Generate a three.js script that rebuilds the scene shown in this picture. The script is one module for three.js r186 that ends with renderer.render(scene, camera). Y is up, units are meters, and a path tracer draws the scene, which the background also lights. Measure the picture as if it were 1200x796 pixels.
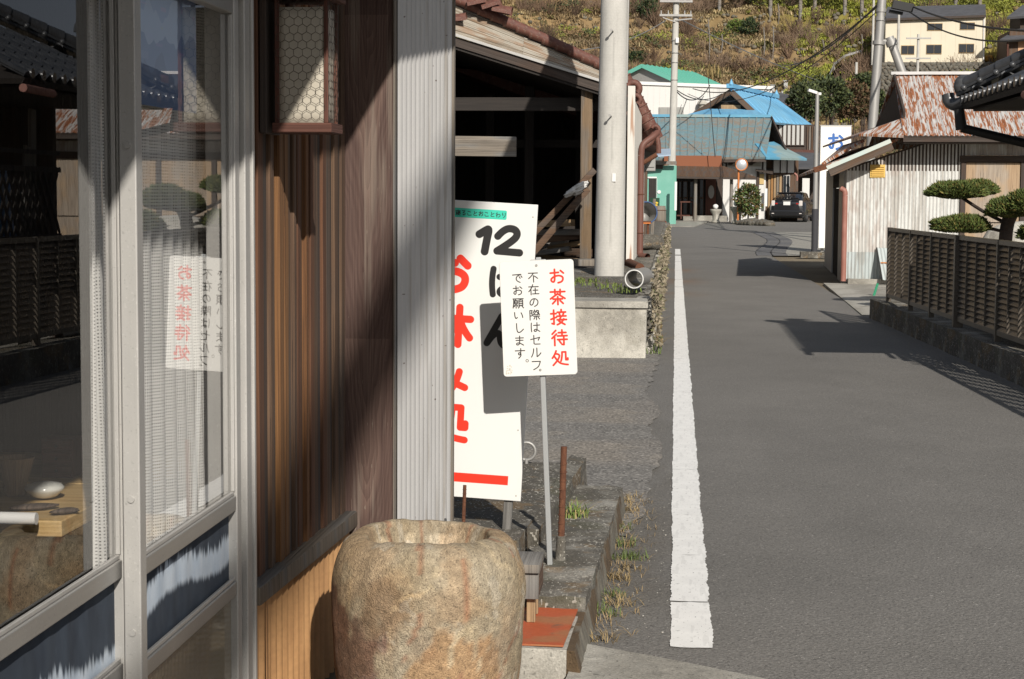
import * as THREE from 'three';
import { mergeGeometries, toCreasedNormals, mergeVertices } from 'three/addons/utils/BufferGeometryUtils.js';
import { RoundedBoxGeometry } from 'three/addons/geometries/RoundedBoxGeometry.js';

// ---------------------------------------------------------------- camera, sky, sun, exposure
// World: metres, y up, the street runs along -z (d = -z is the distance down the street). Eye 1.6 m above the road.
const scene = new THREE.Scene();
const W0 = 1200, H0 = 796, FOC = 2100, ROLL = 0.006;
const camera = new THREE.PerspectiveCamera(2 * Math.atan(H0 / 2 / FOC) * 180 / Math.PI, W0 / H0, 0.1, 3000);
{
  const u0 = (792 - 600) / FOC, v0 = (398 - 228) / FOC;            // where the street's vanishing point lies
  const u = u0 * Math.cos(ROLL) - v0 * Math.sin(ROLL), v = u0 * Math.sin(ROLL) + v0 * Math.cos(ROLL);
  const pitch = Math.atan(v), yaw = Math.atan(u * Math.cos(pitch));
  camera.position.set(0, 1.6, 0);
  camera.rotation.set(-pitch, yaw, ROLL, 'YXZ');
  camera.updateMatrixWorld(true);
}
const SUN = new THREE.Vector3(0.296, 0.5, 0.814).normalize();
// clear, slightly hazy winter sky: pale at the horizon, deeper overhead, brighter air around the sun
const skyTex = (() => {
  const w = 512, h = 256, data = new Float32Array(w * h * 4);
  for (let j = 0; j < h; j++) for (let i = 0; i < w; i++) {
    const up = ((j + 0.5) / h - 0.5) * Math.PI, ro = ((i + 0.5) / w - 0.5) * 2 * Math.PI, x = Math.cos(ro) * Math.cos(up), y = Math.sin(up), z = Math.sin(ro) * Math.cos(up);
    const a = Math.acos(Math.min(1, x * SUN.x + y * SUN.y + z * SUN.z)), t = Math.pow(Math.max(0, y), 0.45), g = 0.6 * Math.exp(-a * a / 0.18) + 0.26 * Math.exp(-a * a / 0.9), k = (j * w + i) * 4;
    data[k] = 0.23 * (1 - t) + 0.065 * t + g; data[k + 1] = 0.243 * (1 - t) + 0.105 * t + g * 0.95; data[k + 2] = 0.258 * (1 - t) + 0.175 * t + g * 0.87; data[k + 3] = 1;
  }
  const tx = new THREE.DataTexture(data, w, h, THREE.RGBAFormat, THREE.FloatType); tx.mapping = THREE.EquirectangularReflectionMapping; tx.magFilter = THREE.LinearFilter; tx.needsUpdate = true; return tx;
})();
scene.background = skyTex; scene.environment = skyTex;
const sun = new THREE.DirectionalLight(new THREE.Color(1, 0.94, 0.85), 4.8);
sun.position.copy(SUN).multiplyScalar(120).add(new THREE.Vector3(0, 0, -40));
sun.target.position.set(0, 0, -40);
sun.castShadow = true; sun.shadow.radius = 1; sun.shadow.mapSize.set(4096, 4096);
Object.assign(sun.shadow.camera, { left: -70, right: 70, top: 70, bottom: -70, near: 1, far: 400 });
sun.name = 'sun';
scene.add(sun, sun.target);
const renderer = new THREE.WebGLRenderer({ antialias: true });
renderer.toneMapping = THREE.LinearToneMapping;
renderer.toneMappingExposure = 1.1;
renderer.shadowMap.enabled = true;

// ---------------------------------------------------------------- helpers
const V = (x, y, z) => new THREE.Vector3(x, y, z);
const rng = (s) => () => { s = (s + 0x6d2b79f5) | 0; let t = Math.imul(s ^ (s >>> 15), 1 | s); t = (t + Math.imul(t ^ (t >>> 7), 61 | t)) ^ t; return ((t ^ (t >>> 14)) >>> 0) / 4294967296; };
const clamp = (x, a = 0, b = 1) => Math.min(b, Math.max(a, x));
const sstep = (a, b, x) => { const t = clamp((x - a) / (b - a)); return t * t * (3 - 2 * t); };
const mixn = (a, b, t) => a + (b - a) * t;
const mix3 = (a, b, t) => [mixn(a[0], b[0], t), mixn(a[1], b[1], t), mixn(a[2], b[2], t)];
// a pixel of the photograph -> the point that lies at depth d down the street / on a plane
function ray(px, py) { return V((px - 600) / FOC, (398 - py) / FOC, -1).applyQuaternion(camera.quaternion); }
function Q(px, py, d) { const r = ray(px, py); return V(0, 1.6, 0).addScaledVector(r, d / -r.z); }
function G(px, py, y = 0) { const r = ray(px, py); return V(0, 1.6, 0).addScaledVector(r, (y - 1.6) / r.y); }

const used = new Map();
function numbered(name) { const n = used.get(name) ?? 0; used.set(name, n + 1); return n ? name + '_' + String(n).padStart(3, '0') : name; }
function setShadow(o) { o.traverse((m) => { if (m.isMesh) { m.castShadow = true; m.receiveShadow = true; } }); }
function thing(name, label, category, pos = [0, 0, 0], ry = 0, group) {
  const g = new THREE.Group(); g.name = numbered(name); g.position.set(...pos); g.rotation.y = ry;
  g.userData = { label, category }; if (group) g.userData.group = group;
  scene.add(g); return g;
}
function part(name, geo, mat, parent) { const m = new THREE.Mesh(Array.isArray(geo) ? join(geo) : geo, mat); m.name = name; parent.add(m); return m; }
function one(name, geo, mat, label, category, group) {
  const m = new THREE.Mesh(Array.isArray(geo) ? join(geo) : geo, mat); m.name = numbered(name); m.userData = { label, category }; if (group) m.userData.group = group; scene.add(m); return m;
}
function struct(name, geo, mat, label) { const m = new THREE.Mesh(Array.isArray(geo) ? join(geo) : geo, mat); m.name = numbered(name); m.userData = { kind: 'structure' }; if (label) m.userData.label = label; scene.add(m); return m; }
function copyThing(o, label, group) { const c = o.clone(); c.name = numbered(o.name.replace(/_\d{3}$/, '')); c.userData = { ...o.userData }; if (label) c.userData.label = label; if (group) c.userData.group = group; scene.add(c); return c; }
function join(list) {
  const gs = list.map((g) => { let h = g.index ? g.toNonIndexed() : g; for (const k of Object.keys(h.attributes)) if (!['position', 'normal', 'uv', 'color'].includes(k)) h.deleteAttribute(k); return h; });
  const anyC = gs.some((g) => g.attributes.color);
  for (const g of gs) {
    const n = g.attributes.position.count;
    if (!g.attributes.uv) g.setAttribute('uv', new THREE.BufferAttribute(new Float32Array(n * 2), 2));
    if (!g.attributes.normal) g.computeVertexNormals();
    if (anyC && !g.attributes.color) g.setAttribute('color', new THREE.BufferAttribute(new Float32Array(n * 3).fill(1), 3));
  }
  return mergeGeometries(gs, false);
}
// uv in metres from the dominant axis of each face; swap turns the grain
function uvM(g, swap = false, off = 0) {
  if (g.index) g = g.toNonIndexed();
  if (!g.attributes.normal) g.computeVertexNormals();
  const p = g.attributes.position, n = p.count, uv = new Float32Array(n * 2), a = V(), b = V(), c = V();
  for (let i = 0; i < n; i += 3) {
    a.fromBufferAttribute(p, i); b.fromBufferAttribute(p, i + 1); c.fromBufferAttribute(p, i + 2);
    const nn = b.clone().sub(a).cross(c.clone().sub(a)), ax = Math.abs(nn.x), ay = Math.abs(nn.y), az = Math.abs(nn.z);
    for (let k = 0; k < 3; k++) {
      const x = p.getX(i + k), y = p.getY(i + k), z = p.getZ(i + k);
      let s, t; if (ay >= ax && ay >= az) { s = x; t = z; } else if (ax >= az) { s = z; t = y; } else { s = x; t = y; }
      if (swap) [s, t] = [t, s];
      uv[(i + k) * 2] = s + off; uv[(i + k) * 2 + 1] = t + off * 0.7;
    }
  }
  g.setAttribute('uv', new THREE.BufferAttribute(uv, 2)); return g;
}
// box from extents, edges eased by b
function box(x0, x1, y0, y1, z0, z1, b = 0.004, swap = false, off = 0) {
  const w = Math.abs(x1 - x0), h = Math.abs(y1 - y0), dd = Math.abs(z1 - z0), r = Math.min(b, w * 0.45, h * 0.45, dd * 0.45);
  const g = r > 0.0008 ? new RoundedBoxGeometry(w, h, dd, 1, r) : new THREE.BoxGeometry(w, h, dd);
  g.translate((x0 + x1) / 2, (y0 + y1) / 2, (z0 + z1) / 2); return uvM(g, swap, off);
}
function cbox(w, h, d, b = 0.004, swap = false, off = 0) { return box(-w / 2, w / 2, -h / 2, h / 2, -d / 2, d / 2, b, swap, off); }
// bar of section w x h from a to b (long axis in v of the uv)
function bar(a, b, w, h, bev = 0.003, off = 0) {
  const L = a.distanceTo(b), g = box(-w / 2, w / 2, 0, L, -h / 2, h / 2, bev, false, off), q = new THREE.Quaternion(), y = b.clone().sub(a).normalize();
  const ref = Math.abs(y.y) > 0.9 ? V(0, 0, 1) : V(0, 1, 0), x = V().crossVectors(y, ref).normalize(), z = V().crossVectors(x, y);
  const m = new THREE.Matrix4().makeBasis(x, y, z).setPosition(a); return g.applyMatrix4(m);
}
function rod(a, b, r0, r1 = r0, seg = 10, open = false) {
  const L = a.distanceTo(b), g = new THREE.CylinderGeometry(r1, r0, L, seg, 1, open); g.translate(0, L / 2, 0);
  const uv = g.attributes.uv; for (let i = 0; i < uv.count; i++) uv.setXY(i, uv.getX(i) * 2 * Math.PI * r0, uv.getY(i) * L);
  return g.applyMatrix4(new THREE.Matrix4().makeRotationFromQuaternion(new THREE.Quaternion().setFromUnitVectors(V(0, 1, 0), b.clone().sub(a).normalize())).setPosition(a));
}
function tube(pts, r, seg = 24, rad = 6) { return new THREE.TubeGeometry(new THREE.CatmullRomCurve3(pts), seg, r, rad, false); }
function cable(a, b, sag, r, seg = 24) { const pts = []; for (let i = 0; i <= 8; i++) { const t = i / 8, p = a.clone().lerp(b, t); p.y -= 4 * sag * t * (1 - t); pts.push(p); } return tube(pts, r, seg, 5); }
// flat quad strip from corner points (a b c d round), uv in metres along ab and ad
function quad(a, b, c, d, nu = 1, nv = 1) {
  const pos = [], uv = [], idx = [], L = a.distanceTo(b), Hh = a.distanceTo(d);
  for (let j = 0; j <= nv; j++) for (let i = 0; i <= nu; i++) { const s = i / nu, t = j / nv, p = a.clone().lerp(b, s).lerp(d.clone().lerp(c, s), t); pos.push(p.x, p.y, p.z); uv.push(s * L, t * Hh); }
  for (let j = 0; j < nv; j++) for (let i = 0; i < nu; i++) { const k = j * (nu + 1) + i; idx.push(k, k + 1, k + nu + 2, k, k + nu + 2, k + nu + 1); }
  const g = new THREE.BufferGeometry(); g.setAttribute('position', new THREE.Float32BufferAttribute(pos, 3)); g.setAttribute('uv', new THREE.Float32BufferAttribute(uv, 2)); g.setIndex(idx); g.computeVertexNormals(); return g.toNonIndexed();
}
// slab: a polygon (points in order, planar) with thickness t along its downward normal
function slab(pts, t) {
  const n = pts[1].clone().sub(pts[0]).cross(pts[2].clone().sub(pts[0])).normalize(); if (n.y < 0) n.negate();
  const low = pts.map((p) => p.clone().addScaledVector(n, -t)), pos = []; const c = pts.length;
  const tri = (a, b, d) => pos.push(a.x, a.y, a.z, b.x, b.y, b.z, d.x, d.y, d.z);
  const up = pts[1].clone().sub(pts[0]).cross(pts[2].clone().sub(pts[0])).y > 0;
  for (let i = 1; i < c - 1; i++) { up ? tri(pts[0], pts[i], pts[i + 1]) : tri(pts[0], pts[i + 1], pts[i]); up ? tri(low[0], low[i + 1], low[i]) : tri(low[0], low[i], low[i + 1]); }
  for (let i = 0; i < c; i++) { const j = (i + 1) % c; if (up) { tri(pts[i], low[i], low[j]); tri(pts[i], low[j], pts[j]); } else { tri(pts[i], low[j], low[i]); tri(pts[i], pts[j], low[j]); } }
  const g = new THREE.BufferGeometry(); g.setAttribute('position', new THREE.Float32BufferAttribute(pos, 3)); g.computeVertexNormals();
  // uv: u along the first edge, v across it
  const e = pts[1].clone().sub(pts[0]).normalize(), f = V().crossVectors(n, e), uv = []; for (let i = 0; i < pos.length; i += 3) { const q = V(pos[i], pos[i + 1], pos[i + 2]).sub(pts[0]); uv.push(q.dot(e), q.dot(f)); }
  g.setAttribute('uv', new THREE.Float32BufferAttribute(uv, 2)); return g;
}
// corrugated sheet in its own xy plane: width w (waves along x), height h, wave pitch and depth
function corrugated(w, h, pitch, amp, per = 8, rows = 1) {
  const n = Math.max(2, Math.round(w / pitch * per)), pos = [], uv = [], idx = [];
  for (let j = 0; j <= rows; j++) for (let i = 0; i <= n; i++) { const x = w * i / n; pos.push(x, h * j / rows, amp * Math.sin(2 * Math.PI * x / pitch)); uv.push(x, h * j / rows); }
  for (let j = 0; j < rows; j++) for (let i = 0; i < n; i++) { const k = j * (n + 1) + i; idx.push(k, k + 1, k + n + 2, k, k + n + 2, k + n + 1); }
  const g = new THREE.BufferGeometry(); g.setAttribute('position', new THREE.Float32BufferAttribute(pos, 3)); g.setAttribute('uv', new THREE.Float32BufferAttribute(uv, 2)); g.setIndex(idx); g.computeVertexNormals(); return g;
}
// a corrugated sheet spanned by origin o, edge e (across the waves) and edge f (along them)
function corrOn(o, e, f, pitch, amp, per = 8) {
  const w = e.length(), h = f.length(), g = corrugated(w, h, pitch, amp, per), ex = e.clone().normalize(), ey = f.clone().normalize(), ez = V().crossVectors(ex, ey).normalize();
  return g.applyMatrix4(new THREE.Matrix4().makeBasis(ex, ey, ez).setPosition(o));
}
function jitter(g, amt, freq, seed = 0) { // uneven stone or concrete surface
  const h = mergeVertices((() => { const k = g.clone(); k.deleteAttribute('normal'); k.deleteAttribute('uv'); return k; })(), 1e-4), p = h.attributes.position;
  h.computeVertexNormals(); const n = h.attributes.normal, o = [];
  for (let i = 0; i < p.count; i++) { const x = p.getX(i), y = p.getY(i), z = p.getZ(i), k = (n3(x * freq + seed, y * freq, z * freq) - 0.5) * 2 * amt; o.push(x + n.getX(i) * k, y + n.getY(i) * k, z + n.getZ(i) * k); }
  h.setAttribute('position', new THREE.Float32BufferAttribute(o, 3)); h.computeVertexNormals(); return h;
}
// noise
const PERM = (() => { const r = rng(7), a = new Float32Array(65536); for (let i = 0; i < a.length; i++) a[i] = r(); return a; })();
const hs = (x, y, z = 0) => PERM[(Math.imul(x, 374761393) ^ Math.imul(y, 668265263) ^ Math.imul(z, 1274126177)) >>> 7 & 65535];
const fade = (t) => t * t * (3 - 2 * t);
function n2(x, y, px = 0, py = px, s = 0) {
  const x0 = Math.floor(x), y0 = Math.floor(y), fx = fade(x - x0), fy = fade(y - y0), wp = (a, p) => (p ? ((a % p) + p) % p : a);
  const a = wp(x0, px), b = wp(x0 + 1, px), c = wp(y0, py), d = wp(y0 + 1, py);
  return mixn(mixn(hs(a, c, s), hs(b, c, s), fx), mixn(hs(a, d, s), hs(b, d, s), fx), fy);
}
function n3(x, y, z) {
  const x0 = Math.floor(x), y0 = Math.floor(y), z0 = Math.floor(z), fx = fade(x - x0), fy = fade(y - y0), fz = fade(z - z0);
  const l = (zz) => mixn(mixn(hs(x0, y0, zz), hs(x0 + 1, y0, zz), fx), mixn(hs(x0, y0 + 1, zz), hs(x0 + 1, y0 + 1, zz), fx), fy);
  return mixn(l(z0), l(z0 + 1), fz);
}
function fb(u, v, fx, fy, oct = 4, s = 0, gain = 0.5) { let a = 0, w = 1, t = 0; for (let i = 0; i < oct; i++) { a += w * n2(u * fx, v * fy, fx, fy, s + i * 17); t += w; w *= gain; fx *= 2; fy *= 2; } return a / t; }
// textures: fn(u, v) gives linear rgb; size in metres of one repeat
const enc = (x) => { x = clamp(x); return 255 * (x <= 0.0031308 ? 12.92 * x : 1.055 * Math.pow(x, 1 / 2.4) - 0.055); };
function tex(w, h, su, sv, fn) {
  const data = new Uint8Array(w * h * 4);
  for (let j = 0; j < h; j++) for (let i = 0; i < w; i++) { const c = fn((i + 0.5) / w, (j + 0.5) / h, i, j), k = (j * w + i) * 4; data[k] = enc(c[0]); data[k + 1] = enc(c[1]); data[k + 2] = enc(c[2]); data[k + 3] = 255; }
  return fin(new THREE.DataTexture(data, w, h), su, sv, true);
}
function gtex(w, h, su, sv, fn) {
  const data = new Uint8Array(w * h * 4);
  for (let j = 0; j < h; j++) for (let i = 0; i < w; i++) { const c = clamp(fn((i + 0.5) / w, (j + 0.5) / h, i, j)) * 255, k = (j * w + i) * 4; data[k] = data[k + 1] = data[k + 2] = c; data[k + 3] = 255; }
  return fin(new THREE.DataTexture(data, w, h), su, sv, false);
}
function fin(t, su, sv, srgb) { t.wrapS = t.wrapT = THREE.RepeatWrapping; t.magFilter = THREE.LinearFilter; t.minFilter = THREE.LinearMipmapLinearFilter; t.generateMipmaps = true; t.repeat.set(1 / su, 1 / sv); if (srgb) t.colorSpace = THREE.SRGBColorSpace; t.needsUpdate = true; return t; }
const std = (o) => new THREE.MeshStandardMaterial({ roughness: 0.85, metalness: 0, side: THREE.DoubleSide, ...o });
const lin = (r, g, b) => new THREE.Color().setRGB(r, g, b);
const plain = (r, g, b, rough = 0.8, o = {}) => std({ color: lin(r, g, b), roughness: rough, ...o });

// ---------------------------------------------------------------- materials
const M = {};
M.asphalt = std({ map: tex(1024, 1024, 2.4, 2.4, (u, v, i, j) => {
  const grain = hs(i, j, 3), g2 = n2(u * 400, v * 400, 400, 400, 5), big = fb(u, v, 5, 5, 4, 9);
  let k = 0.145 + 0.085 * (g2 - 0.5) + 0.045 * (grain - 0.5) + 0.03 * (big - 0.5);
  const chip = n2(u * 300, v * 300, 300, 300, 31); if (chip > 0.92 && grain > 0.4) k += 0.22; if (chip < 0.08) k *= 0.45;
  return [k * 1.04, k * 0.98, k * 0.9];
}), bumpMap: gtex(1024, 1024, 2.4, 2.4, (u, v, i, j) => 0.6 * n2(u * 300, v * 300, 300, 300, 31) + 0.4 * hs(i, j, 3)), bumpScale: 0.004, roughness: 0.93, vertexColors: true });
M.oldAsphalt = std({ map: tex(1024, 1024, 1.8, 1.8, (u, v, i, j) => {
  const a = n2(u * 150, v * 150, 150, 150, 41), b = n2(u * 260, v * 260, 260, 260, 43), big = fb(u, v, 4, 4, 4, 45), gr = hs(i, j, 8);
  let k = 0.175 + 0.17 * (a - 0.5) + 0.08 * (b - 0.5) + 0.05 * (big - 0.5) + 0.03 * (gr - 0.5); if (a > 0.9) k += 0.12; if (b < 0.1) k *= 0.5;
  const warm = sstep(0.5, 0.7, big); return [k * (1.04 + 0.03 * warm), k * 0.98, k * (0.9 - 0.04 * warm)];
}), bumpMap: gtex(512, 512, 1.8, 1.8, (u, v) => 0.6 * n2(u * 150, v * 150, 150, 150, 41) + 0.4 * n2(u * 256, v * 256, 256, 256, 43)), bumpScale: 0.008, roughness: 0.95, vertexColors: true });
M.linePaint = std({ map: tex(512, 512, 0.8, 0.8, (u, v, i, j) => { const a = fb(u, v, 12, 12, 4, 3), s = hs(i, j, 9); let k = 0.76 + 0.12 * (a - 0.5) + 0.05 * (s - 0.5); const chip = n2(u * 110, v * 110, 110, 110, 12); if (chip > 0.935) k *= 0.3; if (fb(u, v, 30, 5, 3, 15) > 0.66) k *= 0.9; return [k, k * 0.985, k * 0.95]; }), roughness: 0.8 });
const concTex = (seed, base, dark, moss, ochre = 0, speck = 0) => tex(1024, 1024, 1.6, 1.6, (u, v, i, j) => {
  const big = fb(u, v, 4, 4, 5, seed, 0.6), f = fb(u, v, 40, 40, 4, seed + 5, 0.7), sp = hs(i, j, seed), pit = n2(u * 180, v * 180, 180, 180, seed + 9), st = fb(u, v, 14, 6, 4, seed + 13), fine = n2(u * 330, v * 330, 330, 330, seed + 15);
  let k = base * (1 + 0.8 * (f - 0.5) + 0.3 * (sp - 0.5) + 0.35 * (fine - 0.5)); const c = [k, k * 0.95, k * 0.84];
  const dk = clamp(sstep(0.5 - dark * 0.3, 0.72 - dark * 0.25, big * 0.75 + st * 0.15 + f * 0.25 - 0.06)); let o = mix3(c, [k * 0.3, k * 0.27, k * 0.22], dk * clamp(dark * 1.4));
  const ms = sstep(0.58, 0.75, fb(u, v, 9, 9, 4, seed + 21)) * moss; o = mix3(o, [0.07, 0.075, 0.035], ms);
  const oc = sstep(0.62, 0.74, fb(u, v, 14, 14, 4, seed + 33)) * ochre; o = mix3(o, [0.3, 0.16, 0.03], oc);
  if (speck) { const l = n2(u * 210, v * 120, 210, 120, seed + 41), cl = fb(u, v, 10, 10, 3, seed + 43); if (l > 0.86 - 0.25 * speck * (cl - 0.3)) o = [0.32, 0.3, 0.26].map((q) => q * (0.7 + 0.6 * sp)); }
  if (pit > 0.9) o = o.map((q) => q * 0.55); return o;
});
const concBump = gtex(512, 512, 1.6, 1.6, (u, v, i, j) => 0.5 * fb(u, v, 30, 30, 4, 55) + 0.3 * (1 - sstep(0.86, 0.95, n2(u * 128, v * 128, 128, 128, 56))) + 0.2 * hs(i, j, 57));
M.conc = std({ map: concTex(101, 0.36, 0.35, 0.1), bumpMap: concBump, bumpScale: 0.006, roughness: 0.95 });
M.concDark = std({ map: concTex(131, 0.27, 0.85, 0.3, 0.2, 0.8), bumpMap: concBump, bumpScale: 0.012, roughness: 0.96 });
M.concWall = std({ map: concTex(161, 0.46, 0.4, 0.1), bumpMap: concBump, bumpScale: 0.006, roughness: 0.95 });
M.concBrown = std({ map: tex(512, 512, 0.9, 0.9, (u, v, i, j) => { const a = fb(u, v, 8, 5, 5, 71), b = fb(u, v, 30, 12, 4, 73), s = hs(i, j, 5); const k = 0.7 + 0.6 * (b - 0.5) + 0.2 * (s - 0.5); return mix3([0.13 * k, 0.085 * k, 0.045 * k], [0.22 * k, 0.2 * k, 0.16 * k], sstep(0.42, 0.62, a)); }), bumpMap: concBump, bumpScale: 0.01, roughness: 0.96 });
M.pole = std({ map: tex(512, 512, 1.0, 1.0, (u, v, i, j) => { const a = fb(u, v, 3, 3, 5, 81), f = fb(u, v, 50, 50, 3, 82), s = hs(i, j, 6), rib = 0.5 + 0.5 * Math.sin(v * 60 * Math.PI); const st = fb(u, v, 16, 2, 4, 84); let k = 0.44 + 0.1 * (a - 0.5) + 0.06 * (f - 0.5) + 0.04 * (s - 0.5) + 0.012 * rib - 0.08 * sstep(0.55, 0.8, st); return [k, k * 0.97, k * 0.9]; }), bumpMap: concBump, bumpScale: 0.002, roughness: 0.9 });
// wood: grain runs along v
const woodTex = (seed, a, b, sv = 1.6, su = 0.4, grey = 0) => tex(512, 512, su, sv, (u, v, i, j) => {
  const w = fb(u, v, 3, 2, 3, seed) * 1.4, g = fb(u + w * 0.06, v, 40, 2, 4, seed + 3), f = fb(u, v, 160, 6, 2, seed + 7), bl = fb(u, v, 4, 3, 4, seed + 11), s = hs(i, j, seed);
  let c = mix3(a, b, clamp(0.9 * g + 0.3 * (f - 0.5) + 0.25 * (bl - 0.5))); const k = 1 + 0.35 * (f - 0.5) + 0.12 * (s - 0.5); c = c.map((q) => q * k);
  if (grey) { const m = (c[0] + c[1] + c[2]) / 3; c = mix3(c, [m * 1.03, m, m * 0.95], grey * sstep(0.4, 0.65, bl)); }
  if (f < 0.2) c = c.map((q) => q * 0.6); return c;
});
const woodBump = gtex(512, 512, 0.4, 1.6, (u, v) => 0.6 * fb(u, v, 60, 3, 3, 91) + 0.4 * fb(u, v, 160, 6, 2, 92));
const wood = (seed, a, b, o = {}) => std({ map: woodTex(seed, a, b, o.sv, o.su, o.grey ?? 0), bumpMap: woodBump, bumpScale: o.bump ?? 0.003, roughness: o.rough ?? 0.82 });
M.woodOrange = wood(201, [0.12, 0.045, 0.014], [0.34, 0.16, 0.05]);
M.woodAmber = wood(205, [0.2, 0.09, 0.028], [0.4, 0.22, 0.08]);
M.woodBrown = wood(211, [0.055, 0.03, 0.018], [0.15, 0.088, 0.05], { grey: 0.5 });
M.plankAmber = wood(207, [0.1, 0.042, 0.014], [0.25, 0.125, 0.045]);
M.plankTan = wood(209, [0.12, 0.07, 0.035], [0.22, 0.14, 0.075], { grey: 0.4 });
M.plankRed = wood(204, [0.05, 0.022, 0.012], [0.15, 0.065, 0.03]);
M.plankOrange = wood(203, [0.075, 0.03, 0.01], [0.22, 0.1, 0.035]);
M.woodDark = wood(221, [0.03, 0.019, 0.014], [0.085, 0.055, 0.04], { grey: 0.4 });
M.woodGrey = wood(231, [0.1, 0.085, 0.07], [0.27, 0.23, 0.185], { grey: 0.9, bump: 0.005 });
M.woodSill = wood(235, [0.06, 0.048, 0.036], [0.17, 0.135, 0.1], { grey: 0.8, bump: 0.005 });
M.woodTan = wood(241, [0.22, 0.14, 0.075], [0.42, 0.3, 0.17]);
M.woodPost = wood(243, [0.1, 0.065, 0.035], [0.25, 0.17, 0.1], { grey: 0.5, bump: 0.006 });
M.woodPine = wood(245, [0.42, 0.27, 0.11], [0.62, 0.45, 0.22], { bump: 0.0008, rough: 0.5 });
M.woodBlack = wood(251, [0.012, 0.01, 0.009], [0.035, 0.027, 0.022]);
M.woodRedBrown = wood(261, [0.05, 0.018, 0.012], [0.13, 0.05, 0.032]);
// the flat-sawn brown board: cathedral figure
M.boardBrown = std({ map: tex(512, 1024, 0.24, 2.2, (u, v, i, j) => {
  const x = (u - 0.5) * 2, per = v * 2 % 1, ring = Math.abs(((Math.abs(x) * 2.2 + 1) ** 1.6 * 1.7 - per * 9 + 0.7 * fb(u, v, 5, 10, 3, 303) * 4) % 1 - 0.5) * 2, f = fb(u, v, 90, 8, 3, 305), worn = fb(u, v, 6, 4, 4, 307), sc = n2(u * 120, v * 30, 120, 30, 309), s = hs(i, j, 4);
  const edge = sstep(0.75, 1, Math.abs(x)); let c = mix3([0.06, 0.031, 0.024], [0.105, 0.062, 0.048], ring * 0.5 + (f - 0.5) * 0.9); const w = sstep(0.55, 0.75, worn + 0.25 * (f - 0.5)) * 0.5 + 0.3 * edge * sstep(0.5, 0.7, sc); c = mix3(c, [0.24, 0.2, 0.16], clamp(w * 0.7)); if (sc > 0.975) c = [0.22, 0.18, 0.14]; return c.map((q) => q * (0.93 + 0.14 * s));
}), bumpMap: woodBump, bumpScale: 0.002, roughness: 0.7 });
// metals
const alu = (seed, base) => tex(256, 512, 0.3, 0.6, (u, v, i, j) => { const f = fb(u, v, 60, 2, 2, seed), b = fb(u, v, 6, 6, 4, seed + 2), s = hs(i, j, seed), pit = n2(u * 80, v * 160, 80, 160, seed + 4); let k = base * (1 + 0.06 * (f - 0.5) + 0.16 * (b - 0.5) + 0.05 * (s - 0.5)); if (pit > 0.9) k *= 1.15; if (pit < 0.08) k *= 0.8; return [k, k * 0.975, k * 0.93]; });
M.alu = std({ map: alu(401, 0.44), roughness: 0.45, metalness: 0.35 });
M.aluGrey = std({ map: alu(411, 0.34), roughness: 0.42, metalness: 0.5 });
M.galv = std({ map: tex(512, 512, 1.2, 1.2, (u, v, i, j) => { const b = fb(u, v, 6, 3, 4, 421), f = fb(u, v, 60, 4, 3, 423), st = fb(u, v, 40, 2, 4, 425), s = hs(i, j, 2), dot = n2(u * 90, v * 90, 90, 90, 427); let k = 0.5 * (1 + 0.18 * (b - 0.5) + 0.1 * (f - 0.5) + 0.05 * (s - 0.5)); let c = [k, k * 0.985, k * 0.97]; c = mix3(c, [0.24, 0.2, 0.15], 0.5 * sstep(0.6, 0.8, st)); if (dot > 0.985) c = [0.09, 0.06, 0.05]; return c; }), roughness: 0.5, metalness: 0.35 });
const rusty = (seed, clean, amount, sv = 2.5, su = 2.5, streak = 8) => tex(1024, 1024, su, sv, (u, v, i, j) => {
  const big = fb(u, v, 5, 3, 4, seed), st = fb(u, v, 110, streak, 3, seed + 3), st2 = fb(u, v, 46, 5, 3, seed + 4), f = fb(u, v, 90, 90, 2, seed + 7), s = hs(i, j, seed);
  const r = sstep(0.52 - amount * 0.12, 0.58 - amount * 0.1, big * 0.2 + st * 0.46 + st2 * 0.34 + 0.05 * (f - 0.5)), k = 1 + 0.25 * (f - 0.5) + 0.1 * (s - 0.5);
  const rc = mix3([0.2, 0.062, 0.02], [0.34, 0.13, 0.05], f).map((q) => q * k); return mix3(clean.map((q) => q * k), rc, r);
});
M.rustRoof = std({ map: rusty(501, [0.47, 0.45, 0.43], 0.7, 2.0, 1.5, 9), bumpMap: gtex(256, 256, 1, 1, (u, v) => fb(u, v, 60, 6, 3, 505)), bumpScale: 0.002, roughness: 0.75 });
M.rustBlueRoof = std({ map: tex(1024, 1024, 9, 7, (u, v, i, j) => { const wp = fb(u, v, 6, 6, 4, 515) * 0.25, big = fb(u + v * 1 + wp, v - wp, 7, 20, 5, 511, 0.65), st = fb(u + wp, v, 70, 14, 4, 512), f = fb(u, v, 120, 120, 2, 513), r = sstep(0.42, 0.64, big * 0.7 + st * 0.3); return mix3([0.14, 0.225, 0.25], [0.23, 0.165, 0.115], r * 0.75).map((q) => q * (0.85 + 0.3 * f)); }), roughness: 0.7 });
M.blueRoof = std({ map: tex(512, 512, 6, 6, (u, v) => { const a = fb(u, v, 4, 4, 5, 521), f = fb(u, v, 50, 10, 3, 523); return mix3([0.1, 0.33, 0.56], [0.2, 0.42, 0.58], a).map((q) => q * (0.85 + 0.3 * f)); }), roughness: 0.5 });
M.blueRoofOld = std({ map: tex(512, 512, 5, 5, (u, v) => { const a = fb(u, v, 4, 4, 5, 531), f = fb(u, v, 50, 10, 3, 533); return mix3([0.1, 0.3, 0.44], [0.22, 0.3, 0.3], sstep(0.45, 0.65, a)).map((q) => q * (0.85 + 0.3 * f)); }), roughness: 0.6 });
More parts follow.
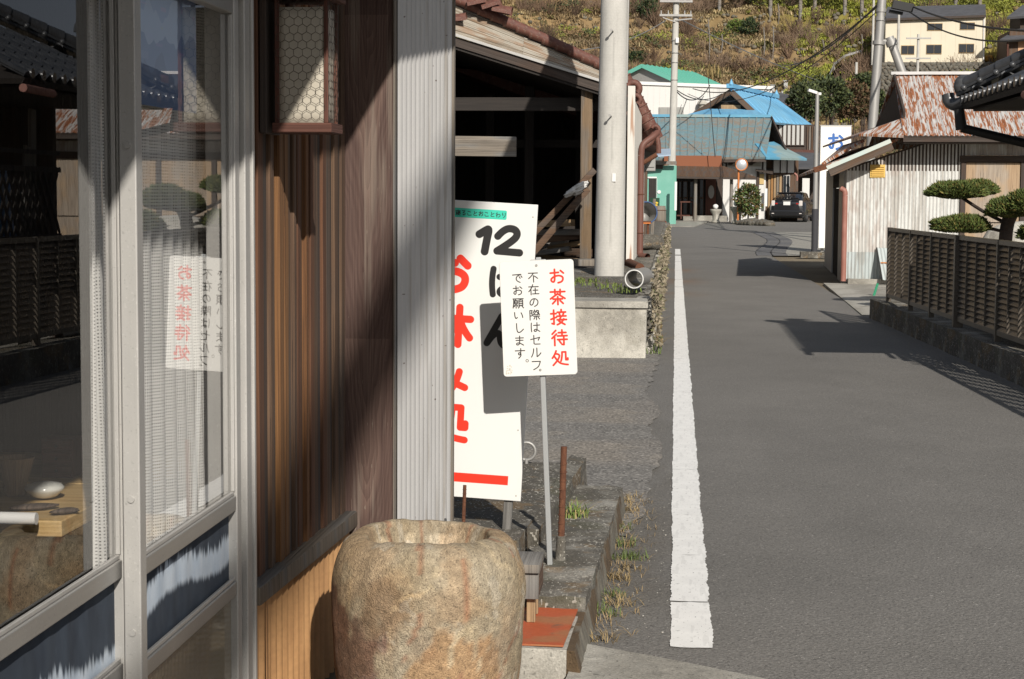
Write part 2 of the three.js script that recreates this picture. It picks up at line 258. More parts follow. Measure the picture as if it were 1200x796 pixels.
M.wallCorr = std({ map: tex(1024, 1024, 3, 3, (u, v, i, j) => { const st = fb(u, v, 90, 2, 4, 541), b = fb(u, v, 4, 3, 4, 543), f = fb(u, v, 120, 60, 2, 545), fl = fb(u, v, 60, 14, 3, 547); let c = [0.54, 0.54, 0.52]; c = mix3(c, [0.34, 0.32, 0.29], 0.8 * sstep(0.48, 0.66, st)); c = mix3(c, [0.33, 0.26, 0.22], 0.5 * sstep(0.52, 0.66, b * 0.6 + fl * 0.4)); return c.map((q) => q * (0.9 + 0.2 * f)); }), roughness: 0.7 });
M.oldSheet = std({ map: tex(512, 512, 2.4, 0.5, (u, v, i, j) => { const a = fb(u, v, 5, 30, 4, 523), b = fb(u, v, 6, 4, 4, 525), f = fb(u, v, 40, 80, 2, 527), s = hs(i, j, 5); let c = mix3([0.34, 0.31, 0.26], [0.18, 0.14, 0.1], sstep(0.45, 0.65, a)); c = mix3(c, [0.26, 0.14, 0.07], 0.5 * sstep(0.55, 0.7, b)); return c.map((q) => q * (0.8 + 0.3 * f + 0.1 * s)); }), roughness: 0.7 });
M.rust = std({ map: tex(256, 256, 0.4, 0.4, (u, v, i, j) => { const f = fb(u, v, 20, 20, 4, 551), s = hs(i, j, 1); return mix3([0.06, 0.022, 0.012], [0.16, 0.065, 0.032], f).map((q) => q * (0.85 + 0.3 * s)); }), bumpMap: concBump, bumpScale: 0.002, roughness: 0.95 });
M.redPlate = std({ map: tex(512, 512, 0.5, 0.5, (u, v, i, j) => { const a = fb(u, v, 3, 5, 4, 561), f = fb(u, v, 60, 60, 2, 563), d = fb(u, v, 8, 5, 4, 565); let c = mix3([0.4, 0.085, 0.03], [0.33, 0.13, 0.055], sstep(0.4, 0.65, a)); c = mix3(c, [0.14, 0.085, 0.05], 0.8 * sstep(0.6, 0.72, d)); return c.map((q) => q * (0.9 + 0.2 * f)); }), roughness: 0.65 });
M.orangeCorr = std({ map: tex(512, 512, 0.8, 0.8, (u, v, i, j) => { const st = fb(u, v, 60, 3, 4, 571), f = fb(u, v, 80, 80, 2, 573), b = fb(u, v, 4, 4, 3, 575); return mix3([0.42, 0.235, 0.105], [0.3, 0.16, 0.07], 0.7 * sstep(0.4, 0.7, st * 0.6 + b * 0.4)).map((q) => q * (0.9 + 0.2 * f)); }), roughness: 0.6 });
// kawara
M.tileBlack = std({ map: tex(256, 256, 0.5, 0.5, (u, v, i, j) => { const a = fb(u, v, 6, 6, 4, 601), f = fb(u, v, 60, 60, 2, 603); const k = 0.05 + 0.05 * a; return [k * 0.98, k, k * 1.05].map((q) => q * (0.85 + 0.3 * f)); }), roughness: 0.32, metalness: 0.25 });
M.tileRed = std({ map: tex(256, 256, 0.6, 0.6, (u, v, i, j) => { const a = fb(u, v, 5, 5, 4, 611), f = fb(u, v, 50, 50, 2, 613), li = sstep(0.66, 0.74, fb(u, v, 20, 20, 3, 615)); return mix3(mix3([0.1, 0.036, 0.026], [0.19, 0.075, 0.052], a), [0.22, 0.17, 0.13], li * 0.6).map((q) => q * (0.7 + 0.3 * f)); }), roughness: 0.7 });
M.pipeBrown = plain(0.13, 0.055, 0.04, 0.6);
M.pipePink = std({ map: tex(128, 256, 0.3, 1, (u, v, i, j) => { const a = fb(u, v, 4, 6, 4, 621); return mix3([0.24, 0.095, 0.07], [0.33, 0.15, 0.12], a); }), roughness: 0.6 });
// stone of the mortar
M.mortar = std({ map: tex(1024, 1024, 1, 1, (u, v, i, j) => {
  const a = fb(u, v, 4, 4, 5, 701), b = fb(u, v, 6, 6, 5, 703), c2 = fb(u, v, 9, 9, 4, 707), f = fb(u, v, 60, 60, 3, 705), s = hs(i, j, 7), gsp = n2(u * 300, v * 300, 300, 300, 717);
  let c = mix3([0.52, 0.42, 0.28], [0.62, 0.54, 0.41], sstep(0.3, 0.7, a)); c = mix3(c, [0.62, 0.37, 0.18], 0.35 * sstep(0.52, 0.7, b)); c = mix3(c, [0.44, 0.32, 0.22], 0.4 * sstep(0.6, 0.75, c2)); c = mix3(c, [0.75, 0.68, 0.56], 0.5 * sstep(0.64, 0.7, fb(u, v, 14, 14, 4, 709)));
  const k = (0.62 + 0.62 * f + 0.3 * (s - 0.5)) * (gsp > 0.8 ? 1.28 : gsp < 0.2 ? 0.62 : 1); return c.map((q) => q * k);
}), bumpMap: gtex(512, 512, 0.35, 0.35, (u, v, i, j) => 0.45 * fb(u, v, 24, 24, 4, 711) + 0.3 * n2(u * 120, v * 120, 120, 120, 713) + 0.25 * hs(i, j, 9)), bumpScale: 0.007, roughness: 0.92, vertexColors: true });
// plaster, paint
M.whitePlaster = std({ map: tex(512, 512, 3, 3, (u, v) => { const a = fb(u, v, 5, 5, 5, 801), st = fb(u, v, 40, 3, 4, 803); const k = 0.62 * (1 + 0.1 * (a - 0.5)) - 0.07 * sstep(0.55, 0.8, st); return [k, k * 0.985, k * 0.95]; }), roughness: 0.9 });
M.whitePaint = std({ map: tex(512, 512, 0.8, 0.8, (u, v, i, j) => { const a = fb(u, v, 6, 6, 4, 811), sp = n2(u * 90, v * 90, 90, 90, 813), s = hs(i, j, 3); let k = 0.68 * (1 + 0.04 * (a - 0.5) + 0.02 * (s - 0.5)); if (sp > 0.985) k *= 0.8; return [k, k * 0.99, k * 0.965]; }), roughness: 0.55 });
M.signGalv = std({ color: lin(0.42, 0.43, 0.43), roughness: 0.45, metalness: 0.55 });
M.cream = std({ map: tex(512, 512, 4, 4, (u, v) => { const a = fb(u, v, 5, 5, 4, 821), seam = Math.abs((u * 4.4) % 1 - 0.5) > 0.47 ? 0.88 : 1, k = (0.96 + 0.08 * a) * seam; return [0.62 * k, 0.56 * k, 0.44 * k]; }), roughness: 0.85 });
M.teal = std({ map: tex(256, 256, 2, 2, (u, v) => { const a = fb(u, v, 6, 6, 4, 831); return mix3([0.12, 0.34, 0.27], [0.18, 0.4, 0.33], a); }), roughness: 0.7 });
M.greenRoof = std({ map: tex(256, 256, 4, 4, (u, v) => { const a = fb(u, v, 5, 5, 4, 841); return mix3([0.1, 0.37, 0.29], [0.16, 0.43, 0.34], a); }), roughness: 0.55 });
M.greySlate = std({ map: tex(256, 256, 3, 3, (u, v) => { const a = fb(u, v, 8, 8, 4, 851), row = (v * 12) % 1 < 0.12 ? 0.7 : 1; const k = (0.06 + 0.05 * a) * row; return [k, k, k * 1.08]; }), roughness: 0.7 });
M.fence = std({ map: tex(256, 256, 0.6, 0.6, (u, v, i, j) => { const a = fb(u, v, 5, 5, 4, 861), s = hs(i, j, 4); const k = 0.85 + 0.3 * a + 0.1 * (s - 0.5); return [0.085 * k, 0.07 * k, 0.054 * k]; }), roughness: 0.38 });
M.plyTan = std({ map: woodTex(871, [0.3, 0.2, 0.12], [0.42, 0.31, 0.2], 1.2, 1.2, 0.5), roughness: 0.8 });
M.black = plain(0.012, 0.012, 0.012, 0.6);
M.darkRubber = plain(0.02, 0.02, 0.02, 0.7);
M.steelGrey = std({ map: alu(881, 0.34), roughness: 0.5, metalness: 0.4 });
M.glass = new THREE.MeshPhysicalMaterial({ color: 0xffffff, transmission: 1, roughness: 0.0, thickness: 0, ior: 1.9, side: THREE.DoubleSide });
M.darkGlass = new THREE.MeshPhysicalMaterial({ color: lin(0.02, 0.025, 0.03), roughness: 0.06, metalness: 0, ior: 1.5, side: THREE.DoubleSide });
M.leaf = std({ color: 0xffffff, vertexColors: true, roughness: 0.75 });
M.leafWhite = std({ color: 0xffffff, roughness: 0.85 });
M.soil = std({ map: tex(512, 512, 3, 3, (u, v, i, j) => { const a = fb(u, v, 6, 6, 5, 891), f = n2(u * 120, v * 120, 120, 120, 893), s = hs(i, j, 2); return mix3([0.13, 0.1, 0.065], [0.22, 0.19, 0.14], a).map((q) => q * (0.75 + 0.4 * f + 0.1 * s)); }), roughness: 0.97, vertexColors: true });
M.gravel = std({ map: tex(1024, 1024, 3, 3, (u, v, i, j) => { const f = n2(u * 160, v * 160, 160, 160, 903), a = fb(u, v, 6, 6, 4, 901), s = hs(i, j, 2); const k = (0.26 + 0.06 * (a - 0.5)) * (0.6 + 0.7 * f + 0.15 * s); return [k * 1.03, k * 0.98, k * 0.86]; }), roughness: 0.97 });

// ---------------------------------------------------------------- the ground
function flatY(d) { return 0.35 * sstep(42, 100, d); }
// terraced hillside beyond the village
function terr(x, d) {
  let y = flatY(d);
  const foot = 132 + 6 * Math.sin(x * 0.05 + 1.3) - 0.1 * clamp(x, -20, 60);
  const s = d - foot; if (s <= 0) return y + 0.02 * Math.max(0, d - 104);
  const w = 4 * (n2(x * 0.05 + 9, d * 0.02, 0, 0, 3) - 0.5) + 2.0 * (n2(x * 0.16, d * 0.05, 0, 0, 4) - 0.5), st = 11, q = (s + w) / st, fl = Math.floor(q), fr = q - fl, ter = fl + 0.5 * fr + 0.5 * sstep(0.62, 0.84, fr);
  const amp = 0.335 * st * (1 + 0.0012 * s);
  y += 0.02 * Math.max(0, foot - 104) + amp * ter + 0.5 * (n2(x * 0.35, d * 0.35, 0, 0, 5) - 0.5) + 0.25 * (n2(x * 1.1, d * 1.1, 0, 0, 6) - 0.5);
  const xb = 34 + 0.22 * (d - 150); return mixn(flatY(d) + 0.02 * Math.max(0, d - 104), y, sstep(xb + 9, xb, x));
}
function hexa(b, t, nx = 1, ny = 1, nz = 1) { // b, t: four corners of the bottom and the top, round
  const g = new THREE.BoxGeometry(1, 1, 1, nx, ny, nz), p = g.attributes.position;
  for (let i = 0; i < p.count; i++) {
    const u = p.getX(i) + 0.5, v = p.getY(i) + 0.5, w = p.getZ(i) + 0.5, f = (c) => c[0].clone().lerp(c[1], u).lerp(c[3].clone().lerp(c[2], u), w), q = f(b).lerp(f(t), v);
    p.setXYZ(i, q.x, q.y, q.z);
  }
  return g;
}
const P3 = (x, y, d) => V(x, y, -d);
function rough(g, amt, freq, seed, swap = false) { const h = jitter(g, amt, freq, seed).toNonIndexed(); h.computeVertexNormals(); return uvM(toCreasedNormals(h, 0.7), swap); }
function prismBlock(foot, y0, y1, nx, ny, nz, amt, freq, seed) { // foot: four [x, d] round; heights may be arrays of four
  const Y0 = Array.isArray(y0) ? y0 : [y0, y0, y0, y0], Y1 = Array.isArray(y1) ? y1 : [y1, y1, y1, y1];
  return rough(hexa(foot.map((f, i) => P3(f[0], Y0[i], f[1])), foot.map((f, i) => P3(f[0], Y1[i], f[1])), nx, ny, nz), amt, freq, seed);
}
function patchColor(x, y) { return 0.82 + 0.26 * (0.5 * n2(x * 0.9, y * 0.5, 0, 0, 21) + 0.3 * n2(x * 2.3, y * 1.3, 0, 0, 22) + 0.2 * n2(x * 7, y * 5, 0, 0, 23)) + 0.04 * n2(x * 0.25, y * 4, 0, 0, 24); }
{
  const xs = [], ds = [];
  for (let x = -260; x < -60; x += 12) xs.push(x); for (let x = -60; x < 75; x += 1.3) xs.push(x); for (let x = 75; x <= 300; x += 12) xs.push(x);
  for (let d = -120; d < 20; d += 10) ds.push(d); for (let d = 20; d < 118; d += 3) ds.push(d); for (let d = 118; d < 250; d += 1.1) ds.push(d); for (let d = 250; d <= 620; d += 12) ds.push(d);
  const pos = [], uv = [], col = [], idx = [], nx = xs.length;
  for (const d of ds) for (const x of xs) {
    const y = terr(x, d) - 0.03; pos.push(x, y, -d); uv.push(x, d);
    const hill = sstep(126, 140, d), a = n2(x * 0.12, d * 0.2, 0, 0, 31), b = n2(x * 0.5, d * 0.6, 0, 0, 32), c = n2(x * 1.7, d * 2.2, 0, 0, 33);
    let t = mix3([1, 0.95, 0.86], mix3([1.6, 1.35, 0.9], [1.15, 0.92, 0.62], clamp(a * 0.7 + b * 0.5)), hill);
    const green = hill * sstep(0.5, 0.75, n2(x * 0.07 + 3, d * 0.05, 0, 0, 35) * 0.42 + b * 0.26 + 0.42 * sstep(4, 18, x) * sstep(150, 165, d)); t = mix3(t, [1.25, 1.35, 0.3], green * 0.8);
    const k = 0.75 + 0.5 * c; col.push(t[0] * k, t[1] * k, t[2] * k);
  }
  for (let j = 0; j < ds.length - 1; j++) for (let i = 0; i < nx - 1; i++) { const k = j * nx + i; idx.push(k, k + 1, k + nx + 1, k, k + nx + 1, k + nx); }
  const g = new THREE.BufferGeometry(); g.setAttribute('position', new THREE.Float32BufferAttribute(pos, 3)); g.setAttribute('uv', new THREE.Float32BufferAttribute(uv, 2)); g.setAttribute('color', new THREE.Float32BufferAttribute(col, 3)); g.setIndex(idx); g.computeVertexNormals();
  struct('ground', g, M.soil);
}
// a sheet that follows the ground, between x = l(d) and x = r(d)
function sheet(d0, d1, l, r, lift, stepD, nx, tint) {
  const pos = [], uv = [], col = [], idx = [], nd = Math.max(1, Math.ceil((d1 - d0) / stepD));
  for (let j = 0; j <= nd; j++) for (let i = 0; i <= nx; i++) { const d = mixn(d0, d1, j / nd), x = mixn(l(d), r(d), i / nx); pos.push(x, flatY(d) + lift, -d); uv.push(x, d); const t = tint ? tint(x, d) : [1, 1, 1]; col.push(...t); }
  for (let j = 0; j < nd; j++) for (let i = 0; i < nx; i++) { const k = j * (nx + 1) + i; idx.push(k, k + 1, k + nx + 2, k, k + nx + 2, k + nx + 1); }
  const g = new THREE.BufferGeometry(); g.setAttribute('position', new THREE.Float32BufferAttribute(pos, 3)); g.setAttribute('uv', new THREE.Float32BufferAttribute(uv, 2)); g.setAttribute('color', new THREE.Float32BufferAttribute(col, 3)); g.setIndex(idx); g.computeVertexNormals(); return g;
}
const kerbR = (d) => 2.95 - 0.0458 * (d - 15.2);
const roadTint = (x, d) => {
  let k = patchColor(x * 0.8, d * 0.7); let c = [k, k, k];
  const wet = sstep(0.55, 0.75, n2(x * 1.1 + 4, d * 0.35, 0, 0, 41)) * 0.07; c = c.map((q) => q * (1 - wet));
  const rs = sstep(0.7, 0.1, Math.abs(x - 0.05)) * (Math.exp(-(((d - 33.5) / 1.2) ** 2)) + Math.exp(-(((d - 38) / 1) ** 2)) + 0.7 * Math.exp(-(((d - 29) / 0.7) ** 2))) * n2(x * 5, d * 3, 0, 0, 43); c = mix3(c, [1.15, 0.75, 0.5], clamp(rs * 0.9));
  const ed = sstep(0.12, -0.1, x) * sstep(0.35, 0.7, n2(x * 6, d * 2.5, 0, 0, 44)) * sstep(14, 10, d); c = mix3(c, [0.7, 0.66, 0.6], ed * 0.6);
  return c;
};
struct('road', [sheet(-14, 20, () => -0.34, (d) => kerbR(d) + 0.05, 0, 0.22, 44, roadTint), sheet(20, 50, () => -0.34, (d) => d < 23.5 ? kerbR(d) + 0.05 : mixn(2.6, 2.5, (d - 23.5) / 27), 0, 0.4, 20, roadTint), sheet(50, 101, (d) => mixn(-0.3, -9, sstep(66, 80, d)), (d) => mixn(2.5, 12, sstep(50, 66, d)), 0, 1, 24, (x, d) => { const k = patchColor(x * 0.4, d * 0.3) * 1.05; return [k, k, k]; })], M.asphalt);
struct('side_yard', sheet(8.3, 18, () => -7, (d) => -0.16 + 0.05 * Math.sin(d * 0.7) + 0.12 * (n2(d * 0.9, 3, 0, 0, 61) - 0.5) + 0.05 * (n2(d * 6, 3, 0, 0, 62) - 0.5), 0.006, 0.06, 40, (x, d) => { const k = 0.95 + 0.5 * (patchColor(x, d) - 0.9); const w = sstep(0.5, 0.7, n2(x * 0.7, d * 1.5, 0, 0, 47)) * 0.18; return [k * (1 + w * 0.3), k * (1 + w * 0.15), k]; }), M.oldAsphalt);
struct('gravel_lot', sheet(47.5, 70, (d) => mixn(2.95, 3.9, sstep(47, 62, d)) - 0.02 * (d - 62) * (d > 62 ? 1 : 0), () => 12, 0.012, 1, 8), M.gravel);
{ // the band of dark pavers along the gravel: each paver a piece
  const g = new THREE.Group(); g.name = 'paver_band'; g.userData = { kind: 'structure' }; scene.add(g);
  const mats = [plain(0.1, 0.1, 0.105, 0.9), plain(0.125, 0.122, 0.12, 0.9), plain(0.085, 0.085, 0.09, 0.9)], r = rng(12), edge = (d) => mixn(2.95, 3.9, sstep(47, 62, d)) - (d > 62 ? 0.02 * (d - 62) : 0);
  for (let d = 47.5, k = 0; d < 69.5; d += 0.75, k++) for (let i = 0; i < 2; i++) { const x = edge(d) - 0.8 + i * 0.42, m = part('paver', box(x, x + 0.39, flatY(d) + 0.002, flatY(d) + 0.016 + 0.006 * r(), -d - 0.7, -d, 0.006), mats[Math.floor(r() * 3)], g); m.name = 'paver'; }
}
{ // concrete apron at the shop's step, bottom of the picture
  struct('concrete_apron', prismBlock([[-0.4, 4.2], [0.62, 4.2], [0.52, 5.7], [-0.32, 6.22]], -0.05, [0.022, 0.012, 0.012, 0.022], 20, 1, 20, 0.006, 3, 5), M.conc);
  struct('concrete_forecourt', prismBlock([[2.5, 24.2], [4.6, 23.4], [5.4, 32.4], [2.7, 33]], -0.05, 0.012, 10, 1, 16, 0.006, 1, 9), M.conc);
  struct('concrete_pad', prismBlock([[-3.6, 78], [0.8, 76.5], [1.6, 86], [-3.6, 86]], 0.1, [flatY(78) + 0.03, flatY(77) + 0.02, flatY(86) + 0.06, flatY(86) + 0.08], 6, 1, 6, 0.01, 1, 9), M.conc);
}
{ // painted edge line, worn into pieces
  const g = new THREE.Group(); g.name = 'painted_edge_line'; g.userData = { kind: 'structure' }; scene.add(g);
  const br = [6.26, 6.98, 7.9, 8.9, 10.4, 12.2, 14.5, 17.5, 20.6, 24, 27.5, 31.2, 34, 38, 43, 47.6, 52];
  for (let s = 0; s < br.length - 1; s++) {
    const gap = [0.014, 0.003, 0.003, 0.003, 0.004, 0.003, 0.004, 0.006, 0.006, 0.01, 0.06, 0.05, 0.03, 0.06, 0.6, 0][s] ?? 0.01, d0 = br[s] + 0.001, d1 = br[s + 1] - gap, n = Math.ceil((d1 - d0) / (d0 < 12 ? 0.012 : 0.06)), pos = [], uv = [], idx = [];
    for (let j = 0; j <= n; j++) {
      const d = mixn(d0, d1, j / n), e = (k, f) => (n2(d * f, k * 7.3, 0, 0, 51) - 0.5), wv = 0.004 * (n2(d * 2, 1, 0, 0, 53) - 0.5);
      const l = 0.003 + 0.008 * e(1, 9) + 0.008 * e(2, 75) + wv, r = 0.151 + 0.009 * e(3, 9) + 0.008 * e(4, 75) + wv, end = j === 0 || j === n ? 0 : 1;
      for (let i = 0; i <= 4; i++) { const x = mixn(l, r, i / 4); pos.push(x, flatY(d) + 0.004, -d + (end ? 0 : (n2(x * 90, s * 9 + j, 0, 0, 55) - 0.5) * 0.014)); uv.push(x, d); }
    }
    for (let j = 0; j < n; j++) for (let i = 0; i < 4; i++) { const k = j * 5 + i; idx.push(k, k + 1, k + 6, k, k + 6, k + 5); }
    const q = new THREE.BufferGeometry(); q.setAttribute('position', new THREE.Float32BufferAttribute(pos, 3)); q.setAttribute('uv', new THREE.Float32BufferAttribute(uv, 2)); q.setIndex(idx); q.computeVertexNormals(); part('paint_strip', q, M.linePaint, g);
  }
}
// ---------------------------------------------------------------- kerb wall, platform and step in front of the shop
{
  const kerb = thing('kerb_wall', 'low weathered concrete kerb wall with blackened top beside the white road line', 'kerb');
  // top slab is dark, outer face brown with moss
  part('top', prismBlock([[-0.62, 6.38], [-0.303, 6.36], [-0.246, 8.95], [-0.52, 8.95]], 0.02, [0.15, 0.15, 0.13, 0.14], 12, 6, 110, 0.006, 16, 3), M.concDark, kerb);
  part('outer_face', rough(hexa([P3(-0.36, -0.02, 5.835), P3(-0.285, -0.02, 5.82), P3(-0.232, -0.02, 8.93), P3(-0.27, -0.02, 8.94)], [P3(-0.36, 0.092, 5.835), P3(-0.316, 0.09, 5.82), P3(-0.246, 0.128, 8.93), P3(-0.27, 0.128, 8.94)], 3, 8, 130), 0.004, 26, 13), M.concBrown, kerb);
  part('end_step', prismBlock([[-0.62, 5.83], [-0.34, 5.82], [-0.327, 6.38], [-0.62, 6.4]], -0.02, 0.095, 8, 4, 12, 0.006, 8, 23), M.conc, kerb);
  const plate = one('metal_plate', rough(hexa([P3(-0.585, 0.101, 5.845), P3(-0.352, 0.1, 5.84), P3(-0.332, 0.101, 6.375), P3(-0.56, 0.101, 6.375)], [P3(-0.585, 0.106, 5.845), P3(-0.352, 0.105, 5.84), P3(-0.332, 0.106, 6.375), P3(-0.56, 0.106, 6.375)], 6, 1, 8), 0.0015, 6, 3), M.redPlate, 'rust red painted metal plate lying on the concrete step beside the stone mortar', 'plate');
  const plat = thing('concrete_platform', 'mossy dark concrete platform behind the number board and kerb wall', 'platform');
  part('slab', prismBlock([[-1.6, 6.95], [-0.6, 6.95], [-0.52, 9.1], [-1.6, 9.1]], -0.02, [0.235, 0.235, 0.22, 0.24], 22, 4, 40, 0.012, 6, 33), M.concDark, plat);
  part('edge_block', prismBlock([[-0.6, 7.3], [-0.545, 7.3], [-0.45, 9.3], [-0.53, 9.3]], 0, [0.225, 0.215, 0.22, 0.24], 3, 5, 40, 0.01, 12, 43), M.concDark, plat);
  part('lower_ledge', prismBlock([[-1.6, 6.4], [-0.66, 6.42], [-0.63, 6.94], [-1.6, 6.94]], -0.02, 0.14, 16, 3, 10, 0.008, 6, 53), M.concDark, plat);
  // ring bolt set in the platform's back edge
  const rb = Q(617, 521, 9.0), ring = thing('ring_bolt', 'small steel ring bolt standing on the platform behind the number board', 'bolt', [rb.x, 0.235, -9.0]);
  const tor = new THREE.TorusGeometry(0.045, 0.008, 8, 20); tor.translate(0, 0.06, 0); part('ring', tor, M.steelGrey, ring); part('shank', rod(V(0, -0.03, 0), V(0, 0.02, 0), 0.01, 0.01, 8), M.steelGrey, ring);
}
// leaf blade tufts
function bladeTuft(n, r, h, w, rnd, lean = 0.5) {
  const pos = [], col = [];
  for (let i = 0; i < n; i++) {
    const a = rnd() * 6.283, rr = r * Math.sqrt(rnd()), x = Math.cos(a) * rr, z = Math.sin(a) * rr, hh = h * (0.5 + 0.6 * rnd()), la = rnd() * 6.283, le = lean * hh * rnd(), dx = Math.cos(la), dz = Math.sin(la), px = -dz * w / 2, pz = dx * w / 2;
    const m = [x + dx * le * 0.35, hh * 0.6, z + dz * le * 0.35], t = [x + dx * le, hh * (1 - 0.25 * rnd()), z + dz * le];
    pos.push(x - px, 0, z - pz, x + px, 0, z + pz, m[0] + px, m[1], m[2] + pz, x - px, 0, z - pz, m[0] + px, m[1], m[2] + pz, m[0] - px, m[1], m[2] - pz, m[0] - px, m[1], m[2] - pz, m[0] + px, m[1], m[2] + pz, t[0], t[1], t[2]);
  }
  const g = new THREE.BufferGeometry(); g.setAttribute('position', new THREE.Float32BufferAttribute(pos, 3)); g.computeVertexNormals(); return g;
}
function tint(g, fn) { const n = g.attributes.position.count, c = new Float32Array(n * 3); for (let i = 0; i < n; i += 3) { const t = fn(i / 3); for (let k = 0; k < 3; k++) { c[(i + k) * 3] = t[0]; c[(i + k) * 3 + 1] = t[1]; c[(i + k) * 3 + 2] = t[2]; } } g.setAttribute('color', new THREE.BufferAttribute(c, 3)); return g; }
{ // weeds and dry litter along the kerb: one scattered mass
  const r = rng(77), list = [];
  const spots = [[730, 590, 12], [735, 600, 14], [728, 622, 8], [727, 640, 10], [732, 655, 12], [738, 668, 8], [722, 680, 12], [718, 700, 10], [712, 720, 7], [705, 752, 6], [742, 585, 6], [726, 710, 8], [735, 640, 9], [745, 655, 7], [772, 345, 8], [770, 360, 9], [768, 385, 10], [765, 405, 10], [763, 415, 8]];
  for (const [px, py, n] of spots) { const p = G(px, py, 0), near = p.z > -12; const dry = r() < 0.45; const t = tint(bladeTuft(n * 4, near ? 0.06 : 0.1, near ? 0.05 : 0.16, near ? 0.0035 : 0.012, r, dry ? 2.4 : 1.4), () => { const k = 0.7 + 0.6 * r(); return dry ? [0.26 * k, 0.19 * k, 0.09 * k] : [0.09 * k, 0.125 * k, 0.03 * k]; }); t.translate(p.x, 0.0, p.z); list.push(t); }
  for (let i = 0; i < 150; i++) { const d = 6.3 + 3 * r(), x = -0.26 + 0.01 * (d - 6) + 0.16 * r() ** 2, t = tint(bladeTuft(3, 0.025, 0.035, 0.0025, r, 3.5), () => { const k = 0.6 + 0.7 * r(); return [0.28 * k, 0.2 * k, 0.1 * k]; }); t.translate(x, 0.001, -d); list.push(t); }
  const g = join(list), m = struct('kerb_weeds', g, M.leaf); m.userData = { kind: 'stuff', label: 'small weeds and dry grass growing along the foot of the kerb wall', category: 'weeds' };
  const cl = tint(bladeTuft(60, 0.06, 0.11, 0.006, r, 1.2), () => { const k = 0.7 + 0.6 * r(); return r() < 0.25 ? [0.3 * k, 0.24 * k, 0.1 * k] : [0.13 * k, 0.19 * k, 0.04 * k]; }), cp = Q(674, 588, 8.0); cl.translate(cp.x, 0.12, -8.0);
  one('weed_clump', cl, M.leaf, 'green weed clump sprouting between kerb wall and platform edge', 'weed');
  // pebbles and leaf scraps on the road's edge
  const pb = []; for (let i = 0; i < 90; i++) { const d = 6.4 + 4 * r() ** 1.3, x = -0.24 + 0.26 * r(), s = 0.002 + 0.004 * r() ** 3, q = new THREE.IcosahedronGeometry(s, 0); q.scale(1, 0.6, 1); q.rotateY(r() * 6); q.translate(x, s * 0.4, -d); pb.push(tint(q.toNonIndexed(), () => { const k = 0.16 + 0.3 * r(); return [k, k * 0.95, k * 0.85]; })); }
  const pm = struct('loose_grit', join(pb), M.leaf); pm.userData = { kind: 'stuff', label: 'loose pale grit scattered on the road edge beside the line', category: 'grit' };
}

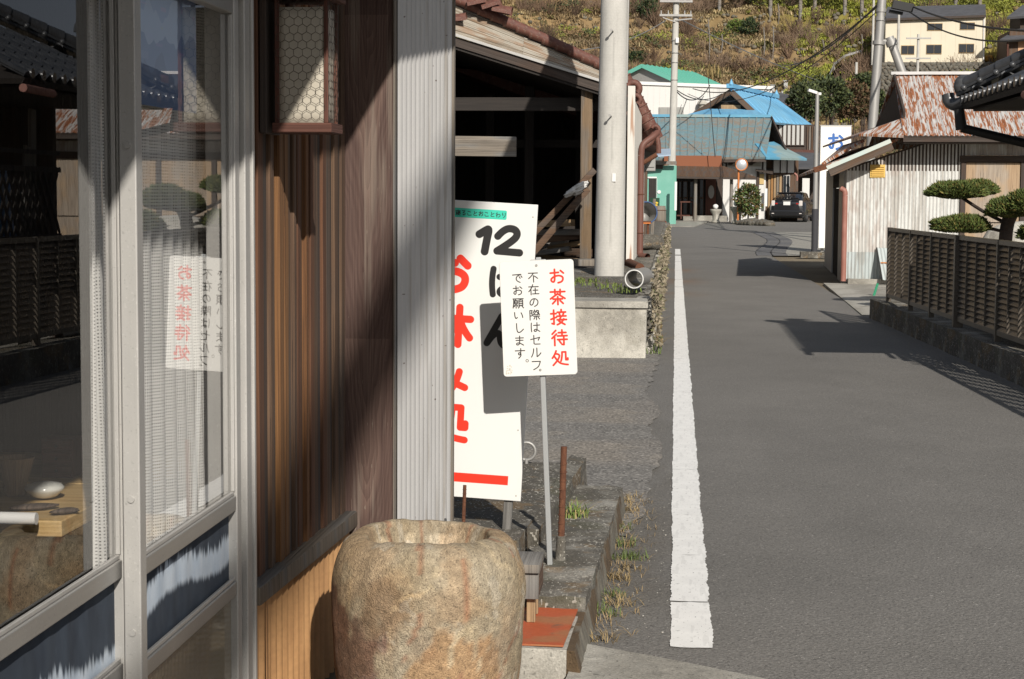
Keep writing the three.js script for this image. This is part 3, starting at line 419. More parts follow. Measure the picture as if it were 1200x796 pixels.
// ---------------------------------------------------------------- the old shop on the left
const shop = thing('old_shop', 'old wooden shop front with aluminium sliding doors and weathered plank wall', 'shop');
{
  // indigo cloth with an undyed wavy band, behind the lower pane
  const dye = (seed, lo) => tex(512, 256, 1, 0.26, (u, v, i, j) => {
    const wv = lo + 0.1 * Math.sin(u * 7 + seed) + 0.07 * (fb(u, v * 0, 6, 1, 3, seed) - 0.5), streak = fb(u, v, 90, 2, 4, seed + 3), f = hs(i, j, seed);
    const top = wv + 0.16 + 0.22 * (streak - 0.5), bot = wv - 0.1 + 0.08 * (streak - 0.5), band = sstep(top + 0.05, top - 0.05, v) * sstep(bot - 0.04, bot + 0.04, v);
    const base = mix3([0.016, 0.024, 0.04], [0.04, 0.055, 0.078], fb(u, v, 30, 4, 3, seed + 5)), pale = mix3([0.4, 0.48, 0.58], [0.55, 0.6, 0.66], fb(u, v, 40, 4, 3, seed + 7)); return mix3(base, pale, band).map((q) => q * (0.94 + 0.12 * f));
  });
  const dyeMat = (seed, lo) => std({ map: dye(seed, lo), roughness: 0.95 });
  const ribbed = new THREE.MeshPhysicalMaterial({ color: lin(0.2, 0.17, 0.12), roughness: 0.15, clearcoat: 0.6, clearcoatRoughness: 0.05, bumpMap: gtex(256, 256, 0.12, 0.12, (u, v) => 0.5 + 0.25 * Math.sin(u * Math.PI * 20) + 0.25 * Math.sin((v + u * 0.2) * Math.PI * 16)), bumpScale: 0.004, side: THREE.DoubleSide });
  // a sliding door: outer face at x = xf, from d0 to d1
  const doorAt = (xf, th, d0, d1, dyeM, clothLabel) => {
    const g = new THREE.Group(); g.name = 'door'; shop.add(g);
    const xb = xf - th, sw = 0.046;
    part('stile', box(xb, xf, 0.12, 2.12, -d0 - sw, -d0, 0.004), M.alu, g); part('stile', box(xb, xf, 0.12, 2.12, -d1, -d1 + sw, 0.004), M.alu, g);
    const rail = (y1, h, out) => part('rail', box(xb + 0.002, xf + out, y1 - h, y1, -d1 + sw + 0.001, -d0 - sw - 0.001, 0.004, true), M.aluGrey, g);
    rail(0.781, 0.042, -0.003); rail(0.546, 0.04, -0.003); rail(0.2, 0.08, -0.003); rail(2.12, 0.05, -0.003);
    const bead = (y) => part('glazing_bead', box(xf - 0.017, xf - 0.008, y, y + 0.01, -d1 + sw + 0.002, -d0 - sw - 0.002, 0.002), M.alu, g); bead(0.7815); bead(0.5465);
    for (const dd of [d0 + sw + 0.0005, d1 - sw - 0.0085]) part('glazing_bead', box(xf - 0.017, xf - 0.006, 0.792, 2.069, -dd - 0.008, -dd, 0.002), M.alu, g);
    const xg = xf - 0.02;
    part('glass_pane', quad(V(xg, 0.782, -d0 - sw), V(xg, 0.782, -d1 + sw), V(xg, 2.07, -d1 + sw), V(xg, 2.07, -d0 - sw)), M.glass, g);
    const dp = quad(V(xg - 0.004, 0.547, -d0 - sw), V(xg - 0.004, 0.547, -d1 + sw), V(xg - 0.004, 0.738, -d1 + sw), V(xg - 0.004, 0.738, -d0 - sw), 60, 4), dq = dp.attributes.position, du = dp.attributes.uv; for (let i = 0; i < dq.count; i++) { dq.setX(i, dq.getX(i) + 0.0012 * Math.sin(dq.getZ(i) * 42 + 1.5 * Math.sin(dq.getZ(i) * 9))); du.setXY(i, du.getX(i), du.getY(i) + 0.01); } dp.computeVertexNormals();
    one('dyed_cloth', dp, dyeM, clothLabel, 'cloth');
    part('ribbed_pane', quad(V(xg, 0.2, -d0 - sw), V(xg, 0.2, -d1 + sw), V(xg, 0.506, -d1 + sw), V(xg, 0.506, -d0 - sw)), ribbed, g);
    for (const y of [0.62, 0.92, 1.7]) { const c = new THREE.CylinderGeometry(0.0075, 0.008, 0.004, 14); c.rotateX(Math.PI / 2); c.translate(xf - th / 2, y, -d0 + 0.002); part('screw_cap', c, M.alu, g); }
    return g;
  };
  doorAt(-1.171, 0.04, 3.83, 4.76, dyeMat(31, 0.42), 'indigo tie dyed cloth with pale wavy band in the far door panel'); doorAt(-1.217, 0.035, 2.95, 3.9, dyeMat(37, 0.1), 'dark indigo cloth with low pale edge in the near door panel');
  part('door_frame', [box(-1.27, -1.158, 0.1, 2.2, -4.83, -4.775, 0.004), box(-1.2, -1.15, 0.1, 2.2, -4.85, -4.832, 0.004)], M.alu, shop);
  part('door_frame', box(-1.27, -1.14, 2.125, 2.2, -4.775, -1.9, 0.004, true), M.alu, shop);
  part('threshold', box(-1.28, -1.12, 0.05, 0.115, -4.83, -1.9, 0.004, true), M.aluGrey, shop);
  // plank wall: strips of unequal width and relief
  const A = V(-1.19, 0, -4.835), B = V(-1.13, 0, -6.055), dir = B.clone().sub(A), L = dir.length(); dir.normalize(); const nrm = V(-dir.z, 0, dir.x);
  const seq = [['woodGrey', 50, 18], ['woodDark', 10, 0], ['plankOrange', 62, 8], ['woodDark', 14, 0], ['plankRed', 60, 8], ['woodDark', 46, 3], ['woodBrown', 30, 12], ['woodBrown', 34, 6], ['woodBrown', 20, 0], ['plankAmber', 54, 14], ['woodDark', 16, 0], ['plankAmber', 48, 9], ['woodBrown', 44, 2], ['woodBrown', 30, 12], ['woodDark', 22, 0], ['plankRed', 40, 8], ['woodBrown', 40, 0], ['plankOrange', 36, 12], ['woodDark', 26, 2], ['plankRed', 50, 9], ['woodBrown', 60, 4], ['woodDark', 40, 0], ['plankRed', 52, 8], ['woodBrown', 56, 5], ['woodDark', 30, 1], ['woodBrown', 60, 10], ['woodDark', 40, 3], ['woodBrown', 60, 8]];
  let at = 0; const tot = seq.reduce((s, q) => s + q[1], 0), r = rng(31);
  for (const [m, w, out] of seq) { const ww = w / tot * L, a = A.clone().addScaledVector(dir, at + ww / 2).addScaledVector(nrm, -0.02 + out / 2000); part('plank', bar(V(a.x, 0.485, a.z), V(a.x, 2.72, a.z), 0.04 + out / 1000, ww - 0.0015, 0.003, r() * 7), M[m], shop); at += ww; }
  // weathered sill and the orange corrugated skirt under it
  const s0 = V(-1.163, 0.474, -4.845), s1 = V(-1.108, 0.474, -6.085); part('sill', rough(bar(s0, s1, 0.052, 0.055, 0.008, 2), 0.003, 30, 4), M.woodSill, shop);
  part('corrugated_skirt', corrOn(V(-1.178, 0.0, -4.835), V(0.062, 0, -1.22), V(0, 0.445, 0), 0.064, 0.011, 8), M.orangeCorr, shop);
  part('skirt_seam', bar(V(-1.158, 0, -5.0), V(-1.158, 0.445, -5.0), 0.004, 0.02), M.orangeCorr, shop);
  // the flat brown board facing the street's near end, then the galvanised sheet wall
  const bb = box(-1.14, -0.956, 0.12, 2.75, -6.1, -6.062, 0.004); { const uv = bb.attributes.uv, p = bb.attributes.position; for (let i = 0; i < uv.count; i++) uv.setXY(i, p.getX(i) + 1.05 + 0.12, p.getY(i)); } part('brown_board', bb, M.boardBrown, shop);
  part('board_edge', box(-0.9585, -0.9535, 0.12, 2.75, -6.104, -6.056, 0.001), M.woodGrey, shop);
  part('corrugated_wall', corrOn(V(-0.951, 0.1, -6.108), V(0.064, 0, -0.94), V(0, 2.72, 0), 0.0735, 0.013, 12), M.galv, shop);
  part('corner_trim', rough(box(-0.905, -0.872, 0.1, 2.8, -7.085, -7.05, 0.004), 0.0015, 20, 8), M.woodGrey, shop);
  part('back_wall', box(-3.6, -0.91, 0.05, 2.8, -7.08, -7.04, 0.004), M.woodDark, shop);
  // the room behind the doors: floor, walls, ceiling
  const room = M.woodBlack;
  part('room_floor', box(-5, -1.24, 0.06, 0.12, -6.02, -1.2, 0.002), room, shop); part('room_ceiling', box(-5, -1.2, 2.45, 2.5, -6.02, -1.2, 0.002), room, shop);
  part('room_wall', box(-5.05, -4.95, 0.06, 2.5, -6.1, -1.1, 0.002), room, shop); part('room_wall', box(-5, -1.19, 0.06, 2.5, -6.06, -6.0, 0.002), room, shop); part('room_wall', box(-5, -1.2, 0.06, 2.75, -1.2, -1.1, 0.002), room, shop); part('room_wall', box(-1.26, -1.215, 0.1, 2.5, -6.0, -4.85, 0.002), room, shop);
  part('near_wall', box(-1.26, -1.17, 0.05, 2.72, -2.9, -1.0, 0.004), M.woodBrown, shop); part('lintel_wall', box(-1.27, -1.17, 2.202, 2.72, -4.83, -2.9, 0.004, true), M.woodDark, shop);
  // roof with a deep eave: it shades the upper part of the wall
  const ew = [V(-0.45, 2.94, 1.2), V(-0.45, 2.94, -7.3), V(-5.4, 5.0, -7.3), V(-5.4, 5.0, 1.2)]; part('roof', slab(ew, 0.05), M.tileBlack, shop);
  part('fascia', bar(V(-0.46, 2.915, 1.2), V(-0.46, 2.915, -7.3), 0.03, 0.05), M.woodDark, shop);
  part('far_gable', box(-5.2, -0.98, 2.75, 3.0, -7.09, -7.05, 0.004), M.woodDark, shop);
  for (let d = 0; d < 7.2; d += 0.9) part('rafter', bar(V(-0.5, 2.9, -d), V(-1.4, 3.27, -d), 0.05, 0.06), M.woodDark, shop);
}
// ---------------------------------------------------------------- behind the glass
{
  // lace curtain with open squares, in soft folds
  const holes = gtex(256, 256, 0.064, 0.064, (u, v) => { const a = (u * 8) % 1, b = (v * 8) % 1, band = (v * 2) % 1 < 0.1; return !band && a > 0.34 && a < 0.78 && b > 0.3 && b < 0.72 ? 0.12 : 1; });
  const lace = new THREE.MeshPhysicalMaterial({ color: lin(0.84, 0.83, 0.8), alphaMap: holes, transparent: true, roughness: 0.95, transmission: 0.3, thickness: 0, side: THREE.DoubleSide });
  const curtain = (x, d0, d1, y0, y1, folds, amp, gather) => { const nu = folds * 10, pos = [], uv = [], idx = []; for (let j = 0; j <= 12; j++) for (let i = 0; i <= nu; i++) { const s = i / nu, t = j / 12, sway = 0.012 * Math.sin(s * 5 + t * 2); pos.push(x + amp * Math.sin(s * folds * 6.283 + 0.6 * Math.sin(t * 3 + s * 9)) * (0.6 + 0.4 * (1 - t)) + sway, mixn(y0, y1, t), -mixn(d0, d1, s) + gather * Math.sin(t * 3.1) * (1 - s)); uv.push(s * (d1 - d0) * 1.5, mixn(y0, y1, t)); } for (let j = 0; j < 12; j++) for (let i = 0; i < nu; i++) { const k = j * (nu + 1) + i; idx.push(k, k + 1, k + nu + 2, k, k + nu + 2, k + nu + 1); } const g = new THREE.BufferGeometry(); g.setAttribute('position', new THREE.Float32BufferAttribute(pos, 3)); g.setAttribute('uv', new THREE.Float32BufferAttribute(uv, 2)); g.setIndex(idx); g.computeVertexNormals(); return g; };
  one('lace_curtain', curtain(-1.3, 4.16, 5.3, 0.55, 2.1, 11, 0.014, 0), lace, 'white lace curtain with square holes behind the far sliding door', 'curtain');
  one('lace_curtain', curtain(-1.32, 3.94, 4.13, 0.55, 2.1, 5, 0.014, 0.02), lace, 'narrow gathered lace curtain at the edge of the door showing the table', 'curtain');
  // poster: a plain blue landscape print
  const cv = document.createElement('canvas'); cv.width = 256; cv.height = 512; const c = cv.getContext('2d'), r = rng(5);
  const gr = c.createLinearGradient(0, 0, 0, 512); gr.addColorStop(0, '#a9bdd8'); gr.addColorStop(0.5, '#c3d0e2'); gr.addColorStop(1, '#7d93b4'); c.fillStyle = gr; c.fillRect(0, 0, 256, 512);
  for (let k = 0; k < 5; k++) { c.fillStyle = ['#8fa5c6', '#7d94b8', '#94a8c4', '#6880a6', '#5a7094'][k]; c.beginPath(); c.moveTo(0, 512); for (let x = 0; x <= 256; x += 8) c.lineTo(x, 190 + k * 60 + 50 * n2(x * 0.02, k * 3, 0, 0, 9) - 30 * n2(x * 0.08, k, 0, 0, 10)); c.lineTo(256, 512); c.fill(); }
  for (let k = 0; k < 60; k++) { c.fillStyle = `rgba(${150 + 80 * r() | 0},${130 + 60 * r() | 0},${130 + 80 * r() | 0},0.25)`; c.fillRect(256 * r(), 512 * r(), 6 + 30 * r(), 3 + 14 * r()); }
  c.fillStyle = '#5d3f63'; c.fillRect(190, 0, 66, 150);
  const t = new THREE.CanvasTexture(cv); t.colorSpace = THREE.SRGBColorSpace; t.magFilter = THREE.LinearFilter;
  const pg = new THREE.BoxGeometry(0.002, 0.62, 0.5); pg.rotateY(0); const uv = pg.attributes.uv; void uv;
  const pm = one('wall_poster', pg, std({ map: t, roughness: 0.6 }), 'faded blue landscape poster hung inside the far sliding door', 'poster'); pm.position.set(-1.232, 2.11, -4.3);
  // table and the things on it
  const tb = thing('display_table', 'thick pine table standing inside the shop window', 'table', [0, 0, 0]);
  part('top_board', box(-2.9, -1.537, 0.725, 0.767, -4.93, -4.36, 0.004, true), M.woodPine, tb); part('top_board', box(-2.9, -1.537, 0.725, 0.768, -5.5, -4.935, 0.004, true), M.woodPine, tb);
  for (const [x, d] of [[-1.95, 4.75], [-1.75, 5.4], [-2.8, 4.6], [-2.8, 5.4]]) part('leg', box(x - 0.04, x + 0.04, 0.12, 0.723, -d - 0.04, -d + 0.04, 0.004), M.woodPine, tb);
  part('apron', box(-2.8, -1.7, 0.66, 0.72, -4.78, -4.75, 0.004, true), M.woodPine, tb);
  const por = new THREE.MeshPhysicalMaterial({ color: lin(0.6, 0.6, 0.56), roughness: 0.15, clearcoat: 0.8, side: THREE.DoubleSide });
  const lathe = (pts, seg = 32) => new THREE.LatheGeometry(pts.map((p) => new THREE.Vector2(...p)), seg);
  const at = (px, py, y) => G(px, py, y);
  const b = at(52, 584, 0.77), bm = one('porcelain_bowl', lathe([[0, 0.004], [0.03, 0.004], [0.06, 0.016], [0.085, 0.04], [0.09, 0.055], [0.075, 0.07], [0.03, 0.08], [0, 0.081]]), por, 'white porcelain lidded bowl on the pine table', 'bowl'); bm.position.set(b.x, 0.768, b.z); bm.scale.setScalar(0.6);
  const w = at(20, 614, 0.77), wm = one('paper_roll', rod(V(-0.25, 0.016, 0), V(0.05, 0.016, 0), 0.0155, 0.0155, 20), M.whitePaint, 'white paper roll lying along the front of the pine table', 'paper roll'); wm.position.set(w.x, 0.768, w.z);
  const dr = at(53, 566, 0.77), dg = thing('drawer_box', 'small red brown drawer box on the pine table', 'drawer box', [dr.x, 0.7685, dr.z - 0.1]);
  dg.scale.setScalar(0.47); part('case', box(-0.1, 0.1, 0, 0.24, -0.2, 0, 0.004), M.woodRedBrown, dg); for (let k = 0; k < 3; k++) { const f = part('drawer', box(-0.088, 0.088, 0.012 + k * 0.076, 0.08 + k * 0.076, 0.001, 0.012, 0.003, true), M.woodRedBrown, dg); const kn = new THREE.SphereGeometry(0.01, 10, 8); kn.translate(0, 0.046 + k * 0.076, 0.018); part('knob', kn, M.black, f); }
  const va = at(18, 580, 0.77), vm = one('clay_vase', lathe([[0, 0], [0.04, 0], [0.055, 0.02], [0.05, 0.05], [0.07, 0.12], [0.085, 0.17], [0.08, 0.172], [0.06, 0.12], [0, 0.06]]), M.woodTan, 'flared beige clay vase on the pine table', 'vase'); vm.position.set(va.x, 0.768, va.z); vm.scale.setScalar(0.62);
  const bk = (px, py, s, ry, label) => { const p = at(px, py, 0.77), g = jitter(new THREE.SphereGeometry(1, 16, 8), 0.15, 2, ry * 9); g.scale(0.06 * s, 0.008, 0.024 * s); g.rotateY(ry); const m = one('driftwood_piece', uvM(g.toNonIndexed()), M.woodBrown, label, 'wood piece'); m.position.set(p.x, 0.777, p.z); };
  bk(40, 597, 1.1, 0.5, 'long flat driftwood piece on the pine table'); bk(76, 602, 0.7, 0.8, 'small driftwood chip near the corner of the pine table');
}
// ---------------------------------------------------------------- wall lantern caged in chicken wire
{
  const x0 = -1.128, x1 = -0.976, d0 = 5.0, d1 = 5.15, y0 = 1.795, y1 = 2.14, lt = thing('wall_lantern', 'square wall lantern caged in hexagonal chicken wire', 'lantern');
  part('base_tray', box(x0 - 0.006, x1 + 0.012, y0 - 0.028, y0, -d1 - 0.01, -d0 + 0.012, 0.003, true), M.woodRedBrown, lt); part('top_cap', box(x0 - 0.02, x1 + 0.02, y1, y1 + 0.045, -d1 - 0.02, -d0 + 0.02, 0.003, true), M.woodRedBrown, lt);
  part('back_plate', box(-1.17, x0 - 0.022, y0 - 0.03, y1 + 0.06, -d1 - 0.02, -d0 + 0.01, 0.003), M.woodDark, lt);
  for (const [x, d] of [[x0 + 0.006, d0 + 0.006], [x1 - 0.006, d0 + 0.006], [x0 + 0.006, d1 - 0.006], [x1 - 0.006, d1 - 0.006]]) part('corner_post', box(x - 0.006, x + 0.006, y0, y1, -d - 0.006, -d + 0.006, 0.002), M.woodRedBrown, lt);
  const paper = std({ map: tex(256, 256, 0.2, 0.4, (u, v) => { const a = fb(u, v, 4, 4, 5, 71), b = fb(u, v, 7, 5, 4, 73); return mix3([0.48, 0.44, 0.36], [0.2, 0.17, 0.14], sstep(0.5, 0.7, a) * 0.7 + 0.2 * sstep(0.5, 0.6, b)); }), roughness: 0.5 });
  part('paper_shade', jitter(new THREE.BoxGeometry(0.136, y1 - y0 - 0.02, 0.134, 6, 10, 6).translate((x0 + x1) / 2, (y0 + y1) / 2 - 0.012, -(d0 + d1) / 2), 0.004, 30, 3).toNonIndexed(), paper, lt);
  const hex = (w, h, cell) => { const list = [], s = cell / Math.sqrt(3), r = rng(3); const P = (i, j) => V(i, j, 0); for (let row = 0; row * s * 1.5 < h + s; row++) for (let k = -1; k * cell < w + cell; k++) { const cx = (k + (row % 2) * 0.5) * cell, cy = row * s * 1.5, c = [P(cx, cy + s), P(cx + cell / 2, cy + s / 2), P(cx + cell / 2, cy - s / 2), P(cx, cy - s)]; for (let e = 0; e < 3; e++) { const a = c[e].clone(), b = c[e + 1].clone(); if (Math.min(a.x, b.x) < 0 || Math.max(a.x, b.x) > w || Math.min(a.y, b.y) < 0 || Math.max(a.y, b.y) > h) continue; const wob = (p) => p.add(V(0.0035 * (n2(p.x * 60, p.y * 60, 0, 0, 3) - 0.5), 0.0035 * (n2(p.x * 60, p.y * 60, 0, 0, 4) - 0.5), 0.004 * (n2(p.x * 40, p.y * 40, 0, 0, 5) - 0.5))); list.push(rod(wob(a), wob(b), 0.0007, 0.0007, 4, true)); } } void r; return join(list); };
  const hf = hex(x1 - x0 - 0.01, y1 - y0, 0.025); const m1 = part('wire_mesh', hf, plain(0.05, 0.04, 0.03, 0.6), lt); m1.position.set(x0 + 0.005, y0, -d0 + 0.002);
  const m2 = part('wire_mesh', hex(d1 - d0 - 0.01, y1 - y0, 0.025), plain(0.05, 0.035, 0.025, 0.6), lt); m2.rotation.y = Math.PI / 2; m2.position.set(x1 + 0.002, y0, -d0 - 0.005);
}

// ---------------------------------------------------------------- hand-drawn lettering: strokes in a 100 x 100 box, y down; a leading 1 means a smooth curve
const GL = {
  'お': [[0, 10, 30, 60, 27], [1, 36, 8, 36, 40, 36, 72, 30, 86, 18, 82, 12, 70, 24, 56, 46, 47, 68, 46, 86, 56, 86, 74, 74, 87, 56, 90], [0, 72, 16, 90, 32]],
  '茶': [[0, 6, 20, 94, 20], [0, 34, 6, 34, 32], [0, 66, 6, 66, 32], [0, 50, 32, 6, 62], [0, 50, 32, 94, 62], [0, 22, 64, 78, 64], [0, 50, 50, 50, 98], [0, 36, 74, 18, 92], [0, 64, 74, 82, 92]],
  '接': [[0, 4, 28, 36, 28], [0, 22, 6, 22, 92, 10, 88], [0, 4, 62, 38, 50], [0, 68, 4, 68, 18], [0, 44, 20, 94, 20], [0, 56, 26, 60, 42], [0, 82, 26, 76, 42], [0, 42, 44, 96, 44], [0, 64, 50, 52, 74, 88, 96], [1, 82, 62, 72, 84, 42, 96], [0, 42, 66, 98, 66]],
  '待': [[0, 30, 6, 8, 28], [0, 34, 28, 6, 54], [0, 22, 46, 22, 98], [0, 46, 20, 92, 20], [0, 68, 4, 68, 40], [0, 40, 40, 98, 40], [0, 40, 62, 98, 62], [0, 78, 48, 78, 94, 66, 92], [0, 50, 70, 60, 84]],
  '処': [[1, 28, 6, 20, 30, 4, 50], [1, 20, 24, 52, 24, 40, 62, 8, 94], [1, 18, 42, 36, 70, 60, 88, 98, 92], [1, 64, 14, 64, 46, 56, 70], [0, 64, 14, 86, 14, 86, 62, 98, 62, 98, 52]],
  '不': [[0, 8, 14, 92, 14], [1, 54, 14, 36, 44, 8, 64], [0, 54, 38, 54, 98], [0, 64, 42, 92, 64]],
  '在': [[0, 6, 24, 94, 24], [1, 44, 4, 30, 44, 6, 68], [0, 26, 48, 26, 98], [0, 46, 56, 90, 56], [0, 66, 38, 66, 90], [0, 40, 90, 98, 90]],
  'の': [[1, 54, 18, 46, 56, 32, 78, 14, 74, 12, 46, 34, 20, 62, 16, 86, 34, 88, 60, 74, 82, 54, 90]],
  '際': [[0, 8, 10, 8, 98], [0, 8, 10, 30, 10, 20, 36], [1, 20, 36, 34, 50, 26, 62, 12, 60], [1, 52, 6, 46, 24, 36, 34], [1, 46, 16, 64, 16, 54, 38, 38, 52], [1, 70, 10, 94, 10, 84, 32, 98, 50], [0, 70, 18, 86, 46], [0, 54, 50, 82, 50], [0, 42, 64, 98, 64], [0, 68, 64, 68, 96], [0, 54, 74, 44, 90], [0, 84, 74, 96, 90]],
  'は': [[1, 18, 10, 13, 50, 18, 90], [0, 38, 32, 94, 30], [1, 70, 8, 70, 60, 66, 84, 50, 90, 38, 80, 50, 68, 70, 72, 94, 90]],
  'セ': [[0, 6, 46, 90, 28, 76, 54], [0, 36, 8, 36, 84, 44, 90, 92, 90]],
  'ル': [[1, 30, 16, 30, 56, 8, 92], [0, 60, 10, 60, 90], [1, 60, 90, 80, 80, 96, 56]],
  'フ': [[0, 12, 18, 88, 18], [1, 88, 18, 78, 56, 54, 80, 24, 94]],
  'で': [[0, 8, 22, 86, 18], [1, 86, 18, 56, 28, 38, 52, 46, 80, 76, 92], [0, 70, 40, 78, 54], [0, 86, 32, 95, 46]],
  '願': [[0, 4, 10, 48, 10], [1, 10, 10, 10, 56, 2, 94], [0, 28, 12, 24, 24], [0, 18, 26, 44, 26, 44, 54, 18, 54, 18, 26], [0, 18, 40, 44, 40], [0, 30, 54, 30, 96], [0, 20, 66, 14, 82], [0, 40, 66, 47, 82], [0, 52, 10, 99, 10], [0, 75, 10, 70, 22], [0, 58, 22, 93, 22, 93, 72, 58, 72, 58, 22], [0, 58, 38, 93, 38], [0, 58, 55, 93, 55], [0, 66, 76, 52, 96], [0, 83, 76, 99, 96]],
  'い': [[1, 14, 20, 14, 58, 26, 82, 38, 66], [1, 74, 24, 86, 44, 88, 68]],
  'し': [[1, 28, 6, 27, 66, 40, 92, 66, 86, 90, 60]],
  'ま': [[0, 14, 24, 86, 24], [0, 18, 46, 82, 46], [1, 52, 6, 52, 60, 46, 86, 26, 90, 18, 78, 34, 68, 58, 74, 86, 92]],
  'す': [[0, 6, 26, 94, 26], [1, 58, 6, 58, 50, 48, 68, 34, 60, 36, 46, 50, 44, 60, 56, 56, 80, 36, 96]],
  '休': [[0, 32, 6, 8, 46], [0, 24, 32, 24, 98], [0, 40, 34, 98, 34], [0, 70, 6, 70, 98], [1, 68, 36, 60, 60, 42, 80], [1, 72, 36, 80, 60, 98, 80]],
  'み': [[1, 16, 22, 54, 18, 40, 60, 20, 84, 10, 72, 24, 60, 60, 66, 94, 80], [1, 78, 40, 72, 70, 54, 94]],
  'ば': [[1, 18, 10, 12, 50, 20, 90], [0, 38, 34, 90, 32], [1, 68, 12, 68, 60, 64, 84, 48, 90, 38, 80, 50, 68, 70, 72, 92, 90], [0, 76, 4, 84, 16], [0, 92, 0, 99, 12]],
  'ん': [[1, 54, 6, 34, 46, 10, 94, 34, 56, 52, 52, 54, 80, 70, 92, 94, 62]],
  '1': [[1, 18, 32, 38, 18, 52, 10, 46, 44, 40, 92]],
  '2': [[1, 12, 36, 34, 8, 70, 6, 84, 26, 64, 52, 12, 88], [0, 12, 88, 92, 90]],
  '寝': [[0, 50, 0, 50, 12], [0, 8, 26, 8, 14, 92, 14, 90, 26], [0, 28, 32, 28, 98], [0, 10, 42, 20, 56], [0, 8, 86, 24, 68], [0, 48, 32, 88, 32, 88, 54], [0, 50, 43, 88, 43], [0, 46, 54, 94, 54], [0, 42, 74, 42, 64, 96, 64, 92, 74], [1, 50, 76, 88, 76, 46, 99], [0, 54, 82, 95, 99]],
  'る': [[0, 18, 12, 74, 12], [1, 74, 12, 24, 58, 50, 46, 82, 58, 78, 86, 50, 96, 34, 84, 46, 74, 62, 86]],
  'こ': [[1, 20, 22, 76, 20, 66, 32], [1, 18, 58, 16, 86, 50, 92, 88, 84]],
  'と': [[0, 30, 8, 40, 46], [1, 82, 28, 30, 54, 20, 78, 40, 92, 86, 88]],
  'わ': [[0, 28, 6, 28, 98], [1, 8, 34, 40, 28, 10, 80, 44, 42, 78, 38, 92, 62, 80, 84, 56, 94]],
  'り': [[1, 26, 10, 23, 44, 32, 60, 37, 46], [1, 74, 8, 78, 50, 66, 80, 44, 98]],
};
function glyph(c, ch, cx, cy, s, lw, color) {
  c.strokeStyle = color; c.lineWidth = lw; c.lineCap = 'round'; c.lineJoin = 'round';
  for (const st of GL[ch] ?? []) {
    const p = []; for (let i = 1; i < st.length; i += 2) p.push([cx + (st[i] / 100 - 0.5) * s, cy + (st[i + 1] / 100 - 0.5) * s]);
    c.beginPath(); c.moveTo(...p[0]);
    if (!st[0] || p.length < 3) p.slice(1).forEach((q) => c.lineTo(...q));
    else { for (let i = 1; i < p.length - 1; i++) { const e = i === p.length - 2 ? p[i + 1] : [(p[i][0] + p[i + 1][0]) / 2, (p[i][1] + p[i + 1][1]) / 2]; c.quadraticCurveTo(p[i][0], p[i][1], e[0], e[1]); } }
    c.stroke();
  }
}
function canvasTex(w, h, draw) { const cv = document.createElement('canvas'); cv.width = w; cv.height = h; draw(cv.getContext('2d'), w, h); const t = new THREE.CanvasTexture(cv); t.colorSpace = THREE.SRGBColorSpace; t.magFilter = THREE.LinearFilter; return t; }
function speckle(c, w, h, n, seed, cols) { const r = rng(seed); for (let i = 0; i < n; i++) { c.fillStyle = cols[Math.floor(r() * cols.length)]; const s = 0.6 + 1.8 * r() * r(); c.fillRect(w * r(), h * r(), s, s); } }
function roundShape(w, h, r) { const s = new THREE.Shape(); s.moveTo(r, 0); s.lineTo(w - r, 0); s.absarc(w - r, r, r, -Math.PI / 2, 0, false); s.lineTo(w, h - r); s.absarc(w - r, h - r, r, 0, Math.PI / 2, false); s.lineTo(r, h); s.absarc(r, h - r, r, Math.PI / 2, Math.PI, false); s.lineTo(0, r); s.absarc(r, r, r, Math.PI, 1.5 * Math.PI, false); return s; }
function faceUV(g, w, h) { const p = g.attributes.position, uv = g.attributes.uv; for (let i = 0; i < p.count; i++) uv.setXY(i, p.getX(i) / w, p.getY(i) / h); return g; }

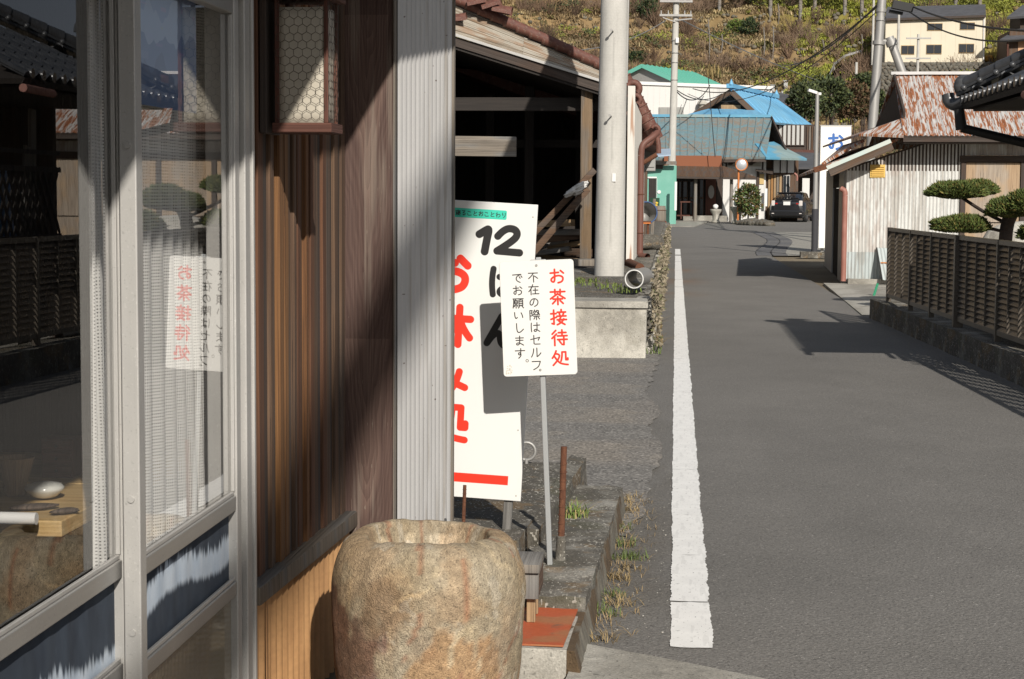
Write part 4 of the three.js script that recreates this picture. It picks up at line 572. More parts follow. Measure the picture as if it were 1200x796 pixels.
// ---------------------------------------------------------------- small self-service sign on a post
{
  const D = 6.95, f = Q(645, 675, 6.95), w = 0.286, h = 0.447;
  const t = canvasTex(576, 900, (c, W, H) => {
    c.fillStyle = '#d6d5d1'; c.fillRect(0, 0, W, H); speckle(c, W, H, 260, 3, ['#cfccc4', '#d8d5cc', '#c2beb2', '#efeee9']);
    const X = (a) => a * W, Y = (a) => a * H;
    [...'お茶接待処'].forEach((ch, i) => glyph(c, ch, X(0.772), Y(0.142 + 0.178 * i), 128, 15, '#d8301c'));
    [...'不在の際はセルフ'].forEach((ch, i) => glyph(c, ch, X(0.448), Y(0.141 + 0.1095 * i), 84, 8, '#2b2726'));
    [...'でお願いします'].forEach((ch, i) => glyph(c, ch, X(0.232), Y(0.144 + 0.1095 * i), 84, 8, '#2b2726'));
    c.lineWidth = 5; c.strokeStyle = '#55504c'; c.beginPath(); c.arc(X(0.325), Y(0.868), 10, 0, 6.3); c.stroke();
    c.fillStyle = 'rgba(150,135,110,0.35)'; for (let i = 0; i < 18; i++) { const r = rng(i + 5); c.beginPath(); c.ellipse(20 + 60 * r(), H - 20 - 70 * r(), 3 + 8 * r(), 2 + 6 * r(), r() * 3, 0, 6.3); c.fill(); }
  });
  const sg = thing('notice_sign', 'small white notice with red and black Japanese lettering on a metal post', 'sign', [f.x, f.y, -D]);
  const ctr = Q(631.5, 372.4, D), lean = 0.045; sg.rotation.z = lean; sg.rotation.y = 0;
  const lc = sg.worldToLocal ? V(ctr.x - f.x, ctr.y - f.y, 0) : V(); lc.applyAxisAngle(V(0, 0, 1), -lean);
  const pl = new THREE.ExtrudeGeometry(roundShape(w, h, 0.012), { depth: 0.002, bevelEnabled: true, bevelSize: 0.001, bevelThickness: 0.001, bevelSegments: 1, curveSegments: 6 }); pl.translate(-w / 2, -h / 2, 0);
  const plate = part('sign_plate', pl, plain(0.6, 0.6, 0.58, 0.5), sg); plate.position.set(lc.x, lc.y, 0.022); plate.rotation.y = 0.06;
  const fg = faceUV(new THREE.ShapeGeometry(roundShape(w, h, 0.012), 6), w, h); fg.translate(-w / 2, -h / 2, 0.0042); part('printed_face', fg, std({ map: t, roughness: 0.4 }), plate);
  for (const y of [h / 2 - 0.018, -h / 2 + 0.022]) { const s = new THREE.CylinderGeometry(0.005, 0.005, 0.003, 12); s.rotateX(Math.PI / 2); s.translate(0.0, y, 0.0055); part('screw', s, M.steelGrey, plate); }
  part('post', [box(-0.0105, 0.0105, -0.02, lc.y + h / 2 + 0.012, -0.012, 0.012, 0.003)], M.signGalv, sg);
  part('bracket', box(-0.03, 0.03, lc.y + h / 2 - 0.03, lc.y + h / 2 + 0.004, 0.0125, 0.0205, 0.002), M.signGalv, sg);
  part('rusty_foot', box(-0.013, 0.014, -0.012, 0.03, -0.015, 0.0145, 0.002), M.rust, sg);
}
// ---------------------------------------------------------------- white number board leaning behind the shop corner
{
  const D = 7.22, w = 0.64, h = 1.212, br = Q(610, 588, D), ppm = 2100 / D, tilt = -0.052;
  const loc = (px, py) => { const dx = (px - 610) / ppm, dy = (588 - py) / ppm; return [dx * Math.cos(tilt) + dy * Math.sin(tilt), -dx * Math.sin(tilt) + dy * Math.cos(tilt)]; };
  const t = canvasTex(1024, 1940, (c, W, H) => {
    c.fillStyle = '#d6d6d3'; c.fillRect(0, 0, W, H); speckle(c, W, H, 900, 9, ['#d2d0ca', '#cac7bf', '#e4e3df', '#bfbbb1']);
    const S = W / w, at = (px, py) => { const [x, y] = loc(px, py); return [(x + w) * S, (h - y) * S]; }, g = (ch, px, py, m, lw, col, sx = 1) => { const [x, y] = at(px, py); c.save(); c.translate(x, y); c.scale(sx, 1); glyph(c, ch, 0, 0, m * S, lw * S, col); c.restore(); };
    g('1', 570, 277, 0.115, 0.032, '#1d1b1b'); g('2', 594, 278, 0.115, 0.03, '#1d1b1b'); g('ば', 588, 327, 0.13, 0.025, '#1d1b1b'); g('ん', 584, 386, 0.145, 0.027, '#1d1b1b');
    g('お', 525, 316, 0.175, 0.032, '#e2311b'); g('休', 526, 378, 0.165, 0.03, '#e2311b'); g('み', 523, 438, 0.16, 0.029, '#e2311b'); g('処', 520, 494, 0.17, 0.028, '#e2311b');
    c.fillStyle = '#e2311b'; const [x0, y0] = at(500, 552), [x1, y1] = at(595, 570); c.fillRect(x0, y1 - 0.04 * S, x1 - x0, 0.038 * S); c.beginPath(); c.moveTo(x0, y1); c.lineTo(x0, y1 - 0.16 * S); c.lineTo(at(530, 536)[0], at(530, 536)[1]); c.lineTo(at(530, 560)[0], at(530, 560)[1]); c.fill(); void y0;
    c.fillStyle = '#35c0a6'; const [tx, ty] = at(592, 248); c.beginPath(); c.roundRect(tx - 0.36 * S, ty - 0.019 * S, 0.36 * S, 0.038 * S, 10); c.fill();
    [...'寝ることおことわり'].forEach((ch, i) => glyph(c, ch, tx - (0.0235 * (8.5 - i)) * S, ty, 0.0215 * S, 0.0028 * S, '#24322f'));
    c.fillStyle = '#9b978d'; for (const [px, py] of [[623, 250], [605, 582], [607, 503]]) { const [x, y] = at(px, py); c.beginPath(); c.arc(x, y, 5, 0, 6.3); c.fill(); }
  });
  const bd = thing('number_board', 'tall white board with big black and red Japanese brush lettering behind the shop corner', 'board', [br.x, br.y, -D]); bd.rotation.z = tilt;
  part('panel', box(-w, 0, 0, h, -0.014, 0, 0.002), M.whitePaint, bd);
  const fg = faceUV(new THREE.ShapeGeometry(roundShape(w - 0.004, h - 0.004, 0.001)), w - 0.004, h - 0.004); fg.translate(-w + 0.002, 0.002, 0.0015); part('painted_face', fg, std({ map: t, roughness: 0.45 }), bd);
  for (const x of [-0.07, -0.52]) part('stake', rough(box(x, x + 0.036, -0.36, 1.1, -0.052, -0.0145, 0.003), 0.001, 20, x * 9), M.woodGrey, bd);
}
// ---------------------------------------------------------------- stone mortar
{
  const prof = [[0.001, 0.0], [0.2, 0], [0.244, 0.012], [0.258, 0.06], [0.268, 0.14], [0.277, 0.24], [0.283, 0.33], [0.285, 0.41], [0.284, 0.46], [0.279, 0.505], [0.266, 0.548], [0.25, 0.577], [0.23, 0.592], [0.208, 0.599], [0.19, 0.6], [0.182, 0.594], [0.177, 0.578], [0.152, 0.52], [0.13, 0.485], [0.09, 0.465], [0.04, 0.457], [0.001, 0.455]];
  const seg = 120, rows = []; // resample the profile finely
  const cv = new THREE.CatmullRomCurve3(prof.map((p) => V(p[0], p[1], 0)), false, 'centripetal'); const n = 110; for (let i = 0; i <= n; i++) rows.push(cv.getPoint(i / n));
  const pos = [], uv = [], col = [], idx = []; let arc = 0;
  rows.forEach((p, j) => {
    if (j) arc += p.distanceTo(rows[j - 1]);
    for (let i = 0; i <= seg; i++) {
      const a = i / seg * 2 * Math.PI, ca = Math.cos(a), sa = Math.sin(a), lump = 0.012 * (n3(ca * 1.7 + 4, p.y * 3, sa * 1.7) - 0.5) + 0.007 * (n3(ca * 5, p.y * 9, sa * 5) - 0.5) + 0.005 * (n3(ca * 16, p.y * 28, sa * 16) - 0.5);
      const rr = Math.max(0.0005, p.x + lump * clamp(p.x / 0.15)), yy = p.y + (p.y > 0.4 && p.x > 0.12 ? 0.014 * (n3(ca * 1.3 + 9, 2, sa * 1.3) - 0.5) + 0.006 * (n3(ca * 8, 5, sa * 8) - 0.5) : 0);
      pos.push(rr * ca, yy, rr * sa); uv.push(a * 0.3, arc);
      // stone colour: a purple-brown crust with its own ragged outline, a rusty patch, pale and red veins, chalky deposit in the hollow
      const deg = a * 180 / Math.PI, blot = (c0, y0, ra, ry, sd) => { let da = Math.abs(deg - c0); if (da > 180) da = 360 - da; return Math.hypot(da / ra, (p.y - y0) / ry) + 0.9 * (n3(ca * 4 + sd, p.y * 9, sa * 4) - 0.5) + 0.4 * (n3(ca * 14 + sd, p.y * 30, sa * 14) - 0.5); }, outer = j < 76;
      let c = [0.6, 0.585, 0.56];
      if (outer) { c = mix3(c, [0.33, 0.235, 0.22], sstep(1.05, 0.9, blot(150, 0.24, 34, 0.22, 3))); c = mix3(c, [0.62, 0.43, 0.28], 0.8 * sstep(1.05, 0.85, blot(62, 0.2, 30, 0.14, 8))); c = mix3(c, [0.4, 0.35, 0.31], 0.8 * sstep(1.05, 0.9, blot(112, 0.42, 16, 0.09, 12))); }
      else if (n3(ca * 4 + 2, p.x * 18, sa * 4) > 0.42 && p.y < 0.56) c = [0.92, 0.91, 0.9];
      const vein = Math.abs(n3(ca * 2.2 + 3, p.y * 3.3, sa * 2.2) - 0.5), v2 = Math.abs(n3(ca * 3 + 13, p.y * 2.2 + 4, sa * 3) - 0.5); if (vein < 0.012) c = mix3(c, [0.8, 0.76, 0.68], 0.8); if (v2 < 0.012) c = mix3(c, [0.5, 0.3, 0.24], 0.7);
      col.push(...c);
    }
  });
  for (let j = 0; j < rows.length - 1; j++) for (let i = 0; i < seg; i++) { const k = j * (seg + 1) + i; idx.push(k, k + seg + 1, k + 1, k + 1, k + seg + 1, k + seg + 2); }
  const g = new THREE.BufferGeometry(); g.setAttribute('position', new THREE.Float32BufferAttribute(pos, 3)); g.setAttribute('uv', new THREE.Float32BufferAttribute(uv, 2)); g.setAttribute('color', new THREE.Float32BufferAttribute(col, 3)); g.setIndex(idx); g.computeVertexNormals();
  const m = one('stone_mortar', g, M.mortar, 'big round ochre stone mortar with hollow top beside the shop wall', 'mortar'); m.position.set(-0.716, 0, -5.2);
}
// ---------------------------------------------------------------- small bench, rusty bars
{
  const b = thing('low_bench', 'low grey weathered wooden bench half hidden behind the stone mortar', 'bench', [-0.452, 0.106, -6.22]);
  part('seat', rough(box(-0.5, 0, 0.185, 0.215, -0.11, 0.13, 0.003, true), 0.002, 20, 3), M.woodGrey, b); part('side_board', rough(box(-0.5, -0.004, 0.09, 0.184, 0.09, 0.112, 0.003, true), 0.0015, 20, 5), M.woodGrey, b); part('end_board', box(-0.022, -0.003, 0.095, 0.184, -0.1, 0.088, 0.003, true), M.woodBrown, b);
  for (const [x, z] of [[-0.048, 0.045], [-0.048, -0.08], [-0.46, 0.045], [-0.46, -0.08]]) part('leg', box(x, x + 0.03, 0, 0.184, z, z + 0.035, 0.003), M.woodTan, b);
  const pb = G(657, 656, 0.145), pp = thing('rusty_stake', 'rust brown pipe set in a lump of concrete on the kerb wall', 'stake', [pb.x, 0.14, pb.z]); pp.rotation.z = -0.012;
  part('pipe', rod(V(0, 0, 0), V(0.004, 0.46, 0), 0.0135, 0.0125, 12), M.rust, pp); for (let k = 0; k < 9; k++) { const tr = new THREE.TorusGeometry(0.0135, 0.0016, 4, 12); tr.rotateX(Math.PI / 2 + 0.3); tr.translate(0.0005 * k, 0.12 + k * 0.034, 0); part('ridge', tr, M.rust, pp); }
  part('concrete_lump', rough(rod(V(0, -0.01, 0), V(0.001, 0.1, 0), 0.024, 0.017, 14), 0.004, 30, 7), M.concDark, pp);
  const rb = Q(541, 622, 6.62), rr = thing('ribbed_rebar', 'short ribbed rusty reinforcing bar standing in front of the number board', 'rebar', [rb.x, 0.135, -6.62]); rr.rotation.z = -0.03;
  part('bar', rod(V(0, 0, 0), V(0, 0.372, 0), 0.0068, 0.0068, 10), M.rust, rr); const rt = []; for (let k = 0; k < 22; k++) { const tr = new THREE.TorusGeometry(0.0068, 0.0014, 4, 10); tr.rotateX(Math.PI / 2); tr.translate(0, 0.02 + k * 0.016, 0); rt.push(tr); } part('ribs', rt, M.rust, rr);
}

// ---------------------------------------------------------------- retaining wall, ivy wall, big pole
function leafQuads(n, fn, rnd, colFn) { // fn() -> {p, s, dir?}; each leaf a folded pair of triangles
  const pos = [], col = [], a = V(), b = V(), c = V();
  for (let i = 0; i < n; i++) {
    const q = fn(i); if (!q) continue; const { p, s } = q, k = colFn(q), asp = q.asp ?? 0.55;
    a.set(rnd() - 0.5, rnd() - 0.5, rnd() - 0.5).normalize(); if (q.dir) a.multiplyScalar(q.loose ?? 0.6).add(q.dir).normalize();
    b.set(rnd() - 0.5, rnd() - 0.5, rnd() - 0.5).cross(a).normalize().multiplyScalar(s * asp * 0.5); c.crossVectors(a, b).normalize().multiplyScalar(s * 0.1);
    const t = p.clone().addScaledVector(a, s), m = p.clone().addScaledVector(a, s * 0.45).add(c), l = m.clone().sub(b).sub(c), r = m.clone().add(b).sub(c);
    for (const v of [p, r, m, p, m, l, m, r, t, m, t, l]) { pos.push(v.x, v.y, v.z); col.push(...k); }
  }
  const g = new THREE.BufferGeometry(); g.setAttribute('position', new THREE.Float32BufferAttribute(pos, 3)); g.setAttribute('color', new THREE.Float32BufferAttribute(col, 3)); g.computeVertexNormals(); return g;
}
{
  const w = thing('retaining_wall', 'grey stained concrete retaining wall below the big utility pole', 'wall');
  part('front_face', prismBlock([[-5.5, 17.3], [-0.27, 17.45], [-0.27, 17.8], [-5.5, 17.7]], -0.05, [0.52, 0.52, 0.53, 0.53], 60, 8, 3, 0.012, 2.5, 3), M.concWall, w);
  part('coping', prismBlock([[-5.5, 17.28], [-0.255, 17.42], [-0.27, 17.85], [-5.5, 17.75]], 0.5, [0.565, 0.56, 0.57, 0.57], 50, 2, 3, 0.008, 3, 9), M.conc, w);
  part('terrace_fill', prismBlock([[-9, 17.76], [-0.3, 17.86], [-0.32, 23.2], [-9, 23.2]], 0.2, [0.55, 0.55, 0.64, 0.64], 30, 1, 16, 0.03, 1.5, 5), M.concDark, w);
  part('terrace_fill', prismBlock([[-9, 23.21], [-0.32, 23.21], [-0.36, 63], [-9, 63]], 0.2, [0.63, 0.63, 0.66, 0.66], 24, 1, 40, 0.03, 1, 6), M.concDark, w);
  // stones of the street side, each one set in rows, as far as they can be told apart
  const sw = thing('stone_side_wall', 'low rubble stone wall along the street overgrown with dry ivy', 'wall'), r = rng(8), mats = [M.concWall, M.concDark, M.conc], geos = [];
  for (let k = 0; k < 6; k++) geos.push(rough(hexa([P3(-0.5, -0.5, -0.5), P3(0.5, -0.5, -0.5), P3(0.5, -0.5, 0.5), P3(-0.5, -0.5, 0.5)], [P3(-0.45, 0.5, -0.45), P3(0.45, 0.5, -0.45), P3(0.45, 0.5, 0.45), P3(-0.45, 0.5, 0.45)], 3, 3, 3), 0.09, 1.7, k * 5));
  for (let row = 0; row < 3; row++) for (let d = 17.95 + (row % 2) * 0.2; d < 44;) { const len = 0.35 + 0.3 * r(), m = part('stone', geos[Math.floor(r() * 6)], mats[Math.floor(r() * 3)], sw); m.position.set(-0.31 + 0.03 * r(), 0.09 + row * 0.19, -d - len / 2); m.scale.set(0.16, 0.19, len * 0.97); d += len; }
  part('far_run', prismBlock([[-0.5, 44], [-0.22, 44], [-0.2, 63], [-0.5, 63]], 0, 0.62, 2, 4, 40, 0.04, 2, 5), M.concDark, sw);
  const iv = leafQuads(4200, () => { const d = 17.7 + 34 * r() ** 1.3, y = 0.02 + 0.72 * Math.sqrt(r()), x = -0.235 + 0.1 * r() * (0.5 + 0.8 * n2(d * 1.5, y * 4, 0, 0, 3)); if (n2(d * 0.9, y * 2.2, 0, 0, 71) < 0.3) return null; return { p: V(x, y, -d), s: 0.035 + 0.045 * r(), dir: V(0.5, -0.5 + 0.9 * r(), 0.3), loose: 1 }; }, r, () => { const k = 0.6 + 0.7 * r(), q = r(); return q < 0.6 ? [0.22 * k, 0.185 * k, 0.125 * k] : q < 0.75 ? [0.13 * k, 0.13 * k, 0.06 * k] : [0.3 * k, 0.25 * k, 0.18 * k]; });
  const im = struct('dry_ivy', iv, M.leaf); im.userData = { kind: 'stuff', label: 'dry grey green ivy hanging over the low stone wall', category: 'ivy' };
  const gr = []; for (const [px, py, dd] of [[692, 333, 20.5], [684, 331, 20.8], [720, 340, 19.2], [725, 336, 19.6], [733, 345, 18.6], [680, 338, 19.8]]) { const p = Q(px, py, dd), t = tint(bladeTuft(30, 0.22, 0.07, 0.012, r, 1.5), () => { const k = 0.6 + 0.7 * r(); return [0.12 * k, 0.16 * k, 0.03 * k]; }); t.translate(p.x, 0.585, -dd); gr.push(t); }
  const gm = struct('terrace_grass', gr, M.leaf); gm.userData = { kind: 'stuff', label: 'short green grass on the terrace in front of the big pole', category: 'grass' };
  // pipe end lying on the wall
  const pc = Q(744, 327, 18.6), pipe = thing('clay_pipe', 'open round pipe with pale rim lying on the retaining wall', 'pipe', [pc.x, pc.y, -18.6], -0.12);
  const pg = new THREE.LatheGeometry([[0.082, -0.7], [0.082, 0.05], [0.098, 0.052], [0.1, 0.03], [0.1, -0.01], [0.093, -0.02], [0.093, -0.7]].map((q) => new THREE.Vector2(...q)), 36); pg.rotateX(Math.PI / 2); part('barrel', pg, M.steelGrey, pipe); const rim = new THREE.TorusGeometry(0.093, 0.007, 8, 36); rim.translate(0, 0, 0.052); part('rim', rim, M.whitePlaster, pipe);
}
{
  const b = Q(713.8, 319, 22), t = Q(719.9, 0, 22), ax = t.clone().sub(b).normalize(), pole = thing('utility_pole', 'thick concrete utility pole standing in front of the open shed', 'utility pole', [b.x, 0.55, -22]); pole.rotation.z = -(t.x - b.x) / (t.y - b.y);
  part('shaft', rod(V(0, -0.3, 0), V(0, 11.5, 0), 0.186, 0.115, 40), M.pole, pole);
  for (const [py, a] of [[44, 0.3], [141, 0.3]]) { const y = (319 - py) / (2100 / 22) + 0.12, bo = part('step_bolt', rod(V(0.0, y, 0.15), V(-0.02, y + 0.01, 0.3), 0.009, 0.009, 8), M.steelGrey, pole); const nut = new THREE.CylinderGeometry(0.018, 0.018, 0.02, 6); nut.rotateX(Math.PI / 2); nut.translate(-0.02, y + 0.01, 0.3); part('bolt_head', nut, M.steelGrey, bo); void a; }
  part('number_tag', [box(0.02, 0.065, 1.2, 1.3, 0.172, 0.186, 0.002)], M.whitePaint, pole); part('cable_guard', rod(V(0.17, 2.4, 0.02), V(0.158, 11, 0.02), 0.014, 0.014, 8), M.steelGrey, pole);
  void ax;
}
// ---------------------------------------------------------------- open shed with sagging roof
{
  const sh = thing('open_shed', 'dark open wooden shed with corrugated roof edge and red tile verge', 'shed');
  const D = 24, e0 = Q(531, 39, D), e1 = Q(712, 96, D), t0 = Q(531, -2, D), t1 = Q(712, 80, D); const ext = (a, b, k) => b.clone().add(b.clone().sub(a).multiplyScalar(k)); // the verge runs on to the left behind the shop
  const eL = ext(e1, e0, 1.2), tL = ext(t1, t0, 1.2), back = V(0, 0, -10);
  // corrugated strip laid along the slope, leaning back
  const lean = V(0, 0, -0.35); const f = t0.clone().sub(e0).add(lean);
  for (let k = 0; k < 4; k++) { const a = eL.clone().lerp(e1, k / 4), b = eL.clone().lerp(e1, (k + 1) / 4), at = tL.clone().lerp(t1, k / 4).add(lean), bt = tL.clone().lerp(t1, (k + 1) / 4).add(lean); const nv = 30, g = quad(a, b, bt, at, 6, nv), p = g.attributes.position, uv = g.attributes.uv; for (let i = 0; i < p.count; i++) { const w = uv.getY(i); p.setZ(i, p.getZ(i) + 0.013 * Math.sin(w * 6.283 / 0.07) - 0.012 * (k % 2)); } g.computeVertexNormals(); part('corrugated_sheet', g, [M.oldSheet, M.galv, M.oldSheet, M.oldSheet][k], sh); void f; }
  part('roof', slab([tL.clone().add(V(0, -0.05, -0.3)), t1.clone().add(V(0, -0.05, -0.3)), t1.clone().add(back).add(V(0, -0.05, 0)), tL.clone().add(back).add(V(0, -0.05, 0))], 0.08), M.tileRed, sh);
  part('edge_strip', bar(eL.clone().add(V(0, -0.015, 0.02)), e1.clone().add(V(0, -0.015, 0.02)), 0.03, 0.035), M.alu, sh); part('barge_board', bar(eL.clone().add(V(0, -0.1, -0.02)), e1.clone().add(V(0, -0.1, -0.02)), 0.04, 0.12), M.woodDark, sh);
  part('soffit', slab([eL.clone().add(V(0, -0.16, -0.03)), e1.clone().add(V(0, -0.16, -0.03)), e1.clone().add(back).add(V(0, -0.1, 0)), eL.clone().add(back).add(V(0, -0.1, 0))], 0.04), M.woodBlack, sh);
  // red round verge tiles
  const len = tL.distanceTo(t1), n = 26; for (let k = 0; k < n; k++) { const a = tL.clone().lerp(t1, k / n).add(V(0, 0.02, -0.25)), b = tL.clone().lerp(t1, (k + 1.06) / n).add(V(0, 0.03, -0.25)); part('verge_tile', rod(a, b, 0.075, 0.066, 14), M.tileRed, sh); void len; }
  for (const [px, py, rz] of [[577, 5, 0.3], [588, 12, -0.2], [536, 22, 0.1], [560, 2, 0.2]]) { const p = Q(px, py, 24.1), g = new THREE.CylinderGeometry(0.1, 0.11, 0.26, 14, 1, true, 0, Math.PI); g.rotateZ(Math.PI / 2 + rz); g.translate(p.x, p.y - 0.04, -24.1); part('loose_tile', g, M.tileRed, sh); }
  // posts, walls, floor
  const fl = 0.63, top = 3.1; const p0 = Q(687, 200, 24.2);
  part('post', rough(box(p0.x - 0.075, p0.x + 0.075, fl, top, -24.3, -24.15, 0.006), 0.008, 9, 3), M.woodPost, sh); part('post', rough(box(-3.9, -3.75, fl, 4.2, -24.4, -24.25, 0.006), 0.006, 9, 4), M.woodDark, sh);
  part('sill_beam', rough(box(-1.4, -0.95, fl - 0.02, fl + 0.1, -24.1, -23.85, 0.008, true), 0.008, 6, 5), M.woodGrey, sh);
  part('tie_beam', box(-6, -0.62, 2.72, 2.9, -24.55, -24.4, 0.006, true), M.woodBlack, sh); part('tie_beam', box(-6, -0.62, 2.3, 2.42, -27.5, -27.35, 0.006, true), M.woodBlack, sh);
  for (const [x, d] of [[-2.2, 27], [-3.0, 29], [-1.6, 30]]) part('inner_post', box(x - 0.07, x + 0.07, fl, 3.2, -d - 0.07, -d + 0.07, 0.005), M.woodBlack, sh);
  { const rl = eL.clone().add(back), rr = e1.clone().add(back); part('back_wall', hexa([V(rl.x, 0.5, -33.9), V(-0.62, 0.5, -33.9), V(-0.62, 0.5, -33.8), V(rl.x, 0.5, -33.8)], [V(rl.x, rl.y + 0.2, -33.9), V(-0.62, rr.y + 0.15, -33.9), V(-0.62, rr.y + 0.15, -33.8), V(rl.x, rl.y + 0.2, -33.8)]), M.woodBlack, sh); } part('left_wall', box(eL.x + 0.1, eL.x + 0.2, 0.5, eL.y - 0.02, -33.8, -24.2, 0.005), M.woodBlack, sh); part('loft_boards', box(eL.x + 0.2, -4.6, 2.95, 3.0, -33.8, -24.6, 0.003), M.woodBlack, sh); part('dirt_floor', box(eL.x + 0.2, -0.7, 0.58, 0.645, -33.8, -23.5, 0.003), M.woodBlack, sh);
  // street side: pale sheet wall with rust, framed by studs
  const rustWhite = std({ map: tex(512, 512, 2, 2, (u, v) => { const a = fb(u, v, 5, 3, 4, 951), st = fb(u, v, 60, 3, 3, 953); return mix3([0.6, 0.58, 0.53], [0.34, 0.16, 0.08], 0.8 * sstep(0.58, 0.7, a * 0.5 + st * 0.5)); }), roughness: 0.7 });
  part('side_wall', corrOn(V(-0.6, fl, -24.35), V(0, 0, -9.7), V(0, 2.3, 0), 0.12, 0.006, 6), rustWhite, sh); part('side_inner', box(-0.66, -0.62, fl, 3, -34, -24.35, 0.004), M.woodBlack, sh); part('corner_board', box(-0.66, -0.56, fl, 3.05, -24.34, -24.28, 0.004), rustWhite, sh);
  part('downpipe', [rod(V(-0.545, fl + 0.04, -28), V(-0.545, 2.2, -28), 0.05, 0.05, 14), tube([V(-0.545, 2.2, -28), V(-0.52, 2.36, -28), V(-0.36, 2.5, -28.1), V(-0.3, 2.56, -28.2)], 0.05, 12, 12), tube([V(-0.545, fl + 0.08, -28), V(-0.53, fl + 0.02, -27.95), V(-0.42, fl + 0.01, -27.8)], 0.05, 8, 12)], M.pipeBrown, sh);
  for (const y of [1.0, 1.6]) { const tr = new THREE.TorusGeometry(0.053, 0.008, 6, 16); tr.rotateX(Math.PI / 2); tr.translate(-0.545, y, -28); part('pipe_clip', tr, M.rust, sh); }
  // stack of lumber and leaning boards in the opening
  const stick = (name, label, a, b, w, h, m, grp) => { const g = one(name, rough(bar(a, b, w, h, 0.004, a.x), 0.002, 9, a.x, true), m, label, 'timber', grp); return g; };
  stick('lumber_beam', 'short grey squared timber jutting out above the number board', Q(440, 170, 22.6), Q(605, 172, 22.6), 0.1, 0.25, M.woodGrey);
  stick('leaning_board', 'upper of two boards leaning diagonally in the shed opening', Q(610, 290, 23.6), Q(697, 199, 23.9), 0.03, 0.08, M.woodBrown); stick('leaning_board', 'lower of two boards leaning diagonally with a rag over it', Q(606, 318, 23.5), Q(689, 221, 23.8), 0.04, 0.09, M.woodBrown);
  const rg = Q(676, 222, 23.7), rag = one('white_rag', (() => { const g = jitter(jitter(new THREE.SphereGeometry(1, 48, 32), 0.4, 1.8, 4), 0.22, 5, 9); g.scale(0.16, 0.055, 0.08); g.rotateZ(0.6); return uvM(g.toNonIndexed()); })(), M.whitePlaster, 'crumpled white rag draped over the leaning board', 'rag'); rag.position.copy(rg);
  const r = rng(14); [[655, 262, 0.35], [662, 272, 0.5], [650, 280, 0.6], [668, 288, 0.3], [645, 296, 0.5], [680, 296, 0.25], [660, 303, 0.5], [636, 288, 0.6]].forEach(([px, py, l], i) => { const a = Q(px, py, 24.9 + 0.1 * i), an = 0.3 * (r() - 0.3); stick('scrap_timber', 'scrap timber in the pile on the shed floor', a.clone().add(V(-l, -an * l, -0.2)), a.clone().add(V(l * 0.6, an * l, 0.3)), 0.07 + 0.05 * r(), 0.06 + 0.06 * r(), [M.woodTan, M.woodGrey, M.woodBrown][i % 3], 'scrap timber piled in the shed'); });
}
{ // tiled roof of the shed's far half: a stepped ridge of red tiles running down to the street
  const rf = thing('red_tile_ridge', 'red brown tiled roof corner with curved ridge end beyond the big pole', 'roof');
  const path = [Q(730, 92, 31), Q(742, 112, 31), Q(752, 130, 31), Q(762, 148, 31), Q(771, 163, 31)], cv = new THREE.CatmullRomCurve3(path), n = 9;
  for (let k = 0; k < n; k++) { const a = cv.getPoint(k / n), b = cv.getPoint(Math.min(1, (k + 1.12) / n)); part('ridge_tile', rod(a, b, 0.15 - 0.004 * k, 0.135 - 0.004 * k, 16), M.tileRed, rf); const tr = new THREE.TorusGeometry(0.148 - 0.004 * k, 0.016, 6, 18); tr.lookAt(b.clone().sub(a)); tr.translate(a.x, a.y, a.z); part('ridge_band', tr, M.tileRed, rf); }
  const curl = (px, py, d, s, label) => { const p = Q(px, py, d), t = new THREE.TorusGeometry(0.14 * s, 0.075 * s, 10, 22, 3.4); t.rotateZ(-0.7); t.translate(p.x, p.y, p.z); part('ornament_tile', t, M.tileRed, rf); void label; }; curl(742, 104, 30.7, 0.75); curl(741, 128, 30.6, 0.6); curl(745, 117, 30.5, 0.55); curl(768, 152, 30.8, 0.45);
  const tip = tube([Q(755, 172, 30.6), Q(762, 168, 30.6), Q(768, 158, 30.6), Q(771, 165, 30.6), Q(772, 180, 30.6)], 0.045, 20, 10); part('eave_tip', tip, M.tileRed, rf); part('gutter_arm', tube([Q(744, 196, 30.3), Q(757, 189, 30.3), Q(770, 181, 30.3)], 0.04, 10, 8), M.rust, rf);
  part('roof_plane', slab([path[0].clone().add(V(-3, 0.2, 0)), path[0], path[4].clone().add(V(0, -0.1, -0.3)), path[4].clone().add(V(-0.1, -0.1, -6)), path[0].clone().add(V(-3, 0.2, -6))], 0.1), M.tileRed, rf);
}
